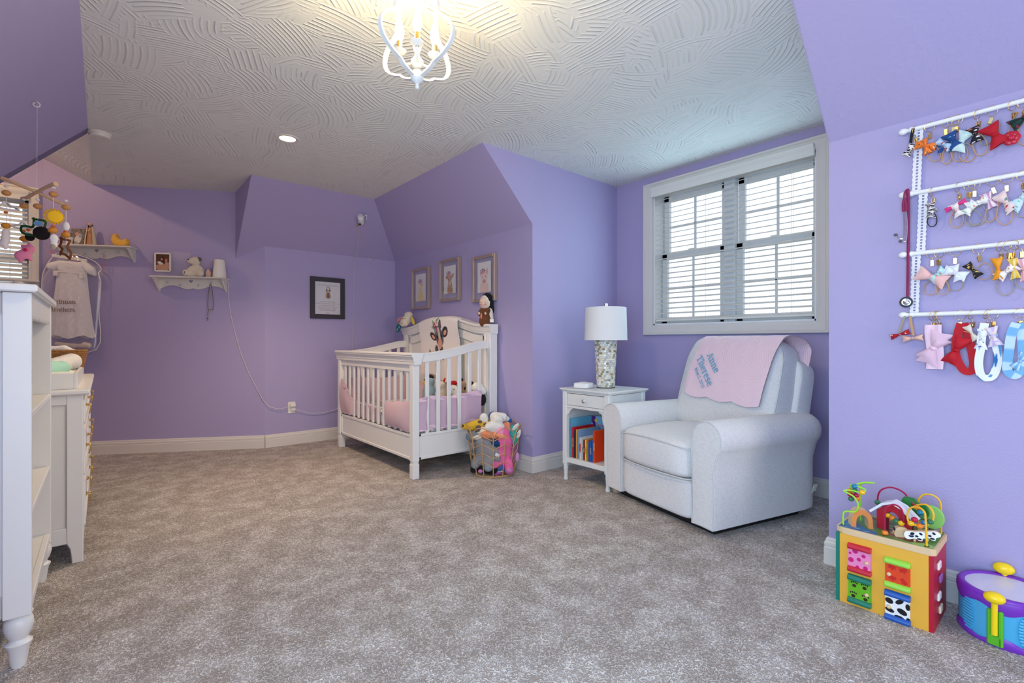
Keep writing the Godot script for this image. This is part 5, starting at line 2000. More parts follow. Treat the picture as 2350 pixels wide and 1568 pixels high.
	part(d, "collar", MB.new().tube(smooth3([Vector3(-0.045, 1.722, 0.012), Vector3(-0.02, 1.706, 0.03), Vector3(0.02, 1.703, 0.03), Vector3(0.05, 1.716, 0.012)], 4), 0.005, 6).mesh(), dm)
	var so := thing("baby_tights", "folded cream tights lying at the bottom of garment bag", "tights", o + Vector3(0, 0, 0), turn)
	part(so, "tights_cloth", MB.new().blob([[Vector3(-0.11, 1.0, 0.008), Vector3(0.02, 0.985, 0.01), 0.018, 0.02], [Vector3(0.02, 0.985, 0.01), Vector3(0.13, 0.985, 0.01), 0.016, 0.022], [Vector3(0.1, 1.0, 0.01), Vector3(0.13, 0.99, 0.01), 0.02, 0.02]], 0.007, 0.012).mesh(60), flat(rgb(222, 204, 188), 0.95))


func mobile() -> void:
	# farm mobile: two crossed wooden bars on a thin string, felt figures and wooden beads
	var c := Vector3(-0.258, 1.804, -3.495)
	var t := thing("baby_mobile", "wooden farm mobile with felt tractor, sun, pig and horse", "mobile", c)
	var wood: Material = mat("pale_wood", rgb(222, 184, 140), 0.6)
	var bead: Material = mat("bead_wood", rgb(204, 146, 84), 0.5)
	var amber: Material = mat("bead_amber", rgb(214, 140, 36), 0.6)
	var ax := Vector3(0.762, 0, 0.648)   # the way the longer bar points
	var az := Vector3(0.074, 0, 0.997)   # the way the shorter bar leans
	var P := func(px: float, py: float, dz := 0.0) -> Vector3: return ax * ((px - 84.0) * 0.002255) + Vector3(0, (437.0 - py) * 0.002255, 0) + az * dz
	part(t, "cross_bar", MB.new().tube([P.call(6, 415, 0.05), P.call(20, 420, 0.05), P.call(84, 442, 0.0), P.call(148, 466, -0.05), P.call(158, 471, -0.05)], 0.0085, 10, false, [1.25, 1.1, 0.8, 0.9, 1.1]).mesh(), wood)
	part(t, "cross_bar", MB.new().tube([P.call(50, 449, -0.08), P.call(60, 448, -0.07), P.call(84, 441, 0.0), P.call(114, 437, 0.11), P.call(126, 436, 0.13)], 0.0085, 10, false, [1.2, 1.0, 0.85, 1.0, 1.35]).mesh(), wood)
	part(t, "string", MB.new().tube([P.call(84, 438), Vector3(0.004, 0.44, 0.04)], 0.0006, 5).mesh(), flat(rgb(236, 230, 230), 0.5))
	var strings := [[15, 420, 448, 530, 0.05], [54, 449, 467, 570, -0.07], [86, 440, 474, 520, 0.0], [121, 450, 458, 560, 0.12], [152, 468, 472, 560, -0.05]]
	for s in strings:
		part(t, "thread", MB.new().tube([P.call(s[0], s[1], s[4]), P.call(s[0], s[3], s[4])], 0.0012, 5).mesh(), flat(rgb(244, 240, 236), 0.8))
		part(t, "wood_bead", MB.new().ball(P.call(s[0], s[2], s[4]), Vector3(0.0185, 0.0145, 0.0185), 16).mesh(), bead)
		part(t, "small_bead", MB.new().ball(P.call(s[0], s[2] - 15, s[4]), Vector3(0.009, 0.007, 0.009), 12).mesh(), flat(rgb(240, 232, 222), 0.6))
	for q in [[14, 522, 0.05], [54, 544, -0.07], [119, 538, 0.12], [151, 536, -0.05]]:
		part(t, "amber_bead", MB.new().ball(P.call(q[0], q[1], q[2]), Vector3(0.0185, 0.015, 0.0185), 16).mesh(), amber)
	for q in [[14, 492, 0.05], [53, 526, -0.07], [120, 529, 0.12], [151, 529, -0.05], [64, 523, -0.07]]:
		part(t, "small_amber_bead", MB.new().ball(P.call(q[0], q[1], q[2]), Vector3(0.009, 0.007, 0.009), 12).mesh(), flat(rgb(214, 104, 30), 0.6))
	var rot := basis_facing(Vector3(0.074, 0, 0.997))
	var felt := func(called: String, px: float, py: float, dz: float, outline: Array, th: float, m: Material, turn := 0.0):
		# outline in units of 2.255 mm about the piece's centre
		var o := PackedVector2Array()
		for q in smooth2(outline, 3):
			o.push_back(q * 0.002255)
		var b := MB.new()
		b.T = Transform3D(rot * Basis(Vector3.UP, turn), P.call(px, py, dz))
		return part(t, called, b.extrude(o, -th / 2, th / 2, th * 0.42).mesh(60), m)
	var F := func(c0: Color) -> Material:
		return flat(c0, 0.98)
	# clouds
	var cl := [-22, -4, -14, 3, -8, 4, -4, 11, 4, 9, 9, 4, 17, 3, 24, -4, 14, -8, 0, -9, -12, -8]
	felt.call("felt_cloud", 14, 478, 0.05, cl, 0.02, F.call(rgb(240, 234, 232)), 0.4)
	felt.call("felt_cloud", 53, 514, -0.07, cl, 0.02, F.call(rgb(244, 236, 232)))
	# sun
	var su := []
	for i in 32:
		var a := TAU * i / 32.0
		var rr := 18.5 if i % 2 == 0 else 14.8
		su.append_array([cos(a) * rr, sin(a) * rr])
	felt.call("felt_sun", 122, 507, 0.12, su, 0.014, F.call(rgb(246, 194, 30)))
	part(t, "sun_face", MB.new().at(Transform3D(rot, P.call(124, 508, 0.128))).ball(Vector3.ZERO, Vector3(0.029, 0.029, 0.006), 20).mesh(), F.call(rgb(248, 196, 40)))
	# tractor
	felt.call("tractor_body", 84, 530, 0.0, [-27, -6, -26, 8, -15, 10, -8, 10, -7, 25, -7, 28, 16, 26, 14, 4, 20, -6, 10, -14, -18, -13], 0.022, F.call(rgb(22, 84, 40)))
	part(t, "tractor_window", MB.new().at(Transform3D(rot, P.call(86, 514, 0.0118))).extrude(ellipse2(0, 0, 0.017, 0.013, 8, PI / 8), -0.001, 0.001).mesh(), F.call(rgb(108, 168, 216)))
	for k in [[95, 536, 15.0, 7.0], [68, 545, 8.5, 4.0]]:
		var wb := MB.new()
		wb.T = Transform3D(rot * Basis(Vector3.RIGHT, PI / 2), P.call(k[0], k[1], 0.004))
		part(t, "tractor_wheel", wb.lathe([Vector2(0, -0.012), Vector2(k[2] * 0.0018, -0.012), Vector2(k[2] * 0.002255, -0.006), Vector2(k[2] * 0.002255, 0.006), Vector2(k[2] * 0.0018, 0.012), Vector2(0, 0.012)], 24).mesh(60), F.call(rgb(24, 14, 16)))
		var wc := MB.new()
		wc.T = Transform3D(rot * Basis(Vector3.RIGHT, PI / 2), P.call(k[0] - 3, k[1], 0.016))
		part(t, "wheel_hub", wc.lathe([Vector2(0, -0.004), Vector2(k[3] * 0.002255, -0.003), Vector2(k[3] * 0.002, 0.003), Vector2(0, 0.004)], 16).mesh(60), F.call(rgb(232, 172, 32)))
	# pig
	part(t, "felt_pig", MB.new().at(Transform3D(rot * Basis(Vector3(0, 0, 1), 0.5), P.call(53, 575, -0.06))).blob([[Vector3(-0.008, -0.012, 0), Vector3(0.036, 0.026, 0.016)], [Vector3(0.026, 0.006, 0.003), Vector3(0.024, 0.023, 0.016)], [Vector3(-0.03, -0.02, 0), Vector3(-0.034, -0.042, 0.0), 0.009, 0.008], [Vector3(0.004, -0.02, 0), Vector3(0.006, -0.046, 0.0), 0.009, 0.008], [Vector3(0.012, 0.022, 0.0), Vector3(0.008, 0.034, 0.0), 0.008, 0.004], [Vector3(0.036, 0.022, 0.0), Vector3(0.044, 0.034, 0.0), 0.008, 0.004]], 0.005, 0.01).mesh(60), F.call(rgb(236, 140, 176)))
	part(t, "pig_nose", MB.new().ball(P.call(57, 571, -0.042), Vector3(0.0085, 0.0085, 0.005), 12).mesh(), F.call(rgb(206, 30, 90)))
	# horse
	felt.call("felt_horse", 150, 568, -0.05, [-8, 28, -5, 24, 10, 22, 8, 12, 6, 4, 12, -6, 11, -20, 8, -26, 3, -20, -4, -14, -9, -18, -10, -10, -7, -2, -12, 4, -9, 12], 0.022, F.call(rgb(112, 60, 20)))
	# hen and goose
	part(t, "felt_hen", MB.new().at(Transform3D(rot, P.call(122, 562, 0.12))).blob([[Vector3(0, 0.014, 0), Vector3(0.017, 0.022, 0.012)], [Vector3(0, -0.016, 0), Vector3(0.014, 0.018, 0.011)]], 0.005, 0.008).mesh(60), F.call(rgb(240, 236, 230)))
	part(t, "hen_breast", MB.new().ball(P.call(120, 574, 0.128), Vector3(0.011, 0.016, 0.008), 12).mesh(), F.call(rgb(176, 160, 140)))
	for s in [-1, 1]:
		part(t, "hen_leg", MB.new().tube([P.call(118 + s * 1.5, 582, 0.12), P.call(117 + s * 4.0, 588, 0.122)], 0.0018, 5).mesh(), F.call(rgb(230, 96, 50)))
	part(t, "felt_egg", MB.new().ball(P.call(152, 516, -0.05), Vector3(0.015, 0.024, 0.015), 16).mesh(), F.call(rgb(240, 236, 236)))
	# cow
	part(t, "felt_cow", MB.new().at(Transform3D(rot, P.call(13, 552, 0.05))).blob([[Vector3(0.002, 0.034, 0), Vector3(0.016, 0.018, 0.012)], [Vector3(0, 0.004, 0), Vector3(0.016, 0.026, 0.013)], [Vector3(-0.002, -0.02, 0), Vector3(0.0, -0.046, 0), 0.016, 0.008], [Vector3(-0.012, -0.024, 0), Vector3(-0.018, -0.03, 0), 0.01, 0.008]], 0.005, 0.01).mesh(60), F.call(rgb(238, 230, 232)))
	part(t, "cow_patch", MB.new().ball(P.call(6, 556, 0.058), Vector3(0.008, 0.011, 0.008), 12).mesh(), F.call(rgb(80, 36, 40)))


func picture_frames() -> void:
	# three champagne float frames over the crib, each with an animal print between two panes
	var kinds := ["duckling", "goat kid", "piglet"]
	var zs := [[-4.452, 1.571, 0.355, 0.425], [-3.9, 1.608, 0.345, 0.40], [-3.356, 1.568, 0.325, 0.40]]
	var metal := mat("champagne_metal", rgb(196, 172, 156), 0.35, 0.6)
	var ac := mat("picture_glass", Color(0.97, 0.97, 1.0, 0.05), 0.02)
	ac.transparency = BaseMaterial3D.TRANSPARENCY_ALPHA
	for i in 3:
		var q: Array = zs[i]
		var t := thing("float_frame", "champagne float frame with a flower-crowned %s print" % kinds[i], "picture frame", Vector3(XA - 0.002, q[1], q[0]), 0.0, "animal prints over the crib")
		t.basis = Basis(Vector3(0, 0, 1), Vector3.UP, Vector3(-1, 0, 0))
		var w: float = q[2]
		var h: float = q[3]
		for s in [-1, 1]:
			part(t, "frame_bar", MB.new().box(Vector3(s * (w / 2 - 0.011), 0, 0.019), Vector3(0.022, h, 0.034), 0.002).mesh(), metal)
			part(t, "frame_bar", MB.new().box(Vector3(0, s * (h / 2 - 0.011), 0.019), Vector3(w - 0.044, 0.022, 0.034), 0.002).mesh(), metal)
		part(t, "glass", MB.new().box(Vector3(0, 0, 0.026), Vector3(w - 0.04, h - 0.04, 0.002)).mesh(), ac)
		part(t, "print", MB.new().box(Vector3(0.004, 0.012 if i != 1 else 0.004, 0.02), Vector3(w * 0.585, h * 0.66, 0.0015)).mesh(), printed("print_" + kinds[i].replace(" ", "_"), animal_print(i), 0.6))
	# black frame with a prayer on the far wall
	var f := thing("prayer_picture", "black framed prayer print on the far wall beside crib", "picture frame", Vector3(1.785, 1.471, ZB + 0.001))
	for s in [-1, 1]:
		part(f, "frame_bar", MB.new().box(Vector3(s * 0.154, 0, 0.011), Vector3(0.046, 0.428, 0.02), 0.002).mesh(), flat(rgb(52, 46, 56), 0.5))
		part(f, "frame_bar", MB.new().box(Vector3(0, s * 0.191, 0.011), Vector3(0.263, 0.046, 0.02), 0.002).mesh(), flat(rgb(52, 46, 56), 0.5))
	var im := image(192, 240, rgb(224, 220, 222))
	var ch := rgb(226, 190, 150)
	fill_poly(im, smooth2([82, 118, 84, 80, 92, 66, 108, 66, 116, 80, 120, 118], 3), rgb(206, 160, 90))
	fill_poly(im, smooth2([90, 118, 92, 84, 100, 72, 108, 84, 112, 118], 3), rgb(92, 50, 46))
	dot(im, 100, 50, 13, 17, rgb(44, 36, 44))
	dot(im, 88, 62, 5, 10, rgb(44, 36, 44), 0.3)
	dot(im, 113, 62, 5, 10, rgb(44, 36, 44), -0.3)
	dot(im, 100, 50, 9, 13, rgb(238, 226, 206))
	dot(im, 100, 50, 6, 8, ch)
	dot(im, 100, 74, 5, 4, ch)
	part(f, "prayer_sheet", MB.new().box(Vector3(0, 0, 0.005), Vector3(0.262, 0.337, 0.003)).mesh(), printed("prayer_print", im, 0.6))
	part(f, "glass", MB.new().box(Vector3(0, 0, 0.012), Vector3(0.263, 0.338, 0.0015)).mesh(), ac)
	var ink := flat(rgb(120, 96, 104), 0.7)
	var lines := [["LITTLE THERESE OF THE CHILD JESUS", 0.136, 0.0125], ["PLEASE PICK FOR ME A ROSE", -0.036, 0.0125], ["FROM THE HEAVENLY GARDENS AND SEND IT TO ME", -0.054, 0.0105], ["AS A MESSAGE OF LOVE", -0.072, 0.0125], ["ASK GOD TO GRANT THE FAVOR I IMPLORE", -0.090, 0.0105], ["AND TELL HIM I WILL LOVE HIM", -0.108, 0.0125], ["EACH DAY MORE AND MORE", -0.124, 0.0125], ["AMEN", -0.150, 0.015]]
	for l in lines:
		put(f, "prayer_line", text(l[0], l[2], 0.0006), ink, Vector3(0, l[1] - l[2] * 0.3, 0.0072))


func animal_print(k: int) -> Image:
	var W := 160
	var Hh := 210
	var im := image(W, Hh, rgb(238, 234, 230))
	var g := rgb(86, 104, 82)
	var p1 := rgb(226, 176, 184)
	var p2 := rgb(206, 130, 150)
	if k == 0:
		fill_poly(im, smooth2([40, 209, 44, 150, 62, 120, 66, 95, 80, 80, 100, 92, 96, 118, 112, 140, 122, 180, 118, 209], 3), rgb(238, 214, 120))
		dot(im, 84, 84, 20, 22, rgb(240, 218, 124))
		dot(im, 106, 88, 9, 6, rgb(238, 186, 90))
		dot(im, 90, 78, 2.5, 3, rgb(30, 24, 24))
	elif k == 1:
		fill_poly(im, smooth2([52, 209, 50, 165, 58, 130, 86, 120, 108, 132, 116, 170, 118, 209], 3), rgb(196, 146, 96))
		fill_poly(im, smooth2([24, 84, 36, 72, 58, 84, 50, 98, 34, 96], 3), rgb(180, 124, 76))
		fill_poly(im, smooth2([100, 82, 118, 64, 134, 66, 126, 86, 108, 98], 3), rgb(180, 124, 76))
		fill_poly(im, smooth2([50, 90, 78, 66, 106, 88, 100, 120, 88, 146, 72, 146, 58, 122], 3), rgb(206, 158, 108))
		dot(im, 80, 136, 12, 10, rgb(236, 212, 190))
		dot(im, 79, 132, 5, 3, rgb(120, 70, 60))
		dot(im, 62, 104, 4, 5, rgb(30, 22, 20))
		dot(im, 96, 102, 4, 5, rgb(30, 22, 20))
	else:
		fill_poly(im, smooth2([34, 209, 30, 170, 46, 140, 80, 130, 112, 140, 130, 172, 126, 209], 3), rgb(240, 206, 194))
		fill_poly(im, smooth2([96, 70, 112, 46, 126, 58, 122, 88, 108, 96], 3), rgb(232, 176, 170))
		fill_poly(im, smooth2([28, 80, 36, 64, 52, 66, 56, 84, 40, 98], 3), rgb(232, 176, 170))
		dot(im, 78, 112, 40, 44, rgb(244, 212, 200))
		dot(im, 80, 134, 19, 16, rgb(232, 160, 152))
		dot(im, 74, 134, 3, 5, rgb(150, 70, 74))
		dot(im, 87, 134, 3, 5, rgb(150, 70, 74))
		dot(im, 58, 104, 4, 5, rgb(40, 34, 34))
		dot(im, 100, 102, 4, 5, rgb(40, 34, 34))
	var cx: float = [72, 62, 62][k]
	var cy: float = [62, 62, 66][k]
	for i in 7:
		var a := TAU * i / 7.0
		dot(im, cx + cos(a) * 24, cy + sin(a) * 13 - 4, 9, 5, g, a)
	for q in [[-14, 2, 10, p1], [4, -8, 12, p2], [18, 4, 9, p1], [-4, 8, 8, p2]]:
		dot(im, cx + q[0], cy + q[1], q[2], q[2] * 0.9, q[3])
		dot(im, cx + q[0], cy + q[1], q[2] * 0.4, q[2] * 0.4, rgb(196, 100, 124))
	return im


func crib_bedding() -> void:
	var o := Vector3(2.14, 0, -3.93)
	var mt := thing("crib_mattress", "crib mattress in a white sheet with colourful little prints", "mattress", o)
	var im := image(256, 256, rgb(240, 238, 234))
	var r := RandomNumberGenerator.new()
	r.seed = 19
	var cs := [rgb(220, 60, 70), rgb(240, 180, 50), rgb(110, 170, 70), rgb(130, 180, 215), rgb(230, 130, 60), rgb(150, 110, 170)]
	for i in 90:
		var x := r.randf() * 256
		var y := r.randf() * 256
		var c: Color = cs[r.randi() % 6]
		dot(im, x, y, r.randf_range(4, 8), r.randf_range(3, 6), c, r.randf() * 3)
		dot(im, x + 5, y - 3, 2.5, 2.5, c.darkened(0.4))
	var sm := printed("printed_sheet", im, 0.95)
	sm.uv1_triplanar = true
	sm.uv1_scale = Vector3(1.6, 1.6, 1.6)
	var mb := MB.new()
	superbox(mb, Vector3(-0.008, 0.37, 0), Vector3(0.335, 0.06, 0.685), 0.22, Basis(), 32, 16)
	part(mt, "sheet", mb.mesh(60), sm)
	# breathable pink liner laced in and out of the slats
	var ln := thing("crib_liner", "pink mesh liner laced through the crib slats with bows", "liner", o)
	var mesh_pink := mat("pink_mesh", Color(0.88, 0.76, 0.84, 0.8), 0.9)
	mesh_pink.transparency = BaseMaterial3D.TRANSPARENCY_ALPHA
	var band := mat("pink_band", rgb(240, 206, 220), 0.85)
	var quilted := mat("pink_padded", rgb(216, 186, 194), 0.95)
	var zr := 0.714
	# right end: in front of the first and the last slats, behind the middle ones
	var end := func(x: float) -> float:
		return 0.015 * (1.0 - smoothstep(-0.27, -0.24, x)) - 0.015 * smoothstep(-0.27, -0.24, x) * (1.0 - smoothstep(0.05, 0.09, x)) + 0.015 * smoothstep(0.05, 0.09, x)
	var endsheet := func(y0: float, y1: float, m: Material, called: String, off: float):
		var b := MB.new()
		b.sheet(func(u, v):
			var x := lerpf(-0.338, 0.245, u)
			var sag = 0.012 * sin(u * 9.0) + 0.022 * u
			return Vector3(x, lerpf(y0, y1, v) + sag * (0.4 + 0.6 * v), zr + end.call(x) + off + 0.004 * sin(u * 21.0 + v * 5.0)), 46, 6, 0.002)
		return part(ln, called, b.mesh(60), m)
	endsheet.call(0.352, 0.585, mesh_pink, "end_liner", 0.0)
	endsheet.call(0.565, 0.590, band, "end_band", 0.0022)
	endsheet.call(0.345, 0.366, band, "end_band", 0.0022)
	# front: one piece from the near corner over the last slats, another from the far corner
	var fx := -0.368
	var front := func(z0: float, z1: float, y0: float, y1: float, bulge: float, slope: float, called: String, inside: float):
		var b := MB.new()
		b.sheet(func(u, v):
			var z := lerpf(z0, z1, u)
			var d := -0.016 - bulge * sin(PI * clampf(u * 0.9 + 0.05, 0, 1)) * sin(PI * v) ** 0.7
			d = lerpf(d, inside, smoothstep(0.0, 0.06, u) * 0.0 + (1.0 - smoothstep(0.0, 0.05, u)))
			return Vector3(fx + d, lerpf(y0, y1, v) + slope * (1.0 - u) * (v - 0.2) + 0.004 * sin(u * 14.0), z), 26, 14, 0.004)
		return part(ln, called, b.mesh(60), quilted)
	front.call(0.235, 0.690, 0.338, 0.575, 0.030, -0.055, "front_liner", 0.012)
	var fl := MB.new()
	fl.sheet(func(u, v):
		var z := lerpf(-0.685, 0.10, u)
		var d := lerpf(-0.016, 0.016, smoothstep(0.30, 0.36, u)) - 0.02 * sin(PI * v) * (1.0 - smoothstep(0.2, 0.32, u))
		return Vector3(fx + d, lerpf(0.34, 0.665 - 0.20 * smoothstep(0.0, 0.45, u) - 0.02 * u, v), z), 34, 10, 0.004)
	part(ln, "front_liner", fl.mesh(60), quilted)
	# far end and back runs seen through the slats
	part(ln, "far_liner", MB.new().sheet(func(u, v): return Vector3(lerpf(-0.33, 0.30, u), lerpf(0.40, 0.66, v) + 0.01 * sin(u * 8.0), -0.690 + 0.006 * sin(u * 15.0)), 20, 6, 0.004).mesh(60), quilted)
	part(ln, "back_liner", MB.new().sheet(func(u, v): return Vector3(0.31 + 0.006 * sin(u * 20.0), lerpf(0.40, 0.62, v), lerpf(-0.68, -0.18, u)), 20, 6, 0.004).mesh(60), quilted)
	for q in [[-0.53, 0.60], [0.03, 0.475]]:
		for s in [-1, 1]:
			part(ln, "tie", MB.new().ribbon(smooth3([Vector3(fx - 0.026, q[1], q[0]), Vector3(fx - 0.04, q[1] + 0.01, q[0] + s * 0.03), Vector3(fx - 0.034, q[1] - 0.03 - 0.01 * s, q[0] + s * 0.05)], 4), 0.013, 0.002, Vector3(1, 0, 0)).mesh(60), band)
	# white blanket with a calf print over the headboard
	var bl := thing("calf_blanket", "white blanket printed with a flower-crowned calf over headboard", "blanket", o)
	var bt := func(zz: float) -> float:
		var a := absf(zz) / 0.718
		return 1.150 + 0.072 * (1.0 - smoothstep(0.18, 0.86, a)) + 0.012 * (1 - a * a) + 0.020
	var blanket := func(u: float, v: float) -> Vector3:
		# u across (world -z to +z), v from the lower hem up, over the cap and down behind
		var z := lerpf(-0.345, 0.335, u)
		var top: float = bt.call(z)
		var y: float
		var x: float
		if v < 0.82:
			var k := v / 0.82
			y = lerpf(0.70 - 0.05 * u + 0.02 * sin(u * 7.0), top - 0.02, k)
			x = 0.352 - lerpf(0.045, 0.071, smoothstep(0.6, 0.95, k)) - 0.012 * sin(u * 11.0 + 1.0) * (1.0 - k) - 0.012
		elif v < 0.93:
			var k := (v - 0.82) / 0.11
			var a := lerpf(PI, 0.0, k)
			x = 0.352 - 0.016 + cos(a) * 0.067
			y = top - 0.02 + sin(a) * 0.026
		else:
			var k := (v - 0.93) / 0.07
			x = 0.352 + 0.052
			y = top - 0.02 - k * 0.12
		z += (1.0 - v) * 0.012 * sin(u * 3.0)
		return Vector3(x, y, z)
	part(bl, "blanket_cloth", MB.new().sheet(func(u, v): return blanket.call(u, v), 34, 44, 0.004).mesh(60), printed_blanket())


func printed_blanket() -> StandardMaterial3D:
	var W := 256
	var im := image(W, W, rgb(236, 230, 228))
	# picture is laid with u from the right hem to the left one; the calf lies on the upper half
	var g := rgb(96, 92, 98)
	var dk := rgb(62, 56, 62)
	# body
	fill_poly(im, smooth2([96, 120, 120, 104, 150, 110, 172, 130, 176, 158, 150, 172, 110, 170, 92, 150], 3), rgb(228, 222, 222))
	for q in [[112, 130, 12, 15], [146, 122, 13, 11], [136, 152, 13, 12], [160, 150, 8, 9]]:
		dot(im, q[0], q[1], q[2], q[3], rgb(86, 80, 88))
	# ears
	dot(im, 92, 84, 20, 14, dk, 0.5)
	dot(im, 92, 86, 11, 7, rgb(226, 160, 140), 0.5)
	dot(im, 178, 64, 22, 15, dk, -0.7)
	dot(im, 178, 66, 12, 7, rgb(226, 160, 140), -0.7)
	# head
	fill_poly(im, smooth2([110, 58, 136, 44, 158, 60, 164, 92, 152, 112, 132, 118, 114, 104, 106, 82], 3), g)
	fill_poly(im, smooth2([130, 52, 142, 52, 144, 92, 130, 92], 3), rgb(206, 196, 190))
	dot(im, 138, 106, 15, 18, rgb(222, 158, 134))
	dot(im, 121, 84, 5, 6, rgb(24, 20, 24))
	dot(im, 151, 78, 5, 6, rgb(24, 20, 24))
	fill_poly(im, smooth2([140, 46, 146, 24, 156, 26, 158, 52], 3), g)
	# flowers
	for q in [[114, 44, 12, rgb(140, 60, 130)], [128, 34, 11, rgb(230, 200, 206)], [120, 58, 8, rgb(176, 90, 160)]]:
		dot(im, q[0], q[1], q[2], q[2], q[3])
		dot(im, q[0], q[1], q[2] * 0.35, q[2] * 0.35, rgb(226, 150, 110))
	for q in [[102, 52, 0.4], [106, 34, 1.2], [134, 22, -0.6], [112, 64, 0.9]]:
		dot(im, q[0], q[1], 11, 4, rgb(126, 170, 116), q[2])
	for q in [[70, 150, 1.1], [80, 160, 1.5], [64, 166, 0.6]]:
		dot(im, q[0], q[1], 17, 4.5, rgb(116, 130, 100), q[2])
	for q in [[112, 196, 0.5], [126, 200, -0.5], [118, 212, 1.4]]:
		dot(im, q[0], q[1], 11, 4, rgb(120, 170, 110), q[2])
	dot(im, 108, 190, 8, 7, rgb(100, 70, 150))
	var lower := image(W, W, rgb(236, 230, 228))
	lower.blit_rect(im, Rect2i(0, 0, W, W - 26), Vector2i(-6, 26))
	im = lower
	var m := printed("calf_print_fleece", im, 0.98)
	return m


# ---------- hair bows on the rails ----------

func pattern(key: String, base: Color, spots: Array, n: int, sz: float, stripes := Color(0, 0, 0, 0)) -> StandardMaterial3D:
	if M.has(key):
		return M[key]
	var r := RandomNumberGenerator.new()
	r.seed = key.hash()
	var im := image(64, 64, base)
	if stripes.a > 0:
		for i in 6:
			im.fill_rect(Rect2i(0, int(i * 10.7), 64, 5), stripes)
	if spots.size():
		for i in n:
			var c: Color = spots[r.randi() % spots.size()]
			dot(im, r.randf() * 64, r.randf() * 64, sz * r.randf_range(0.6, 1.3), sz * r.randf_range(0.5, 1.0), c, r.randf() * 3)
	var m := printed(key, im, 0.85)
	m.uv1_scale = Vector3(1, 1, 1)
	return m


func bow(t: Node3D, c: Vector2, w: float, h: float, tilt: float, m: Material, tails := 0.0, knot: Material = null, deep := 0.012) -> void:
	# a tied bow about c (x across the wall, y up) in the plane of the wall, z out into the room
	for s in [-1, 1]:
		var b := MB.new()
		b.T = Transform3D(Basis(Vector3(0, 0, 1), tilt), Vector3(c.x, c.y, 0.014))
		b.grid(func(u, v):
			var a = TAU * v
			var hh := lerpf(0.2, 1.0, u ** 0.75) * h * 0.5 * (1.0 + 0.08 * sin(a * 3.0))
			var dd := deep * (0.35 + 0.9 * sin(PI * minf(1.0, u * 0.95 + 0.03)) ** 0.8)
			var x = (u + 0.10 * u * absf(sin(a))) * w * 0.5
			return Vector3(s * x, sin(a) * hh, cos(a) * dd * s), 9, 14)
		part(t, "bow_loop", b.mesh(55), m)
	var k := MB.new()
	k.T = Transform3D(Basis(Vector3(0, 0, 1), tilt), Vector3(c.x, c.y, 0.017))
	part(t, "knot", k.ball(Vector3.ZERO, Vector3(w * 0.09, h * 0.19, deep * 1.1), 12).mesh(), knot if knot else m)
	if tails > 0:
		for s in [-1, 1]:
			var b := MB.new()
			b.T = Transform3D(Basis(Vector3(0, 0, 1), tilt), Vector3(c.x, c.y, 0.010))
			b.extrude(pts([0, 0.004, s * w * 0.16, -tails * 0.5, s * w * 0.30, -tails * 0.95, s * w * 0.18, -tails, s * w * 0.06, -tails * 0.88, 0, -0.004]), -0.001, 0.001)
			part(t, "tail", b.mesh(), m)


func band(t: Node3D, c: Vector2, rx: float, ry: float, m: Material, w := 0.007, turn := 0.0, z := 0.008) -> void:
	# stretchy headband hanging as a loop
	var p := []
	for i in 28:
		var a := TAU * i / 28.0
		var q := Vector2(cos(a) * rx * (1.0 - 0.18 * sin(a)), sin(a) * ry).rotated(turn)
		p.append(Vector3(c.x + q.x, c.y + q.y, z + 0.003 * sin(a * 2.0)))
	var prof := [Vector2(-0.0012, -w / 2), Vector2(0.0012, -w / 2), Vector2(0.0012, w / 2), Vector2(-0.0012, w / 2)]
	part(t, "headband", MB.new().sweep(p, prof, true, Vector3(0, 0, 1)).mesh(60), m)


func clip_ring(z: float, y: float, what: String, tilt := 0.0, clip_tilt := 0.0) -> void:
	# a gold ring over the rail with an alligator clip hanging from it
	var t := thing("ring_clip", "gold ring clip holding the %s" % what, "clip", Vector3(2.529, y, z), 0.0, "ring clips on the bow rails")
	t.basis = Basis(Vector3(0, 0, 1), Vector3.UP, Vector3(-1, 0, 0)) * Basis(Vector3.UP, tilt)
	var p := []
	for i in 24:
		var a := TAU * i / 24.0
		p.append(Vector3(cos(a) * 0.0165, -0.0075 + sin(a) * 0.0175, sin(a) * 0.004))
	part(t, "ring", MB.new().tube(p, 0.0011, 6, true).mesh(60), M.gold)
	part(t, "link", MB.new().tube([Vector3(0, -0.024, 0), Vector3(0.002, -0.030, 0.002), Vector3(0, -0.036, 0.003)], 0.0014, 6).mesh(), M.silver)
	var b := MB.new()
	b.T = Transform3D(Basis(Vector3(0, 0, 1), clip_tilt), Vector3(0, -0.036, 0.004))
	b.box(Vector3(0, -0.010, 0.004), Vector3(0.0105, 0.022, 0.0016), 0.0004, Basis(Vector3.RIGHT, 0.12))
	b.box(Vector3(0, -0.010, -0.003), Vector3(0.0105, 0.022, 0.0016), 0.0004, Basis(Vector3.RIGHT, -0.12))
	b.cyl(0.0022, -0.013, -0.009, 8)
	part(t, "alligator_clip", b.mesh(), M.gold)


func hair(called: String, label: String, z: float, y: float) -> Node3D:
	var t := thing(called, label, "hair bow" if called == "hair_bow" else "headband", Vector3(2.529, y, z), 0.0, "hair bows on the wall rails")
	t.basis = Basis(Vector3(0, 0, 1), Vector3.UP, Vector3(-1, 0, 0))
	return t


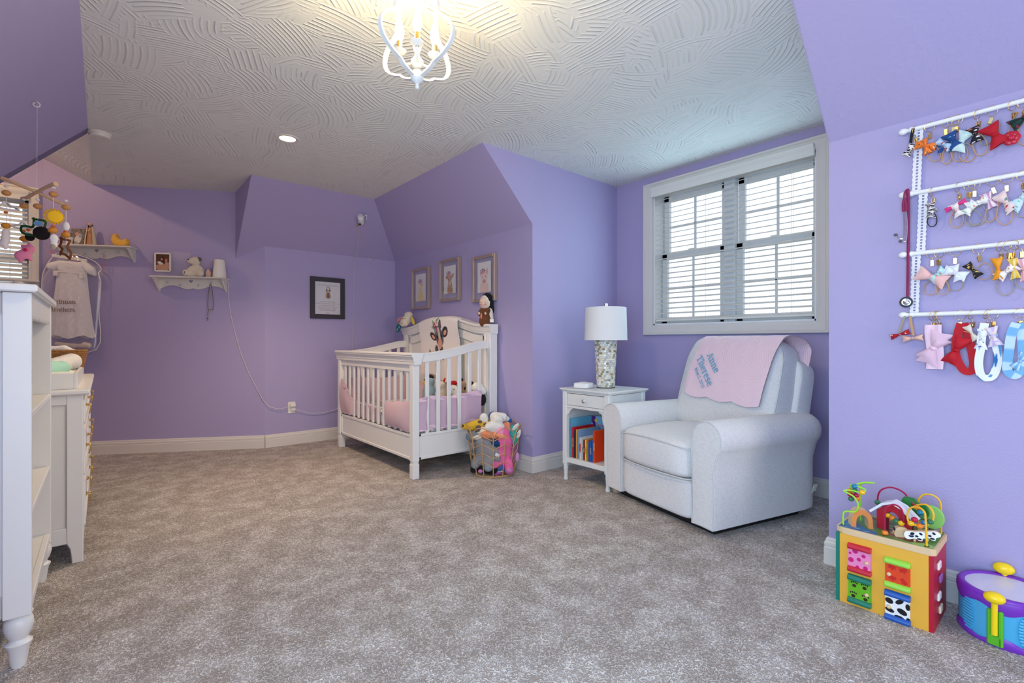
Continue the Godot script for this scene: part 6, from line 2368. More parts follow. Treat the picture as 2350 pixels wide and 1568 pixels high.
func bow_rails() -> void:
	var white := flat(rgb(244, 243, 242), 0.4)
	var names := ["top", "second", "third", "bottom"]
	var ys := [1.889, 1.627, 1.380, 1.131]
	var turned := [Vector2(0, -0.006), Vector2(0.006, -0.005), Vector2(0.0125, 0.003), Vector2(0.0135, 0.010), Vector2(0.0115, 0.018), Vector2(0.0075, 0.024), Vector2(0.0075, 0.028), Vector2(0.0115, 0.033), Vector2(0.0115, 0.039), Vector2(0.0088, 0.044), Vector2(0.0085, 0.60), Vector2(0.0115, 0.604), Vector2(0.0115, 0.61), Vector2(0.0075, 0.615), Vector2(0.0135, 0.633), Vector2(0.0125, 0.64), Vector2(0, 0.649)]
	for i in 4:
		var t := thing("bow_rail", "%s white wooden rail of the hair bow hanger" % names[i], "rail", Vector3(2.529, ys[i], -0.487))
		part(t, "dowel", MB.new().at(Transform3D(Basis(Vector3.RIGHT, PI / 2), Vector3.ZERO)).lathe(turned, 18).mesh(35), white)
	# lace strips tying one rail to the next
	var lace := mat("white_lace", rgb(236, 234, 238), 0.9)
	for q in [[-0.428, 1.882, -0.437, 1.632, "first"], [-0.414, 1.622, -0.422, 1.386, "middle"], [-0.436, 1.374, -0.443, 1.137, "lowest"], [0.06, 1.882, 0.06, 1.632, "rear upper"], [0.06, 1.622, 0.06, 1.386, "rear middle"], [0.06, 1.374, 0.06, 1.137, "rear lower"]]:
		var t := thing("lace_ribbon", "%s strip of white lace joining two bow rails" % q[4], "ribbon", Vector3(2.5335, 0, 0))
		var b := MB.new()
		# two scalloped borders and a ladder of stitches between them
		for s in [-1, 1]:
			var o := PackedVector2Array()
			var n := 24
			for i in n + 1:
				o.push_back(Vector2(s * (0.0125 + 0.0028 * absf(sin(i * PI / 2.0))), lerpf(0, 1, i / float(n))))
			for i in n + 1:
				o.push_back(Vector2(s * 0.0035, lerpf(1, 0, i / float(n))))
			var e := PackedVector2Array()
			for p in o:
				e.push_back(Vector2(lerpf(q[0], q[2], 1.0 - p.y) + p.x, lerpf(q[3], q[1], p.y)))
			b.T = Transform3D(Basis(Vector3(0, 0, 1), Vector3.UP, Vector3(-1, 0, 0)), Vector3.ZERO)
			b.extrude(e, 0.0, 0.0012)
		for i in 20:
			var k := (i + 0.5) / 20.0
			b.box(Vector3(lerpf(q[2], q[0], k), lerpf(q[3], q[1], k), 0.0005), Vector3(0.009, 0.005, 0.0008))
		part(t, "lace_strip", b.mesh(), lace)
	var tan_b := flat(rgb(196, 154, 112), 0.85)
	var grey_b := flat(rgb(160, 152, 128), 0.85)
	var blk := flat(rgb(20, 20, 34), 0.85)
	var t: Node3D
	# top rail
	t = hair("hair_bow", "black velvet strap with black and white cow print bow", -0.449, 1.889)
	part(t, "velvet_strap", MB.new().ribbon(smooth3([Vector3(0.006, 0.0, 0.012), Vector3(0.0, -0.03, 0.012), Vector3(-0.004, -0.07, 0.01)], 4), 0.010, 0.002, Vector3(0, 0, 1)).mesh(), blk)
	bow(t, Vector2(-0.006, -0.085), 0.045, 0.034, 1.0, pattern("cow_print", rgb(236, 232, 226), [rgb(24, 22, 34)], 9, 9.0))
	clip_ring(-0.440, 1.889, "cow print bow on the top rail", 1.3)
	t = hair("hair_bow", "orange dotted bow with tan band on the top rail", -0.4, 1.8)
	var orange := pattern("orange_dots", rgb(240, 128, 50), [rgb(60, 40, 30), rgb(250, 220, 200)], 16, 3.0)
	bow(t, Vector2(-0.004, 0.006), 0.068, 0.034, -0.35, orange, 0.0)
	bow(t, Vector2(-0.004, 0.002), 0.060, 0.030, -1.3, orange)
	band(t, Vector2(0.018, -0.026), 0.018, 0.040, tan_b, 0.006, 0.3)
	clip_ring(-0.394, 1.889, "orange dotted bow", 0.4)
	t = hair("hair_bow", "light blue bow with red florals on the top rail", -0.345, 1.8)
	bow(t, Vector2(-0.004, -0.006), 0.054, 0.034, -0.75, pattern("blue_red_floral", rgb(176, 206, 232), [rgb(196, 40, 60), rgb(240, 240, 244)], 14, 5.0))
	band(t, Vector2(0.004, -0.050), 0.013, 0.034, tan_b)
	clip_ring(-0.342, 1.889, "light blue floral bow", -0.3)
	t = hair("hair_bow", "navy blue bow with white specks on the top rail", -0.322, 1.8)
	bow(t, Vector2(0.0, 0.0), 0.066, 0.052, -1.2, pattern("navy_specks", rgb(26, 72, 132), [rgb(170, 190, 214)], 12, 2.5), 0.055)
	band(t, Vector2(0.018, -0.050), 0.022, 0.034, tan_b, 0.007, 0.1, 0.004)
	clip_ring(-0.324, 1.889, "navy specked bow", 0.2)
	t = hair("hair_bow", "pale mint bow with tan band on the top rail", -0.298, 1.79)
	bow(t, Vector2(0.0, 0.0), 0.072, 0.056, 1.15, pattern("mint_plain", rgb(206, 228, 222), [rgb(190, 216, 210)], 8, 6.0), 0.0, null, 0.009)
	band(t, Vector2(0.014, -0.046), 0.022, 0.036, tan_b, 0.006, 0.2, 0.005)
	clip_ring(-0.312, 1.889, "pale mint bow", -0.2)
	t = hair("hair_bow", "black and white floral bow with tan band on top rail", -0.26, 1.8)
	bow(t, Vector2(0.0, 0.004), 0.056, 0.042, -1.35, pattern("black_floral", rgb(24, 24, 34), [rgb(236, 232, 224), rgb(220, 110, 60)], 16, 4.5))
	band(t, Vector2(0.012, -0.038), 0.019, 0.042, tan_b, 0.007, 0.15)
	clip_ring(-0.256, 1.889, "black and white floral bow", 1.2)
	t = hair("hair_bow", "large plain crimson bow on the top rail", -0.207, 1.785)
	bow(t, Vector2(0.0, 0.0), 0.082, 0.066, -1.15, flat(rgb(186, 10, 34), 0.8))
	band(t, Vector2(-0.012, 0.012), 0.018, 0.042, grey_b, 0.006, -0.5, 0.003)
	clip_ring(-0.217, 1.889, "large crimson bow", 0.1, -0.3)
	t = hair("hair_bow", "red satin rose on a hanging tan band", -0.165, 1.76)
	var satin := flat(rgb(190, 20, 50), 0.3)
	for i in 6:
		var a := TAU * i / 6.0
		part(t, "petal", MB.new().ball(Vector3(cos(a) * 0.013, sin(a) * 0.015, 0.014), Vector3(0.012, 0.013, 0.006), 10, Basis(Vector3(0, 0, 1), a)).mesh(), satin)
	part(t, "rose_heart", MB.new().ball(Vector3(0, 0, 0.02), Vector3(0.010, 0.011, 0.008), 12).mesh(), satin)
	band(t, Vector2(0.006, 0.035), 0.011, 0.055, tan_b, 0.008, -0.2, 0.006)
	clip_ring(-0.163, 1.889, "red satin rose band", 0.9)
	t = hair("hair_bow", "dark green plaid bow at the right end of top rail", -0.134, 1.82)
	bow(t, Vector2(0.0, 0.0), 0.07, 0.05, 0.5, pattern("green_plaid", rgb(22, 60, 52), [rgb(160, 30, 50)], 6, 4.0, rgb(16, 40, 40)))
	band(t, Vector2(0.004, -0.05), 0.02, 0.045, tan_b, 0.007, 0.0)
	clip_ring(-0.134, 1.889, "dark green plaid bow", 0.3)
	# second rail
	t = hair("hair_bow", "small cow print bow with black band on second rail", -0.387, 1.545)
	bow(t, Vector2(0.0, 0.012), 0.030, 0.036, -1.4, pattern("cow_print", Color.WHITE, [], 0, 0))
	bow(t, Vector2(0.0, -0.016), 0.028, 0.034, 1.4, pattern("cow_print", Color.WHITE, [], 0, 0))
	band(t, Vector2(0.002, -0.038), 0.014, 0.028, blk, 0.006)
	clip_ring(-0.387, 1.627, "small cow print bow on the second rail", 1.4)
	t = hair("hair_bow", "hot pink pointed bow over white floral bow, second rail", -0.311, 1.541)
	bow(t, Vector2(0.0, -0.012), 0.05, 0.036, -1.2, pattern("white_pink_floral", rgb(244, 232, 230), [rgb(222, 130, 140), rgb(236, 190, 160)], 12, 4.0))
	bow(t, Vector2(-0.004, 0.006), 0.062, 0.020, 0.45, flat(rgb(226, 50, 130), 0.7), 0.0, null, 0.008)
	band(t, Vector2(0.0, -0.044), 0.018, 0.036, tan_b, 0.007, 0.0, 0.012)
	clip_ring(-0.311, 1.627, "hot pink pointed bow", 1.3, 0.3)
	t = hair("hair_bow", "white bow with green and black print, grey band", -0.274, 1.53)
	bow(t, Vector2(0.0, 0.0), 0.048, 0.040, 0.9, pattern("white_green_print", rgb(244, 244, 242), [rgb(40, 50, 70), rgb(120, 200, 140), rgb(230, 200, 190)], 9, 5.0))
	band(t, Vector2(0.008, -0.040), 0.022, 0.030, grey_b, 0.007, 0.1)
	clip_ring(-0.278, 1.627, "white bow with green print", -0.2)
	t = hair("hair_bow", "larger white bow with peach florals on second rail", -0.252, 1.545)
	bow(t, Vector2(0.0, 0.0), 0.066, 0.046, 0.35, pattern("white_peach_floral", rgb(246, 242, 236), [rgb(232, 180, 140), rgb(206, 216, 214)], 9, 5.5))
	band(t, Vector2(0.0, -0.048), 0.024, 0.036, grey_b, 0.007, -0.1, 0.004)
	clip_ring(-0.264, 1.627, "white and peach floral bow", 0.2)
	t = hair("hair_bow", "pink and white striped bow with tan band, second rail", -0.219, 1.55)
	bow(t, Vector2(-0.002, -0.004), 0.058, 0.036, -1.25, pattern("pink_stripe", rgb(240, 226, 236), [], 0, 0, rgb(216, 150, 186)))
	band(t, Vector2(0.004, -0.042), 0.015, 0.044, tan_b, 0.008, -0.2, 0.012)
	clip_ring(-0.214, 1.627, "pink striped bow", 0.1, 0.25)
	t = hair("hair_bow", "pale pink bow with red roses, tan band, second rail", -0.178, 1.53)
	bow(t, Vector2(0.0, 0.0), 0.075, 0.050, -1.0, pattern("pink_rose", rgb(240, 212, 206), [rgb(200, 40, 60), rgb(120, 150, 140)], 9, 5.0))
	band(t, Vector2(-0.006, -0.040), 0.020, 0.042, tan_b, 0.008, 0.1, 0.012)
	clip_ring(-0.178, 1.627, "pale pink rose bow", 0.1)
	t = hair("hair_bow", "blue floral bow with berries and grey band, second rail", -0.138, 1.535)
	bow(t, Vector2(0.0, 0.0), 0.08, 0.056, 0.8, pattern("blue_floral", rgb(206, 228, 234), [rgb(60, 130, 180), rgb(120, 190, 180), rgb(190, 40, 60)], 22, 4.0))
	band(t, Vector2(0.006, -0.034), 0.022, 0.034, grey_b, 0.008)
	clip_ring(-0.137, 1.627, "blue floral bow with berries", 0.4)
	# third rail
	t = hair("hair_bow", "big plain blush pink bow with tan band, third rail", -0.385, 1.277)
	bow(t, Vector2(0.0, 0.0), 0.094, 0.062, -0.5, flat(rgb(240, 190, 184), 0.85))
	band(t, Vector2(-0.004, -0.042), 0.022, 0.028, tan_b, 0.008, 0.0, 0.004)
	clip_ring(-0.387, 1.380, "big blush pink bow", 0.2)
	t = hair("hair_bow", "aqua bow with orange flowers on the third rail", -0.368, 1.285)
	bow(t, Vector2(0.0, 0.0), 0.058, 0.044, 0.75, pattern("aqua_orange", rgb(180, 222, 222), [rgb(236, 100, 60), rgb(230, 240, 240)], 8, 6.0))
	band(t, Vector2(0.014, -0.048), 0.019, 0.032, tan_b, 0.007, 0.1, 0.014)
	clip_ring(-0.365, 1.380, "aqua bow with orange flowers", -0.3)
	t = hair("hair_bow", "white pastel floral bow with grey band, third rail", -0.316, 1.286)
	var wp := pattern("white_pastel", rgb(238, 240, 246), [rgb(210, 220, 240), rgb(240, 214, 224)], 12, 4.0)
	bow(t, Vector2(0.0, 0.0), 0.070, 0.044, -0.45, wp)
	bow(t, Vector2(0.004, 0.0), 0.060, 0.034, -1.35, wp)
	band(t, Vector2(-0.002, -0.036), 0.022, 0.032, grey_b, 0.007, 0.0, 0.003)
	clip_ring(-0.318, 1.380, "white pastel floral bow", 0.05)
	t = hair("hair_bow", "black and yellow floral bow beside a round tan band", -0.262, 1.292)
	bow(t, Vector2(-0.004, 0.0), 0.058, 0.032, -0.95, pattern("black_yellow", rgb(32, 30, 34), [rgb(226, 176, 70), rgb(234, 200, 110), rgb(60, 80, 50)], 20, 5.0))
	band(t, Vector2(0.026, -0.008), 0.022, 0.031, tan_b, 0.005)
	clip_ring(-0.253, 1.380, "black and yellow floral bow", 0.3, 0.2)
	t = hair("hair_bow", "plain marigold orange bow on the third rail", -0.199, 1.286)
	bow(t, Vector2(0.0, 0.004), 0.075, 0.036, -1.5, flat(rgb(244, 160, 36), 0.85))
	clip_ring(-0.196, 1.380, "marigold orange bow", 1.2)
	t = hair("hair_bow", "white bow with pink and orange leaves, grey band", -0.177, 1.277)
	bow(t, Vector2(0.0, 0.0), 0.060, 0.044, 0.7, pattern("white_leaf", rgb(246, 240, 240), [rgb(226, 150, 190), rgb(226, 150, 60)], 8, 5.0))
	band(t, Vector2(-0.004, -0.045), 0.021, 0.042, grey_b, 0.008)
	clip_ring(-0.176, 1.380, "white bow with pink leaves", 1.0)
	t = hair("hair_bow", "yellow gingham bow on the third rail", -0.157, 1.285)
	bow(t, Vector2(0.0, 0.0), 0.070, 0.030, -1.45, pattern("yellow_gingham", rgb(240, 196, 70), [], 0, 0, rgb(248, 224, 150)))
	clip_ring(-0.158, 1.380, "yellow gingham bow", -0.7)
	t = hair("hair_bow", "pink striped bow with grey band at third rail end", -0.132, 1.28)
	bow(t, Vector2(0.0, 0.0), 0.075, 0.036, -1.4, pattern("blush_stripe", rgb(240, 170, 180), [], 0, 0, rgb(250, 214, 218)))
	band(t, Vector2(0.0, -0.034), 0.022, 0.036, grey_b, 0.009)
	clip_ring(-0.140, 1.380, "pink striped bow at the third rail end", 0.2)
	# bottom rail
	t = hair("hair_bow", "red patterned bow on a grey band over rail end", -0.474, 1.131)
	bow(t, Vector2(-0.012, -0.080), 0.062, 0.024, 0.35, pattern("red_patterned", rgb(176, 16, 36), [rgb(226, 150, 40), rgb(240, 220, 210)], 7, 4.0))
	for s in [-1, 1]:
		part(t, "headband", MB.new().ribbon(smooth3([Vector3(0.004, 0.010, 0.004 * s), Vector3(0.002, -0.012, 0.012), Vector3(-0.008, -0.045, 0.010 + 0.002 * s), Vector3(-0.014, -0.075, 0.012)], 4), 0.007, 0.0016, Vector3(0, 0, 1)).mesh(60), grey_b)
	t = hair("hair_bow", "blush bow on a tan band hooked over bottom rail", -0.450, 1.131)
	bow(t, Vector2(0.006, -0.096), 0.062, 0.028, 0.1, flat(rgb(232, 186, 170), 0.8))
	part(t, "headband", MB.new().ribbon(smooth3([Vector3(0.0, 0.010, 0.0), Vector3(-0.002, -0.012, 0.012), Vector3(0.002, -0.05, 0.012), Vector3(0.008, -0.085, 0.012)], 4), 0.008, 0.0016, Vector3(0, 0, 1)).mesh(60), tan_b)
	t = hair("headband_bow", "wide pale pink headband with layered tulle bow", -0.378, 1.0)
	var pk := flat(rgb(240, 206, 222), 0.85)
	part(t, "wide_band", MB.new().sheet(func(u, v): return Vector3(lerpf(-0.026, 0.026, u) + 0.004 * sin(v * 5.0), lerpf(-0.088, 0.088, v), 0.012 + 0.008 * sin(PI * v) + 0.003 * sin(u * 9.0)), 8, 16, 0.006).mesh(60), pk)
	var tulle := mat("pink_tulle", Color(0.94, 0.80, 0.87, 0.8), 0.9)
	tulle.transparency = BaseMaterial3D.TRANSPARENCY_ALPHA
	bow(t, Vector2(-0.002, -0.004), 0.125, 0.075, 1.2, tulle, 0.0, pk, 0.016)
	bow(t, Vector2(-0.004, -0.006), 0.10, 0.06, 0.9, tulle, 0.0, pk, 0.02)
	for k in 3:
		clip_ring(-0.384 + k * 0.008, 1.131, "pink tulle headband, %s of three" % ["first", "second", "third"][k], [0.9, 1.3, 1.1][k])
	t = hair("headband_bow", "wide crimson headband with big folded bow", -0.298, 1.0)
	var crim := flat(rgb(186, 4, 30), 0.75)
	part(t, "wide_band", MB.new().ribbon(smooth3([Vector3(-0.002, 0.09, 0.012), Vector3(-0.012, 0.04, 0.018), Vector3(-0.016, -0.03, 0.02), Vector3(0.004, -0.085, 0.018), Vector3(0.026, -0.092, 0.014), Vector3(0.034, -0.06, 0.012), Vector3(0.022, 0.02, 0.010), Vector3(0.006, 0.092, 0.010)], 5), 0.026, 0.004, Vector3(0, 0, 1)).mesh(60), crim)
	bow(t, Vector2(-0.016, -0.012), 0.105, 0.058, 1.15, crim, 0.0, null, 0.018)
	clip_ring(-0.303, 1.131, "wide crimson headband", 0.05)
	t = hair("hair_bow", "cream linen knot bow with tan band, bottom rail", -0.270, 1.05)
	bow(t, Vector2(0.0, 0.004), 0.058, 0.028, -1.1, flat(rgb(228, 214, 196), 0.9), 0.0, null, 0.01)
	band(t, Vector2(-0.016, -0.006), 0.014, 0.018, tan_b, 0.005, 0.6)
	clip_ring(-0.272, 1.131, "cream linen knot bow", 1.2)
	t = hair("headband_bow", "long white headband with blue toile print", -0.236, 1.0)
	var toile := pattern("blue_toile", rgb(240, 242, 246), [rgb(40, 110, 180), rgb(90, 150, 205)], 16, 3.5)
	part(t, "wide_band", MB.new().ribbon(smooth3([Vector3(0.002, 0.09, 0.014), Vector3(-0.006, 0.04, 0.018), Vector3(-0.008, 0.0, 0.02), Vector3(-0.014, -0.06, 0.02), Vector3(-0.006, -0.108, 0.018), Vector3(0.018, -0.112, 0.014), Vector3(0.032, -0.08, 0.012), Vector3(0.036, -0.02, 0.010), Vector3(0.022, 0.05, 0.008)], 5), 0.024, 0.005, Vector3(0, 0, 1)).mesh(60), toile)
	bow(t, Vector2(-0.006, 0.03), 0.07, 0.04, 1.45, toile)
	clip_ring(-0.231, 1.131, "blue toile headband", 1.3)
	t = hair("hair_bow", "pastel plaid bow on the bottom rail", -0.211, 1.04)
	bow(t, Vector2(0.0, 0.0), 0.068, 0.046, -1.35, pattern("pastel_plaid", rgb(238, 226, 238), [rgb(200, 170, 214), rgb(170, 220, 208), rgb(246, 226, 170)], 14, 4.0, rgb(214, 190, 226)))
	clip_ring(-0.214, 1.131, "pastel plaid bow", 0.5)
	t = hair("headband_bow", "light blue striped headband at bottom rail end", -0.152, 0.99)
	var bs := pattern("blue_stripe", rgb(120, 180, 224), [], 0, 0, rgb(196, 222, 242))
	part(t, "wide_band", MB.new().ribbon(smooth3([Vector3(0.0, 0.098, 0.014), Vector3(-0.012, 0.06, 0.02), Vector3(-0.020, -0.02, 0.02), Vector3(-0.022, -0.075, 0.018), Vector3(0.0, -0.09, 0.016), Vector3(0.016, -0.04, 0.012), Vector3(0.014, 0.04, 0.01), Vector3(0.008, 0.098, 0.01)], 5), 0.026, 0.004, Vector3(0, 0, 1)).mesh(60), bs)
	bow(t, Vector2(0.008, -0.04), 0.06, 0.04, 1.0, bs, 0.04)
	clip_ring(-0.146, 1.131, "light blue striped headband", 0.5)
	# stethoscope hung over the second rail
	var s := thing("stethoscope", "burgundy stethoscope hooked over the second bow rail", "stethoscope", Vector3(2.529, 0, 0))
	s.basis = Basis(Vector3(0, 0, 1), Vector3.UP, Vector3(-1, 0, 0))
	var bur := flat(rgb(138, 30, 82), 0.35)
	part(s, "tubing", MB.new().tube(smooth3([Vector3(-0.462, 1.20, 0.008), Vector3(-0.461, 1.35, 0.006), Vector3(-0.459, 1.55, 0.008), Vector3(-0.459, 1.63, 0.014), Vector3(-0.463, 1.645, 0.006), Vector3(-0.468, 1.63, 0.018), Vector3(-0.470, 1.60, 0.018)], 6), 0.0052, 8).mesh(), bur)
	for k in [[-0.474, -0.498, 1.463], [-0.466, -0.482, 1.434]]:
		part(s, "yoke", MB.new().tube(smooth3([Vector3(-0.469, 1.61, 0.018), Vector3(k[0], 1.59, 0.018), Vector3(k[0] + 0.001, 1.555, 0.018)], 4), 0.0055, 8).mesh(), bur)
		part(s, "ear_tube", MB.new().tube(smooth3([Vector3(k[0] + 0.001, 1.56, 0.018), Vector3(k[0] + 0.003, 1.50, 0.018), Vector3(k[0] + 0.001, 1.452 if k[2] > 1.45 else 1.437, 0.02), Vector3(k[0] - 0.008, 1.444 if k[2] > 1.45 else 1.431, 0.022), Vector3(k[1], k[2] - 0.002, 0.022)], 5), 0.0026, 8).mesh(), M.chrome)
		part(s, "ear_tip", MB.new().ball(Vector3(k[1], k[2], 0.022), Vector3(0.0075, 0.006, 0.006), 12, Basis(Vector3(0, 0, 1), -0.4)).mesh(), flat(rgb(86, 90, 96), 0.5))
	var hd := MB.new()
	hd.T = Transform3D(Basis(Vector3.RIGHT, PI / 2), Vector3(-0.466, 1.183, 0.008))
	part(s, "chest_piece", hd.lathe([Vector2(0, -0.008), Vector2(0.018, -0.006), Vector2(0.021, 0.0), Vector2(0.019, 0.006), Vector2(0.014, 0.007), Vector2(0.013, 0.004), Vector2(0, 0.009)], 28).mesh(30), M.chrome)
	var rg := MB.new()
	rg.T = hd.T
	part(s, "rim", rg.lathe([Vector2(0.018, 0.004), Vector2(0.022, 0.0), Vector2(0.022, 0.005), Vector2(0.0175, 0.0085), Vector2(0.0155, 0.007)], 28).mesh(), flat(rgb(60, 60, 66), 0.5))


# ---------- soft toys ----------

func plush(called: String, label: String, at: Vector3, turn: float, prims: Array, m: Material, group := "", cell := 0.009, k := 0.016, up := 0.0) -> Node3D:
	var t := thing(called, label, "plush toy", at, turn, group)
	if up != 0.0:
		t.rotate_object_local(Vector3(1, 0, 0), up)
	part(t, "body", MB.new().blob(prims, cell, k).mesh(60), m)
	return t


func spot(t: Node3D, called: String, c: Vector3, r: Vector3, m: Material, rot := Basis()) -> void:
	part(t, called, MB.new().ball(c, r, 12, rot).mesh(), m)


func face(t: Node3D, c: Vector3, gap: float, r: float) -> void:
	for s in [-1, 1]:
		spot(t, "eye", c + Vector3(s * gap, 0, 0), Vector3(r, r, r * 0.7), M.black_plastic)


func toy_basket() -> void:
	# wire basket of bent rattan-coloured rods with pointed arches along its rim
	var t := thing("toy_basket", "round tan wire basket with scalloped rim full of toys", "basket", Vector3(2.325, 0, -2.965))
	var rod := mat("tan_wire", rgb(198, 154, 100), 0.45)
	var N := 14
	var R := func(y: float) -> float: return lerpf(0.158, 0.212, (y / 0.385) ** 0.8)
	var pt := func(k: float, y: float) -> Vector3:
		var a := TAU * k / N
		var r: float = R.call(y)
		return Vector3(cos(a) * r, y, sin(a) * r)
	for k in N:
		part(t, "upright", MB.new().tube([pt.call(k, 0.006), pt.call(k, 0.10), pt.call(k, 0.2), pt.call(k, 0.30 if k % 2 else 0.345)], 0.0034, 6).mesh(), rod)
	for row in 4:
		var p := []
		for i in N:
			p.append(pt.call(i, 0.085 + row * 0.066 + (0.0 if i % 2 else 0.04)))
		part(t, "zigzag_wire", MB.new().tube(p, 0.003, 6, true).mesh(30), rod)
	for k in range(1, N, 2):
		var p := []
		for i in 9:
			var u := i / 8.0
			p.append(pt.call(k + u * 2.0, 0.302 + 0.078 * sin(PI * u) ** 0.6))
		part(t, "rim_arch", MB.new().tube(p, 0.0036, 6).mesh(), rod)
	var ring := []
	for i in 32:
		var a := TAU * i / 32.0
		ring.append(Vector3(cos(a) * 0.157, 0.007, sin(a) * 0.157))
	part(t, "base_ring", MB.new().tube(ring, 0.0055, 6, true).mesh(), rod)
	var fl := MB.new()
	for i in 7:
		var x := lerpf(-0.14, 0.14, i / 6.0)
		var h := sqrt(0.155 * 0.155 - x * x)
		fl.tube([Vector3(x, 0.006, -h), Vector3(x, 0.006, h)], 0.003, 5)
	part(t, "base_grid", fl.mesh(), rod)
	# toys: the camera sees the basket's side that faces (-0.62, +0.78)
	var g := "soft toys in the wire basket"
	var c := Vector3(2.325, 0, -2.965)
	var rt := Vector3(0.765, 0, 0.645)      # along the basket's front, to the right of someone facing it
	var fw := Vector3(-0.645, 0, 0.765)     # out of the basket's front
	var W := func(x: float, y: float, z: float) -> Vector3: return c + rt * x * 0.92 + fw * z * 0.66 + Vector3(0, y, 0)
	var yaw := atan2(fw.x, fw.z)
	var o: Node3D
	o = plush("elephant_plush", "large grey shaggy elephant toy in front of wire basket", W.call(-0.055, 0.05, 0.075), yaw, [[Vector3(0, 0.11, 0), Vector3(0.085, 0.10, 0.06)], [Vector3(-0.03, 0.19, 0.0), Vector3(0.06, 0.055, 0.05)], [Vector3(0.01, 0.05, 0.04), Vector3(0.015, 0.02, 0.06), 0.045, 0.036], [Vector3(-0.07, 0.06, 0.02), Vector3(-0.085, 0.035, 0.04), 0.04, 0.034], [Vector3(0.07, 0.13, 0.02), Vector3(0.085, 0.08, 0.04), 0.034, 0.03]], M.plush_grey, g, 0.012, 0.02)
	spot(o, "paw", Vector3(0.018, 0.018, 0.082), Vector3(0.032, 0.026, 0.02), flat(rgb(140, 150, 160), 0.9))
	part(o, "name_tag", MB.new().box(Vector3(0.085, 0.115, 0.072), Vector3(0.035, 0.022, 0.001), 0, Basis(Vector3(0, 0, 1), -0.4)).mesh(), flat(rgb(238, 238, 234), 0.6))
	o = plush("shark_plush", "slate grey fish toy lying at left basket rim", W.call(-0.135, 0.29, 0.045), yaw, [[Vector3(-0.03, 0, 0), Vector3(0.06, 0.045, 0.04)], [Vector3(0.03, 0.02, 0), Vector3(0.085, -0.005, 0.02), 0.032, 0.015]], mat("plush_slate", rgb(122, 134, 142), 1.0), g)
	spot(o, "belly", Vector3(0.01, -0.005, 0.03), Vector3(0.05, 0.02, 0.02), M.plush_white)
	o = plush("duck_plush", "orange rubbery duck foot toy at the basket front", W.call(-0.02, 0.29, 0.115), yaw, [[Vector3(-0.035, 0.02, 0), Vector3(0.045, 0.034, 0.032)], [Vector3(0.03, 0.012, 0), Vector3(0.035, 0.028, 0.026)]], M.plush_orange, g)
	o = plush("giraffe_plush", "yellow giraffe toy with grey patches on the basket", W.call(-0.145, 0.345, 0.035), yaw, [[Vector3(-0.04, 0.02, 0), Vector3(0.06, 0.045, -0.02), 0.036, 0.04], [Vector3(-0.07, 0.022, 0.01), Vector3(-0.095, 0.02, 0.014), 0.022, 0.022]], M.plush_yellow, g)
	for q in [[0.03, 0.055, 0.015], [0.02, 0.02, 0.034], [0.066, 0.04, 0.01]]:
		spot(o, "patch", Vector3(q[0], q[1], q[2]), Vector3(0.02, 0.014, 0.012), flat(rgb(96, 84, 84), 0.9))
	spot(o, "nostril", Vector3(-0.098, 0.026, 0.03), Vector3(0.01, 0.012, 0.006), M.plush_brown)
	o = plush("puppy_plush", "cream puppy toy peeking from the left of basket", W.call(-0.085, 0.33, 0.075), yaw, [[Vector3(0, 0, 0), Vector3(0.05, 0.036, 0.035)], [Vector3(0.03, -0.01, 0.02), Vector3(0.03, 0.025, 0.025)]], M.plush_cream, g)
	spot(o, "ear", Vector3(-0.035, 0.014, 0.02), Vector3(0.026, 0.016, 0.012), flat(rgb(98, 86, 86), 0.9))
	spot(o, "nose", Vector3(0.045, -0.02, 0.04), Vector3(0.012, 0.006, 0.006), M.plush_grey)
	o = plush("lamb_toy", "white fluffy lamb toy on top of the heap", W.call(-0.01, 0.39, 0.01), yaw, [[Vector3(0.02, -0.03, 0.03), Vector3(0.08, 0.05, 0.06)], [Vector3(-0.065, 0.035, 0.01), Vector3(0.034, 0.042, 0.03)], [Vector3(0.045, 0.03, 0.04), Vector3(0.042, 0.034, 0.034)], [Vector3(0.02, 0.045, 0.0), Vector3(0.085, 0.04, -0.01), 0.04, 0.035], [Vector3(-0.02, -0.01, 0.06), Vector3(-0.035, -0.03, 0.08), 0.022, 0.02]], M.plush_white, g, 0.010, 0.014)
	o = plush("bluebird_plush", "bright blue bird toy behind the white lamb", W.call(0.035, 0.405, -0.065), yaw, [[Vector3(-0.04, 0.03, 0), Vector3(0.05, 0.02, 0), 0.034, 0.03], [Vector3(0.05, 0.02, 0), Vector3(0.10, -0.005, 0.02), 0.028, 0.016]], M.plush_blue, g)
	spot(o, "breast", Vector3(0.06, 0.012, 0.028), Vector3(0.035, 0.024, 0.014), M.plush_white)
	o = plush("unicorn_plush", "hot pink shaggy unicorn toy with a shiny horn", W.call(0.085, 0.045, 0.075), yaw, [[Vector3(0, 0.10, 0), Vector3(0.07, 0.09, 0.055)], [Vector3(0.01, 0.20, 0.01), Vector3(0.062, 0.07, 0.05)], [Vector3(0.0, 0.265, 0.0), Vector3(0.05, 0.055, 0.045)], [Vector3(-0.05, 0.05, 0.03), Vector3(-0.075, 0.03, 0.04), 0.035, 0.03], [Vector3(0.04, 0.04, 0.04), Vector3(0.045, 0.005, 0.05), 0.035, 0.034]], M.plush_pink, g, 0.012, 0.02)
	spot(o, "mane", Vector3(-0.03, 0.285, 0.02), Vector3(0.04, 0.045, 0.036), mat("plush_rose", rgb(246, 160, 200), 1.0))
	spot(o, "foot", Vector3(0.045, 0.0, 0.062), Vector3(0.034, 0.03, 0.03), flat(rgb(190, 110, 160), 0.25))
	part(o, "horn", MB.new().at(Transform3D(Basis(), Vector3(-0.04, 0.31, 0.02))).lathe([Vector2(0.013, 0), Vector2(0.009, 0.025), Vector2(0, 0.055)], 12).mesh(), flat(rgb(170, 90, 150), 0.25))
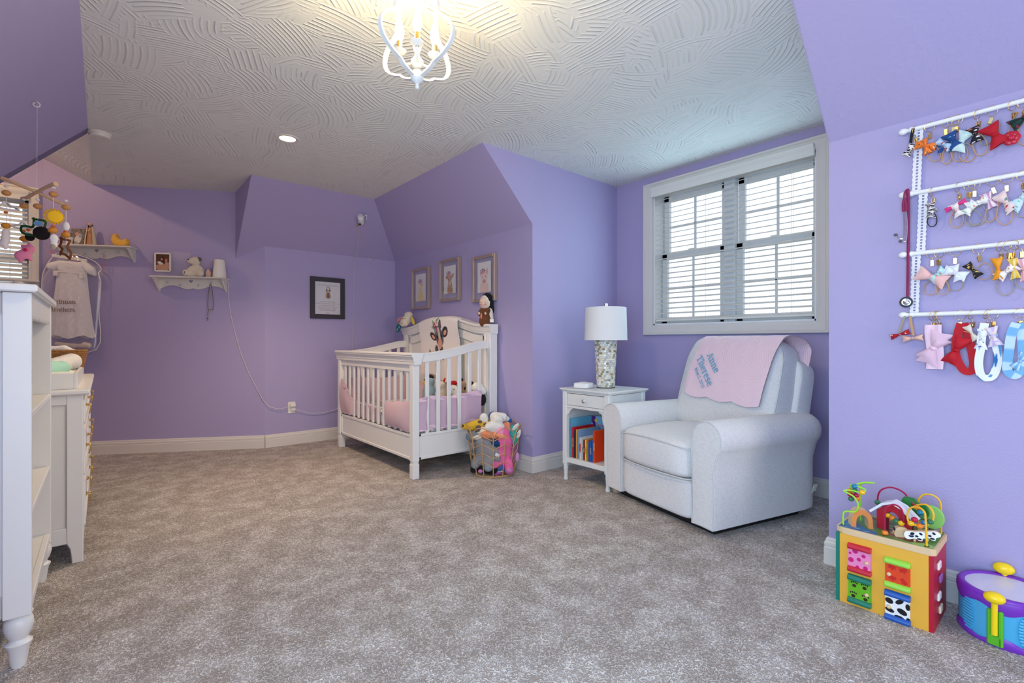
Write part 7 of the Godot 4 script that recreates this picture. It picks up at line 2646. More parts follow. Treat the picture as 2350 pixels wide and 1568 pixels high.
	o = plush("seahorse_plush", "peach orange toy limb beside pink unicorn", W.call(0.095, 0.345, 0.02), yaw, [[Vector3(-0.03, 0.02, 0), Vector3(0.02, 0.03, 0.01), 0.02, 0.022], [Vector3(0.02, 0.03, 0.01), Vector3(0.03, -0.01, 0.03), 0.022, 0.016]], M.plush_orange, g)
	o = plush("peach_arm_plush", "small peach toy draped over the front basket rim", W.call(0.06, 0.295, 0.125), yaw, [[Vector3(-0.04, 0.02, 0), Vector3(0.01, 0.008, 0.01), 0.02, 0.018], [Vector3(0.01, 0.008, 0.01), Vector3(0.05, -0.012, 0.01), 0.018, 0.01]], mat("plush_peach", rgb(244, 156, 118), 1.0), g)
	o = plush("fairy_plush", "teal green toy with white wings at right rim", W.call(0.165, 0.26, 0.03), yaw, [[Vector3(0, 0.0, 0), Vector3(0.0, 0.07, -0.01), 0.04, 0.042]], M.plush_teal, g)
	for q in [[0.045, 0.05, -0.3], [0.02, 0.105, -0.75], [-0.03, 0.03, 0.4]]:
		spot(o, "wing", Vector3(q[0], q[1], 0.03), Vector3(0.014, 0.036, 0.004), M.plush_white, Basis(Vector3(0, 0, 1), q[2]))
	o = plush("mauve_plush", "mauve toy pressed against right side of basket", W.call(0.165, 0.12, 0.02), yaw, [[Vector3(0, 0.0, 0), Vector3(0.0, 0.08, 0), 0.042, 0.04]], mat("plush_mauve", rgb(150, 92, 130), 0.9), g)
	spot(o, "mitten", Vector3(0.03, 0.01, 0.02), Vector3(0.02, 0.04, 0.02), flat(rgb(208, 150, 196), 0.7))
	o = plush("black_cat_plush", "black cat toy at bottom of the wire basket", W.call(-0.055, 0.012, 0.085), yaw, [[Vector3(-0.05, 0.04, 0), Vector3(0.05, 0.035, 0.02), 0.04, 0.042], [Vector3(-0.085, 0.05, 0.01), Vector3(-0.1, 0.03, 0.02), 0.03, 0.025]], M.plush_black, g)
	spot(o, "pink_ribbon", Vector3(-0.045, 0.025, 0.044), Vector3(0.018, 0.014, 0.008), flat(rgb(220, 130, 190), 0.6))
	o = plush("denim_doll", "small doll in denim blue near the basket bottom", W.call(0.045, 0.012, 0.105), yaw, [[Vector3(0, 0.035, 0), Vector3(0.03, 0.06, 0), 0.028, 0.026], [Vector3(0.03, 0.06, 0), Vector3(0.05, 0.035, 0.01), 0.022, 0.02]], mat("denim", rgb(70, 96, 150), 0.9), g)
	spot(o, "face", Vector3(-0.05, 0.055, 0.02), Vector3(0.024, 0.026, 0.02), flat(rgb(232, 196, 176), 0.8))
	o = plush("mouse_plush", "white and black mouse toy with purple dress at bottom", W.call(0.085, 0.01, 0.10), yaw, [[Vector3(0, 0.035, 0), Vector3(0.035, 0.025, 0.025)], [Vector3(-0.04, 0.02, 0.01), Vector3(0.02, 0.018, 0.018)]], M.plush_white, g)
	spot(o, "ear", Vector3(-0.045, 0.04, 0.022), Vector3(0.014, 0.014, 0.007), M.plush_black)
	spot(o, "dress", Vector3(-0.05, 0.006, 0.018), Vector3(0.045, 0.014, 0.016), flat(rgb(168, 78, 150), 0.7))
	o = plush("yellow_plush", "mustard yellow toy at the right of basket bottom", W.call(0.128, 0.014, 0.045), yaw, [[Vector3(0, 0.03, 0), Vector3(0.01, 0.09, 0), 0.025, 0.022]], M.plush_yellow, g)
	spot(o, "lilac_shoe", Vector3(0.0, 0.03, 0.03), Vector3(0.013, 0.034, 0.01), flat(rgb(200, 140, 196), 0.3), Basis(Vector3(0, 0, 1), -0.2))
	o = plush("navy_plush", "navy blue toy between elephant and unicorn", W.call(0.035, 0.22, 0.10), yaw, [[Vector3(-0.02, 0.03, 0), Vector3(0.02, 0.02, 0.01), 0.028, 0.026]], mat("plush_navy", rgb(24, 66, 120), 1.0), g)
	spot(o, "cuff", Vector3(0.034, 0.018, 0.014), Vector3(0.018, 0.026, 0.018), M.plush_white)


func crib_toys() -> void:
	var g := "soft toys in and on the crib"
	var o: Node3D
	# sheep and nun doll sitting on the headboard
	o = plush("sheep_plush", "cream sheep toy with striped ear on crib headboard", Vector3(2.44, 1.185, -4.58), -1.15, [[Vector3(0, 0.055, 0.02), Vector3(0.055, 0.05, 0.045)], [Vector3(0.0, 0.025, 0.05), Vector3(0.05, 0.036, 0.036)], [Vector3(0.02, 0.115, 0.0), Vector3(0.05, 0.036, 0.038)]], M.plush_cream, g, 0.009, 0.016)
	spot(o, "ear", Vector3(-0.085, 0.07, 0.01), Vector3(0.055, 0.024, 0.01), pattern("red_stripe", rgb(176, 40, 66), [], 0, 0, rgb(226, 200, 210)), Basis(Vector3(0, 0, 1), 0.35))
	spot(o, "ear", Vector3(0.075, 0.05, 0.0), Vector3(0.02, 0.045, 0.01), pattern("yellow_dots", rgb(228, 196, 80), [rgb(250, 236, 170)], 8, 4.0), Basis(Vector3(0, 0, 1), 0.4))
	spot(o, "leg", Vector3(-0.07, -0.015, 0.05), Vector3(0.028, 0.058, 0.02), pattern("teal_dots", rgb(30, 86, 120), [rgb(90, 190, 190), rgb(210, 200, 60)], 16, 4.0), Basis(Vector3(0, 0, 1), -0.3))
	spot(o, "leg", Vector3(-0.105, 0.0, 0.02), Vector3(0.035, 0.02, 0.016), M.plush_tan, Basis(Vector3(0, 0, 1), 0.3))
	face(o, Vector3(0.005, 0.075, 0.063), 0.016, 0.0045)
	part(o, "mouth", MB.new().tube(smooth3([Vector3(-0.02, 0.032, 0.086), Vector3(0.0, 0.025, 0.088), Vector3(0.016, 0.028, 0.086)], 4), 0.0015, 5).mesh(), M.black_plastic)
	var n := plush("nun_doll", "soft nun doll in brown habit standing on headboard end", Vector3(2.475, 1.183, -3.265), -0.95, [[Vector3(0, 0.02, 0), Vector3(0, 0.09, 0), 0.052, 0.036], [Vector3(-0.03, 0.10, 0.01), Vector3(-0.044, 0.07, 0.03), 0.022, 0.017], [Vector3(0.028, 0.10, 0.01), Vector3(0.02, 0.085, 0.045), 0.022, 0.016], [Vector3(0, 0.0, 0.02), Vector3(0.0, 0.01, 0.02), 0.046, 0.046]], M.plush_brown, g, 0.009, 0.014)
	spot(n, "head", Vector3(-0.004, 0.168, 0.008), Vector3(0.047, 0.056, 0.042), flat(rgb(236, 206, 186), 0.9))
	spot(n, "wimple", Vector3(0.0, 0.172, 0.002), Vector3(0.052, 0.062, 0.040), flat(rgb(240, 234, 226), 0.9))
	part(n, "veil", MB.new().blob([[Vector3(0.012, 0.185, -0.012), Vector3(0.056, 0.066, 0.042)], [Vector3(0.028, 0.11, -0.022), Vector3(0.042, 0.06, 0.03)]], 0.009, 0.02).mesh(60), M.plush_black)
	part(n, "cape", MB.new().blob([[Vector3(0.034, 0.10, -0.01), Vector3(0.044, 0.03, -0.01), 0.028, 0.024]], 0.009, 0.01).mesh(60), flat(rgb(232, 220, 204), 0.9))
	for s in [-1, 1]:
		spot(n, "hand", Vector3(-0.04 if s < 0 else 0.016, 0.074, 0.052), Vector3(0.010, 0.012, 0.010), flat(rgb(236, 206, 186), 0.9))
		spot(n, "cheek", Vector3(-0.006 + s * 0.02, 0.150, 0.046), Vector3(0.007, 0.007, 0.004), flat(rgb(226, 130, 130), 0.9))
		part(n, "eye", MB.new().tube(smooth3([Vector3(-0.006 + s * 0.018 - 0.007, 0.168, 0.049), Vector3(-0.006 + s * 0.018, 0.165, 0.0505), Vector3(-0.006 + s * 0.018 + 0.007, 0.168, 0.049)], 3), 0.0012, 5).mesh(), M.black_plastic)
	part(n, "nose", MB.new().ball(Vector3(-0.006, 0.158, 0.05), Vector3(0.003, 0.003, 0.003), 8).mesh(), flat(rgb(226, 180, 160), 0.9))
	part(n, "mouth", MB.new().tube(smooth3([Vector3(-0.014, 0.146, 0.047), Vector3(-0.006, 0.142, 0.048), Vector3(0.002, 0.146, 0.047)], 3), 0.0012, 5).mesh(), flat(rgb(180, 60, 60), 0.8))
	part(n, "roses", MB.new().ball(Vector3(-0.02, 0.05, 0.054), Vector3(0.009, 0.026, 0.008), 10).mesh(), flat(rgb(220, 130, 110), 0.8))
	part(n, "white_tag", MB.new().box(Vector3(0.064, 0.012, 0.03), Vector3(0.034, 0.026, 0.0015)).mesh(), flat(rgb(240, 240, 240), 0.6))
	# toys lying in the crib
	var y := 0.45
	o = plush("penguin_plush", "pale blue penguin toy with yellow beak in crib", Vector3(2.28, y, -3.86), -1.3, [[Vector3(0, 0.075, 0), Vector3(0.055, 0.08, 0.045)], [Vector3(0.0, 0.165, 0.0), Vector3(0.045, 0.04, 0.038)]], M.plush_sky, g)
	o.scale = Vector3.ONE * 1.25
	spot(o, "beak", Vector3(0, 0.155, 0.042), Vector3(0.02, 0.018, 0.014), M.plush_yellow)
	spot(o, "crest", Vector3(0.0, 0.19, -0.004), Vector3(0.036, 0.026, 0.03), M.plush_black)
	face(o, Vector3(0, 0.178, 0.034), 0.014, 0.006)
	o = plush("cream_bunny", "cream bunny toy beside the penguin in crib", Vector3(2.30, y, -3.68), -1.2, [[Vector3(0, 0.07, 0), Vector3(0.05, 0.075, 0.045)], [Vector3(0.0, 0.145, 0.01), Vector3(0.036, 0.034, 0.034)]], M.plush_cream, g)
	o.scale = Vector3.ONE * 1.25
	spot(o, "ribbon", Vector3(0.02, 0.175, 0.0), Vector3(0.008, 0.03, 0.006), M.plush_red, Basis(Vector3(0, 0, 1), -0.5))
	o = plush("rooster_plush", "black and orange rooster toy with red comb in crib", Vector3(2.33, y, -3.53), -1.1, [[Vector3(0, 0.06, 0), Vector3(0.045, 0.06, 0.04)], [Vector3(0.0, 0.12, 0.01), Vector3(0.03, 0.03, 0.03)]], M.plush_black, g)
	o.scale = Vector3.ONE * 1.25
	spot(o, "chest", Vector3(0, 0.115, 0.02), Vector3(0.034, 0.045, 0.026), mat("plush_tangerine", rgb(232, 120, 30), 1.0))
	spot(o, "comb", Vector3(0, 0.168, 0.0), Vector3(0.028, 0.018, 0.01), M.plush_red)
	spot(o, "collar", Vector3(0, 0.068, 0.022), Vector3(0.036, 0.014, 0.03), M.plush_red)
	spot(o, "eye_white", Vector3(0.012, 0.145, 0.04), Vector3(0.012, 0.012, 0.006), M.plush_white)
	o = plush("giraffe_toy", "tan giraffe toy with black spots near headboard", Vector3(2.36, y, -3.40), -0.9, [[Vector3(0, 0.05, 0), Vector3(0.045, 0.05, 0.04)], [Vector3(-0.01, 0.08, 0.0), Vector3(-0.015, 0.16, 0.01), 0.022, 0.02], [Vector3(-0.015, 0.165, 0.01), Vector3(-0.02, 0.17, 0.04), 0.022, 0.014]], M.plush_tan, g)
	o.scale = Vector3.ONE * 1.25
	for q in [[-0.02, 0.11, 0.02], [0.0, 0.14, 0.018], [0.02, 0.06, 0.036], [-0.03, 0.04, 0.034], [-0.02, 0.195, 0.01]]:
		spot(o, "spot", Vector3(q[0], q[1], q[2]), Vector3(0.009, 0.013, 0.006), M.plush_black)
	o = plush("white_bird_plush", "small white bird toy with red scarf in crib", Vector3(2.10, y, -3.36), -0.8, [[Vector3(0, 0.05, 0), Vector3(0.06, 0.055, 0.045)]], M.plush_white, g)
	o.scale = Vector3.ONE * 1.25
	spot(o, "cap", Vector3(0.05, 0.11, 0.0), Vector3(0.016, 0.02, 0.014), M.plush_black)
	spot(o, "scarf", Vector3(0.055, 0.088, 0.014), Vector3(0.036, 0.009, 0.02), M.plush_red)
	o = plush("white_seal_plush", "white seal toy lying by the crib end slats", Vector3(2.25, y, -3.33), -0.8, [[Vector3(0, 0.06, 0), Vector3(0.07, 0.06, 0.05)], [Vector3(-0.04, 0.13, 0.0), Vector3(0.04, 0.04, 0.036)], [Vector3(0.05, 0.05, 0.02), Vector3(0.05, 0.05, 0.04)]], M.plush_white, g)
	o.scale = Vector3.ONE * 1.25
	face(o, Vector3(-0.04, 0.145, 0.034), 0.014, 0.004)
	o = plush("cow_plush", "white and black cow toy against the crib corner post", Vector3(2.405, y, -3.29), -0.7, [[Vector3(0, 0.06, 0), Vector3(0.045, 0.065, 0.04)], [Vector3(0.0, 0.15, 0.02), Vector3(0.046, 0.036, 0.04)], [Vector3(0.04, 0.125, 0.03), Vector3(0.028, 0.024, 0.024)]], M.plush_white, g)
	o.scale = Vector3.ONE * 1.25
	spot(o, "patch", Vector3(-0.035, 0.172, 0.03), Vector3(0.018, 0.02, 0.012), M.plush_black)
	spot(o, "patch", Vector3(0.034, 0.07, 0.022), Vector3(0.028, 0.044, 0.026), M.plush_black)
	o = plush("taupe_bear", "taupe bear toy squeezed low at the crib corner", Vector3(2.40, y - 0.005, -3.305), -0.5, [[Vector3(0.005, -0.01, 0.035), Vector3(0.012, 0.04, 0.02), 0.034, 0.03]], mat("plush_taupe", rgb(176, 158, 144), 1.0), g)
	o.scale = Vector3.ONE * 1.25


# ---------- wooden activity cube and drum ----------

func bead_maze_cube() -> void:
	var C := Vector3(2.335, 0, -0.482)
	var t := thing("activity_cube", "wooden activity cube with bead maze and animal doors", "toy", C, PI * 1.5)
	# local z faces the room (world -x), local x runs along world z
	var w := 0.298
	var d := 0.238
	var h := 0.268
	var yellow := mat("cube_yellow", rgb(238, 176, 58), 0.45)
	part(t, "front_board", MB.new().box(Vector3(0, h / 2, d / 2 - 0.006), Vector3(w - 0.03, h, 0.012)).mesh(), yellow)
	part(t, "back_board", MB.new().box(Vector3(0, h / 2, -d / 2 + 0.006), Vector3(w - 0.03, h, 0.012)).mesh(), flat(rgb(60, 130, 190), 0.45))
	part(t, "side_board", MB.new().box(Vector3(w / 2 - 0.008, h / 2, 0), Vector3(0.014, h, d)).mesh(), flat(rgb(186, 12, 46), 0.4))
	part(t, "side_board", MB.new().box(Vector3(-w / 2 + 0.008, h / 2, 0), Vector3(0.014, h, d)).mesh(), flat(rgb(14, 122, 104), 0.4))
	part(t, "bottom_board", MB.new().box(Vector3(0, 0.006, 0), Vector3(w - 0.02, 0.012, d - 0.02)).mesh(), mat("birch_ply", rgb(228, 196, 152), 0.6))
	var top := part(t, "top_board", MB.new().extrude(pts([-w / 2, -d / 2 + 0.03, -w / 2, d / 2 - 0.02, -w / 2 + 0.03, d / 2 + 0.002, w / 2 - 0.008, d / 2 + 0.002, w / 2 + 0.004, d / 2 - 0.012, w / 2 + 0.004, -d / 2 + 0.02, w / 2 - 0.02, -d / 2 - 0.004, -w / 2 + 0.02, -d / 2 - 0.004]), 0, 0.024, 0.001).mesh(), M.birch_ply)
	top.transform = Transform3D(Basis(Vector3.RIGHT, Vector3(0, 0, 1), Vector3(0, 1, 0)) * Basis.from_scale(Vector3(1, 1, 1)), Vector3(0, h, 0))
	# printed farm ground on the top
	var im := image(256, 208, rgb(96, 140, 66))
	var r := RandomNumberGenerator.new()
	r.seed = 31
	fill_poly(im, smooth2([0, 120, 40, 130, 66, 160, 90, 170, 110, 207, 0, 207], 3), rgb(44, 110, 170))
	for q in [[20, 160], [50, 185], [80, 196], [14, 195]]:
		dot(im, q[0], q[1], 9, 3, rgb(150, 200, 224))
	fill_poly(im, smooth2([120, 90, 170, 80, 210, 120, 230, 160, 200, 190, 150, 180, 128, 140], 3), rgb(120, 70, 50))
	for i in 26:
		dot(im, r.randf_range(130, 215), r.randf_range(90, 180), 11, 6, [rgb(176, 106, 82), rgb(150, 86, 66), rgb(196, 176, 150)][r.randi() % 3], r.randf())
	fill_poly(im, smooth2([60, 20, 120, 30, 120, 46, 60, 40], 2), rgb(120, 70, 50))
	for i in 30:
		dot(im, r.randf() * 256, r.randf() * 208, 3, 2, [rgb(130, 180, 80), rgb(60, 110, 60), rgb(200, 60, 60)][r.randi() % 3])
	fill_poly(im, smooth2([200, 190, 230, 170, 255, 180, 255, 207, 210, 207], 2), rgb(150, 190, 90))
	part(t, "farm_print", MB.new().grid(func(u, v): return Vector3(lerpf(-w / 2 + 0.008, w / 2 - 0.004, u), h + 0.0245, lerpf(d / 2 - 0.006, -d / 2 + 0.004, v)), 1, 1).mesh(), printed("farm_ground", im, 0.4))
	# doors
	var doors := [[-0.068, 0.188, rgb(196, 22, 50), "pink_dots"], [0.048, 0.173, rgb(150, 214, 66), "orange_duck"], [-0.068, 0.068, rgb(12, 118, 96), "green_paws"], [0.048, 0.053, rgb(20, 84, 170), "cow_door"]]
	for k in 4:
		var q: Array = doors[k]
		var o := Vector3(q[0], q[1], d / 2)
		var door := part(t, "door", MB.new().box(o + Vector3(0, 0, 0.004), Vector3(0.072, 0.080, 0.008)).mesh(), door_print(k))
		part(door, "knob", MB.new().ball(o + Vector3(0.024 if k % 2 == 0 else -0.024, -0.006, 0.013), Vector3(0.007, 0.007, 0.007), 14).mesh(), M.birch_ply)
		for s in [-1, 1]:
			var rail := MB.new().extrude(smooth2([0, 0, 0.016, 0.0, 0.018, 0.008, 0.012, 0.018, 0.0, 0.019], 2), -0.0375, 0.0375, 0.0015)
			var e := part(door, "door_rail", rail.mesh(40), flat(q[2], 0.3))
			e.transform = Transform3D(Basis(Vector3(0, 0, 1), Vector3(0, s, 0), Vector3(1, 0, 0)) if false else Basis(Vector3(0, 0, 1), Vector3(0, 1, 0), Vector3(-1, 0, 0)), o + Vector3(0, 0.0335 if s > 0 else -0.0535, 0))
	# side face details: animal slides on the red side
	for k in 4:
		part(t, "slide_animal", MB.new().box(Vector3(w / 2 + 0.003, 0.055 + k * 0.055, 0.02 + 0.03 * (k % 2)), Vector3(0.008, 0.026, 0.045), 0.003).mesh(), flat([rgb(240, 220, 190), rgb(238, 238, 236), rgb(150, 90, 160), rgb(246, 226, 226)][k], 0.5))
	var T := h + 0.024
	# arch tunnel
	var tn := MB.new()
	var ao := []
	for i in 13:
		var a := PI * i / 12.0
		ao.append(Vector2(cos(a) * 0.034, 0.028 + sin(a) * 0.042))
	var ai := []
	for i in 13:
		var a := PI * (12 - i) / 12.0
		ai.append(Vector2(cos(a) * 0.020, 0.02 + sin(a) * 0.030))
	var arch := PackedVector2Array([Vector2(0.036, 0)])
	arch.append_array(PackedVector2Array(ao))
	arch.append_array(PackedVector2Array([Vector2(-0.036, 0), Vector2(-0.02, 0)]))
	arch.append_array(PackedVector2Array(ai))
	arch.append(Vector2(0.02, 0))
	tn.T = Transform3D(Basis(Vector3.UP, 0.5), Vector3(-0.085, T, 0.045))
	part(t, "arch_block", tn.extrude(arch, -0.024, 0.024, 0.001).mesh(30), M.birch_ply)
	var tf := MB.new()
	tf.T = Transform3D(Basis(Vector3.UP, 0.5), Vector3(-0.085, T, 0.045))
	part(t, "arch_face", tf.extrude(arch, 0.0242, 0.0256).mesh(30), flat(rgb(222, 134, 66), 0.5))
	# barn
	var bn := MB.new()
	bn.T = Transform3D(Basis(Vector3.UP, -0.12), Vector3(0.015, T, 0.01))
	var barn := [-0.05, 0, -0.05, 0.068, -0.026, 0.094, 0.0, 0.106, 0.026, 0.094, 0.05, 0.068, 0.05, 0, 0.022, 0]
	for i in 9:
		var a := PI * i / 8.0
		barn.append_array([cos(a) * 0.022, 0.05 + sin(a) * 0.026])
	barn.append_array([-0.022, 0])
	part(t, "barn", bn.extrude(pts(barn), -0.02, 0.02, 0.001).mesh(25), flat(rgb(178, 14, 40), 0.4))
	var rf := MB.new()
	rf.T = bn.T
	rf.sweep([Vector3(-0.07, 0.06, 0), Vector3(-0.03, 0.099, 0), Vector3(0, 0.112, 0), Vector3(0.03, 0.099, 0), Vector3(0.07, 0.06, 0)], [Vector2(-0.028, -0.004), Vector2(0.028, -0.004), Vector2(0.028, 0.005), Vector2(-0.028, 0.005)], false, Vector3.UP)
	part(t, "barn_roof", rf.mesh(30), flat(rgb(238, 238, 244), 0.4))
	# trees
	var tr := MB.new()
	tr.T = Transform3D(Basis(), Vector3(0.055, T, -0.045))
	part(t, "tree_trunk", MB.new().at(tr.T).box(Vector3(0, 0.03, 0), Vector3(0.018, 0.06, 0.012)).mesh(), flat(rgb(90, 56, 36), 0.6))
	part(t, "tree_crown", tr.extrude(smooth2([-0.06, 0.075, -0.052, 0.1, -0.03, 0.105, -0.02, 0.125, 0.01, 0.126, 0.024, 0.112, 0.046, 0.108, 0.056, 0.085, 0.048, 0.06, 0.02, 0.05, -0.03, 0.05], 3), -0.007, 0.007, 0.002).mesh(40), flat(rgb(24, 112, 40), 0.4))
	var ap := tr.T
	for q in [[0.008, 0.106], [-0.02, 0.085], [0.03, 0.08]]:
		part(t, "apple", MB.new().at(ap).ball(Vector3(q[0], q[1], 0.0075), Vector3(0.006, 0.006, 0.002), 10).mesh(), flat(rgb(150, 26, 30), 0.4))
	var t2 := Transform3D(Basis(), Vector3(0.115, T, -0.055))
	part(t, "tree_trunk", MB.new().at(t2).box(Vector3(0, 0.014, 0), Vector3(0.016, 0.03, 0.012)).mesh(), flat(rgb(60, 40, 30), 0.6))
	part(t, "tree_crown", MB.new().at(t2).extrude(ellipse2(0, 0.066, 0.038, 0.044, 24), -0.007, 0.007, 0.002).mesh(40), flat(rgb(140, 200, 100), 0.4))
	# cows, a barn door figure
	for q in [[0.088, 0.075, 0.35], [0.118, 0.035, 0.35]]:
		var cw := MB.new()
		cw.T = Transform3D(Basis(Vector3.UP, q[2]), Vector3(q[0], T + 0.008, q[1]))
		var oc := smooth2([-0.032, 0.012, -0.026, 0.028, 0.0, 0.03, 0.018, 0.034, 0.034, 0.028, 0.034, 0.016, 0.022, 0.01, 0.02, 0.0, 0.01, 0.0, 0.0, 0.006, -0.014, 0.0, -0.024, 0.0], 2)
		part(t, "wooden_cow", cw.extrude(oc, -0.008, 0.008, 0.001).mesh(30), M.birch_ply)
		var cf := MB.new()
		cf.T = cw.T
		part(t, "cow_picture", cf.extrude(oc, 0.0082, 0.009).mesh(30), pattern("cow_small", rgb(240, 240, 240), [rgb(20, 20, 40)], 7, 7.0))
		part(t, "peg", MB.new().at(Transform3D(Basis(), Vector3(q[0], T, q[1]))).cyl(0.004, 0, 0.012, 10).mesh(), M.birch_ply)
	part(t, "wooden_sheep", MB.new().at(Transform3D(Basis(Vector3.UP, 0.5), Vector3(0.045, T, 0.055))).extrude(smooth2([-0.02, 0, -0.022, 0.02, -0.012, 0.036, 0.012, 0.036, 0.022, 0.02, 0.02, 0], 2), -0.012, 0.012, 0.001).mesh(30), M.birch_ply)
	part(t, "sheep_picture", MB.new().at(Transform3D(Basis(Vector3.UP, 0.5) * Basis(Vector3.UP, -PI / 2), Vector3(0.045, T, 0.055))).extrude(ellipse2(0, 0.018, 0.010, 0.014, 12), 0.0205, 0.022).mesh(), pattern("brown_face", rgb(40, 36, 44), [rgb(140, 80, 40)], 6, 7.0))
	# bead wires
	var wires := {
		"lime": [rgb(160, 224, 60), [Vector3(-0.13, T, 0.092), Vector3(-0.13, T + 0.045, 0.092), Vector3(-0.118, T + 0.058, 0.09), Vector3(-0.092, T + 0.062, 0.085), Vector3(-0.082, T + 0.09, 0.085), Vector3(-0.096, T + 0.122, 0.09), Vector3(-0.128, T + 0.136, 0.092), Vector3(-0.11, T + 0.14, 0.075), Vector3(-0.075, T + 0.138, 0.07), Vector3(-0.066, T + 0.15, 0.06), Vector3(-0.10, T + 0.158, 0.06), Vector3(-0.118, T + 0.15, 0.05), Vector3(-0.118, T + 0.10, 0.045), Vector3(-0.11, T + 0.145, 0.03), Vector3(-0.085, T + 0.165, 0.02), Vector3(-0.05, T + 0.168, 0.0), Vector3(-0.075, T + 0.16, -0.01), Vector3(-0.1, T + 0.14, -0.02), Vector3(-0.1, T, -0.02)]],
		"crimson": [rgb(168, 16, 70), [Vector3(0.004, T, 0.092), Vector3(0.004, T + 0.09, 0.09), Vector3(0.018, T + 0.115, 0.085), Vector3(0.036, T + 0.118, 0.075), Vector3(0.05, T + 0.10, 0.068), Vector3(0.052, T + 0.055, 0.06), Vector3(0.03, T + 0.05, 0.05), Vector3(0.0, T + 0.058, 0.02)]],
		"crimson_rear": [rgb(168, 16, 70), [Vector3(-0.05, T, -0.07), Vector3(-0.055, T + 0.08, -0.07), Vector3(-0.045, T + 0.125, -0.07), Vector3(-0.01, T + 0.145, -0.075), Vector3(0.03, T + 0.13, -0.08), Vector3(0.045, T + 0.09, -0.08), Vector3(0.045, T, -0.08)]],
		"amber": [rgb(246, 186, 34), [Vector3(0.126, T, 0.100), Vector3(0.122, T + 0.09, 0.095), Vector3(0.118, T + 0.118, 0.09), Vector3(0.10, T + 0.128, 0.08), Vector3(0.076, T + 0.118, 0.07), Vector3(0.066, T + 0.09, 0.068), Vector3(0.072, T + 0.062, 0.068), Vector3(0.10, T + 0.058, 0.06), Vector3(0.128, T + 0.07, 0.04), Vector3(0.134, T + 0.105, 0.035), Vector3(0.115, T + 0.13, 0.03), Vector3(0.085, T + 0.12, 0.02)]],
		"amber_rear": [rgb(246, 186, 34), [Vector3(0.07, T, -0.085), Vector3(0.07, T + 0.1, -0.085), Vector3(0.085, T + 0.135, -0.085), Vector3(0.112, T + 0.142, -0.085), Vector3(0.134, T + 0.125, -0.085), Vector3(0.138, T + 0.08, -0.085), Vector3(0.138, T, -0.085)]],
	}
	for k in wires:
		part(t, "bead_wire", MB.new().tube(smooth3(wires[k][1], 6), 0.0032, 8).mesh(), flat(wires[k][0], 0.3))
	var bc := {"o": rgb(238, 132, 34), "b": rgb(24, 128, 172), "g": rgb(50, 122, 84), "y": rgb(242, 190, 30), "r": rgb(186, 20, 66)}
	for q in [["o", -0.118, 0.132, 0.05], ["r", -0.118, 0.115, 0.046], ["g", -0.116, 0.098, 0.045], ["b", -0.1, 0.155, 0.06], ["g", -0.1, 0.138, 0.058], ["y", -0.073, 0.139, 0.07], ["r", -0.098, 0.118, 0.05], ["o", -0.094, 0.106, 0.05], ["o", 0.004, 0.010, 0.092], ["y", 0.046, 0.05, 0.058], ["g", 0.03, 0.052, 0.05], ["o", 0.016, 0.056, 0.038], ["y", 0.0, 0.058, 0.022], ["g", -0.055, 0.075, -0.07], ["y", 0.076, 0.060, 0.067], ["o", 0.1, 0.056, 0.060], ["r", 0.085, 0.075, 0.06], ["b", 0.112, 0.07, 0.052], ["g", 0.126, 0.074, 0.042], ["o", 0.085, 0.112, 0.022], ["b", 0.098, 0.098, 0.03], ["g", 0.108, 0.085, 0.04]]:
		part(t, "bead", MB.new().ball(Vector3(q[1], T + q[2], q[3]), Vector3(0.0108, 0.0095, 0.0108), 14).mesh(), flat(bc[q[0]], 0.25))
	for q in [[-0.13, 0.092], [0.004, 0.092], [0.126, 0.1]]:
		part(t, "socket", MB.new().at(Transform3D(Basis(), Vector3(q[0], T, q[1]))).cyl(0.007, 0, 0.002, 12).mesh(), M.black_plastic)


func door_print(k: int) -> StandardMaterial3D:
	var im: Image
	if k == 0:
		im = image(96, 96, rgb(240, 140, 186))
		for q in [[30, 16, 12], [66, 30, 9], [12, 60, 12], [46, 50, 9], [74, 82, 10], [40, 86, 8], [8, 30, 6]]:
			dot(im, q[0], q[1], q[2], q[2] * 0.9, rgb(206, 20, 120))
	elif k == 1:
		im = image(96, 96, rgb(228, 70, 30))
		for q in [[26, 26, 0.3], [70, 28, -0.2], [28, 72, 0.2], [70, 74, 0.9]]:
			var p := PackedVector2Array()
			for e in [Vector2(-14, -10), Vector2(14, -12), Vector2(16, 4), Vector2(8, 2), Vector2(4, 14), Vector2(-3, 4), Vector2(-14, 8)]:
				p.push_back(Vector2(q[0], q[1]) + e.rotated(q[2]))
			fill_poly(im, p, rgb(206, 34, 20))
	elif k == 2:
		im = image(96, 96, rgb(106, 182, 30))
		for q in [[26, 26], [70, 24], [22, 74], [74, 74]]:
			dot(im, q[0], q[1] + 6, 9, 7, rgb(50, 30, 20))
			for e in 4:
				dot(im, q[0] - 12 + e * 8, q[1] - 6 - 5 * sin(PI * (e + 0.5) / 4), 3.5, 4.5, rgb(50, 30, 20))
	else:
		im = image(96, 96, rgb(240, 240, 238))
		for q in [[16, 30, 16, 12, 0.3], [56, 22, 18, 9, -0.6], [88, 34, 9, 14, 0], [18, 70, 18, 9, 0.2], [66, 62, 20, 12, 0.3], [56, 90, 20, 8, 0.1], [90, 86, 8, 6, 0]]:
			dot(im, q[0], q[1], q[2], q[3], rgb(18, 18, 20), q[4])
	return printed("door_picture_%d" % k, im, 0.35)


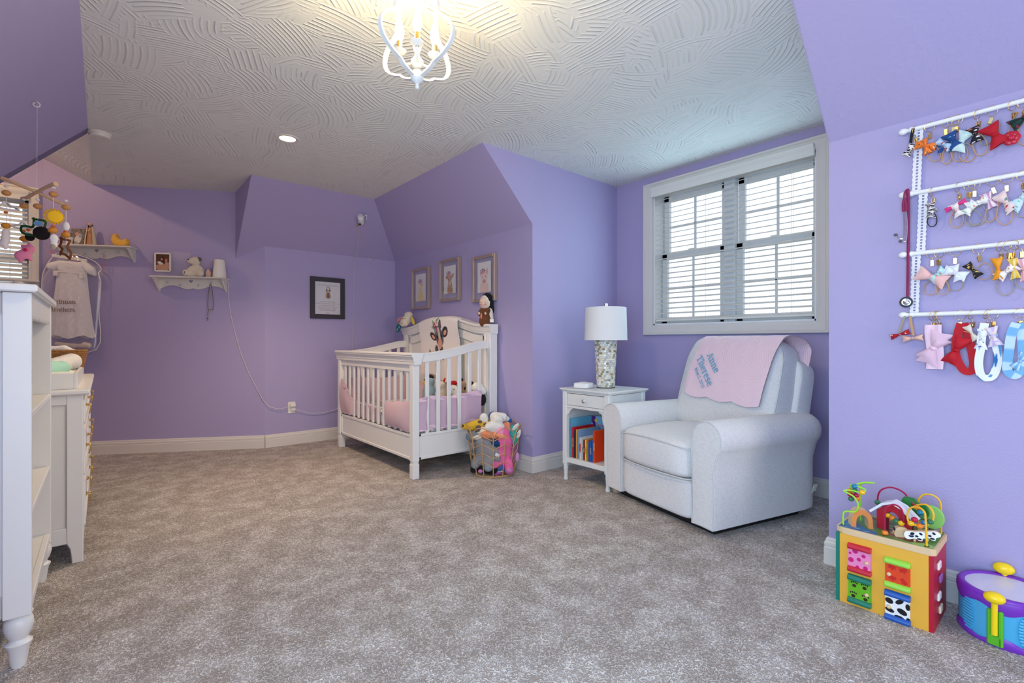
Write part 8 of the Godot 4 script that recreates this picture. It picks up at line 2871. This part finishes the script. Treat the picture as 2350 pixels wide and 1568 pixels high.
func toy_drum() -> void:
	var t := thing("toy_drum", "blue and purple toy drum with two yellow mallets", "toy", Vector3(2.405, 0, -0.165))
	var R := 0.128
	var blue := flat(rgb(76, 176, 222), 0.35)
	var purple := flat(rgb(122, 52, 184), 0.35)
	part(t, "shell", MB.new().lathe([Vector2(0, 0.004), Vector2(R - 0.004, 0.004), Vector2(R, 0.03), Vector2(R, 0.14)], 64).mesh(), blue)
	# wavy purple bands at foot and rim
	for e in 2:
		var b := MB.new()
		b.grid(func(u, v):
			var a: float = TAU * u
			var wave := 0.5 + 0.5 * cos(a * 6.0)
			var y0 := 0.0 if e == 0 else 0.162
			var y1 := 0.014 + 0.022 * wave if e == 0 else 0.132 - 0.020 * wave
			var k = v
			var rr := R + 0.004 * sin(PI * k) + 0.002
			return Vector3(cos(a) * rr, lerpf(y0, y1, k), -sin(a) * rr), 96, 5, e == 1)
		part(t, "foot_band" if e == 0 else "rim_band", b.mesh(60), purple)
	part(t, "rim", MB.new().lathe([Vector2(R + 0.002, 0.150), Vector2(R + 0.005, 0.160), Vector2(R - 0.002, 0.168), Vector2(R - 0.014, 0.166), Vector2(R - 0.018, 0.160)], 64).mesh(60), purple)
	part(t, "drum_head", MB.new().lathe([Vector2(0, 0.1625), Vector2(R - 0.03, 0.162), Vector2(R - 0.015, 0.161)], 48).mesh(), flat(rgb(220, 220, 236), 0.2))
	# ribbed oval grips
	for a in [2.35, 3.55, 4.75, 5.9, 0.9]:
		var g := MB.new()
		for i in 11:
			var y := 0.024 + i * 0.0098
			var half := 0.165 * sqrt(maxf(0.02, 1.0 - ((y - 0.073) / 0.055) ** 2))
			var p := []
			for k in 9:
				var b: float = a + lerpf(-half, half, k / 8.0)
				p.append(Vector3(cos(b) * (R + 0.001), y, -sin(b) * (R + 0.001)))
			g.tube(p, 0.0046, 6)
		part(t, "ribbed_grip", g.mesh(60), blue)
	# green holder with a mallet, and the second mallet behind
	var ha := 2.98
	var hp := Vector3(cos(ha) * (R + 0.006), 0, -sin(ha) * (R + 0.006))
	var rot := Basis(Vector3.UP, ha + PI / 2)
	part(t, "mallet_holder", MB.new().box(hp + rot * Vector3(0.014, 0.066, 0), Vector3(0.012, 0.118, 0.018), 0.004, rot).box(hp + rot * Vector3(-0.014, 0.066, 0), Vector3(0.012, 0.118, 0.018), 0.004, rot).box(hp + Vector3(0, 0.024, 0), Vector3(0.038, 0.034, 0.018), 0.004, rot).mesh(), flat(rgb(92, 186, 40), 0.35))
	var mm := flat(rgb(250, 214, 22), 0.3)
	for k in 2:
		var m := thing("drum_mallet", "yellow drum mallet %s" % ["upright in the green holder", "lying behind the drum head"][k], "mallet", Vector3(2.405, 0, -0.165) + (hp * 1.06 if k == 0 else Vector3(0.118, 0.0, 0.0)))
		var hb := Vector3(0, 0.168, 0) if k == 0 else Vector3(0, 0.188, -0.02)
		part(m, "head", MB.new().ball(hb, Vector3(0.024, 0.019, 0.028) if k == 0 else Vector3(0.02, 0.021, 0.030), 20).mesh(), mm)
		part(m, "handle", MB.new().tube([hb - Vector3(0, 0.012, 0), Vector3(0, 0.045, 0) if k == 0 else Vector3(0.012, 0.0, 0.01)], 0.0085, 12).mesh(), mm)


# ---------- books in the end table ----------

func books() -> void:
	var x0 := 2.645
	var y0 := 0.1665
	var L := [
		["tall thin light blue book at the left", 0.008, 0.285, rgb(110, 190, 226), "", 0.25],
		["thin lime green picture book", 0.008, 0.14, rgb(170, 200, 40), "", 0.24],
		["large red board book", 0.017, 0.222, rgb(206, 22, 44), "STORY TIME", 0.22],
		["dark picture book with teal animals", 0.016, 0.2, rgb(36, 40, 66), "", 0.2],
		["orange and green spined book", 0.02, 0.21, rgb(214, 150, 70), "", 0.21],
		["pale blue book facing sideways", 0.012, 0.21, rgb(130, 170, 210), "", 0.23],
		["white book with a red shape on its spine", 0.013, 0.158, rgb(240, 238, 236), "", 0.2],
		["plain white paperback", 0.009, 0.16, rgb(232, 234, 236), "", 0.2],
		["second white paperback with grey lettering", 0.009, 0.158, rgb(224, 226, 228), "STORIES", 0.2],
		["maroon hardcover", 0.015, 0.146, rgb(160, 36, 56), "TALES", 0.19],
		["bright yellow book with dark lettering", 0.016, 0.148, rgb(246, 220, 50), "CLASSICS", 0.19],
		["thin orange brown book", 0.013, 0.15, rgb(206, 110, 50), "", 0.19],
		["slim blue and white book", 0.011, 0.138, rgb(60, 110, 190), "", 0.18],
		["royal blue book with white lettering", 0.017, 0.15, rgb(24, 92, 176), "GOLDEN", 0.18],
		["slim blue book beside the orange one", 0.010, 0.156, rgb(50, 120, 196), "", 0.18],
		["tall bright orange red book at the right", 0.018, 0.222, rgb(238, 70, 26), "BEDTIME", 0.2],
	]
	var z := -2.452
	for k in L.size():
		var q: Array = L[k]
		var w: float = q[1]
		var h: float = q[2]
		var dep: float = q[5]
		var t := thing("board_book", q[0] + " on the end table shelf", "book", Vector3(x0, y0, z + w / 2), 0.0, "books in the end table")
		var b := MB.new()
		b.box(Vector3(0.001, h / 2, 0), Vector3(0.002, h, w), 0.0005)
		for s in [-1, 1]:
			b.box(Vector3(dep / 2, h / 2, s * (w / 2 - 0.0012)), Vector3(dep, h, 0.0022))
		part(t, "cover", b.mesh(), flat(q[3], 0.4))
		part(t, "pages", MB.new().box(Vector3(dep / 2 + 0.001, h / 2, 0), Vector3(dep - 0.006, h - 0.006, w - 0.0046)).mesh(), flat(rgb(232, 224, 206), 0.9))
		if q[4] != "":
			var ink: Color = rgb(60, 50, 40) if q[3].get_luminance() > 0.5 else rgb(244, 230, 180)
			put(t, "spine_title", text(q[4], w * 0.72, 0.0006), flat(ink, 0.5), Vector3(-0.0004, h * 0.5, 0), Basis(Vector3(0, -1, 0), Vector3(0, 0, 1), Vector3(-1, 0, 0)))
		if k == 6:
			part(t, "spine_shape", MB.new().at(Transform3D(Basis(Vector3(0, 0, 1), Vector3.UP, Vector3(-1, 0, 0)), Vector3(-0.0002, h * 0.52, 0))).extrude(ellipse2(0, 0, 0.0055, 0.034, 14), -0.0004, 0.0004).mesh(), flat(rgb(206, 36, 30), 0.5))
		z += w + 0.0016
	# alphabet book standing at the back, cover to the front
	var a := thing("alphabet_book", "large alphabet book with its cover facing out behind the others", "book", Vector3(2.90, y0, -2.375), 0.08)
	a.basis = Basis(Vector3.UP, 0.25) * Basis(Vector3(0, 0, 1), Vector3.UP, Vector3(-1, 0, 0))
	part(a, "cover", MB.new().box(Vector3(0, 0.142, 0), Vector3(0.20, 0.284, 0.008)).mesh(), flat(rgb(140, 190, 220), 0.4))
	part(a, "cover_panel", MB.new().box(Vector3(-0.07, 0.22, 0.0045), Vector3(0.06, 0.126, 0.001)).mesh(), flat(rgb(92, 34, 120), 0.4))
	part(a, "cover_panel", MB.new().box(Vector3(0.072, 0.22, 0.0045), Vector3(0.056, 0.126, 0.001)).mesh(), flat(rgb(236, 170, 30), 0.4))
	put(a, "cover_letter", text("A", 0.10, 0.001), flat(rgb(214, 208, 226), 0.5), Vector3(-0.07, 0.19, 0.005))
	put(a, "cover_letter", text("B", 0.11, 0.001), flat(rgb(170, 80, 20), 0.5), Vector3(0.072, 0.19, 0.005))
	put(a, "cover_title", text("Elmo's", 0.03, 0.001), flat(rgb(206, 40, 44), 0.5), Vector3(0.002, 0.214, 0.005))
	put(a, "cover_title", text("ABC", 0.034, 0.001), flat(rgb(40, 90, 170), 0.5), Vector3(0.002, 0.178, 0.005))
	part(a, "price_dot", MB.new().at(Transform3D(Basis(Vector3.RIGHT, PI / 2), Vector3(-0.036, 0.25, 0.005))).cyl(0.011, -0.0005, 0.001, 16).mesh(), flat(rgb(244, 206, 30), 0.5))
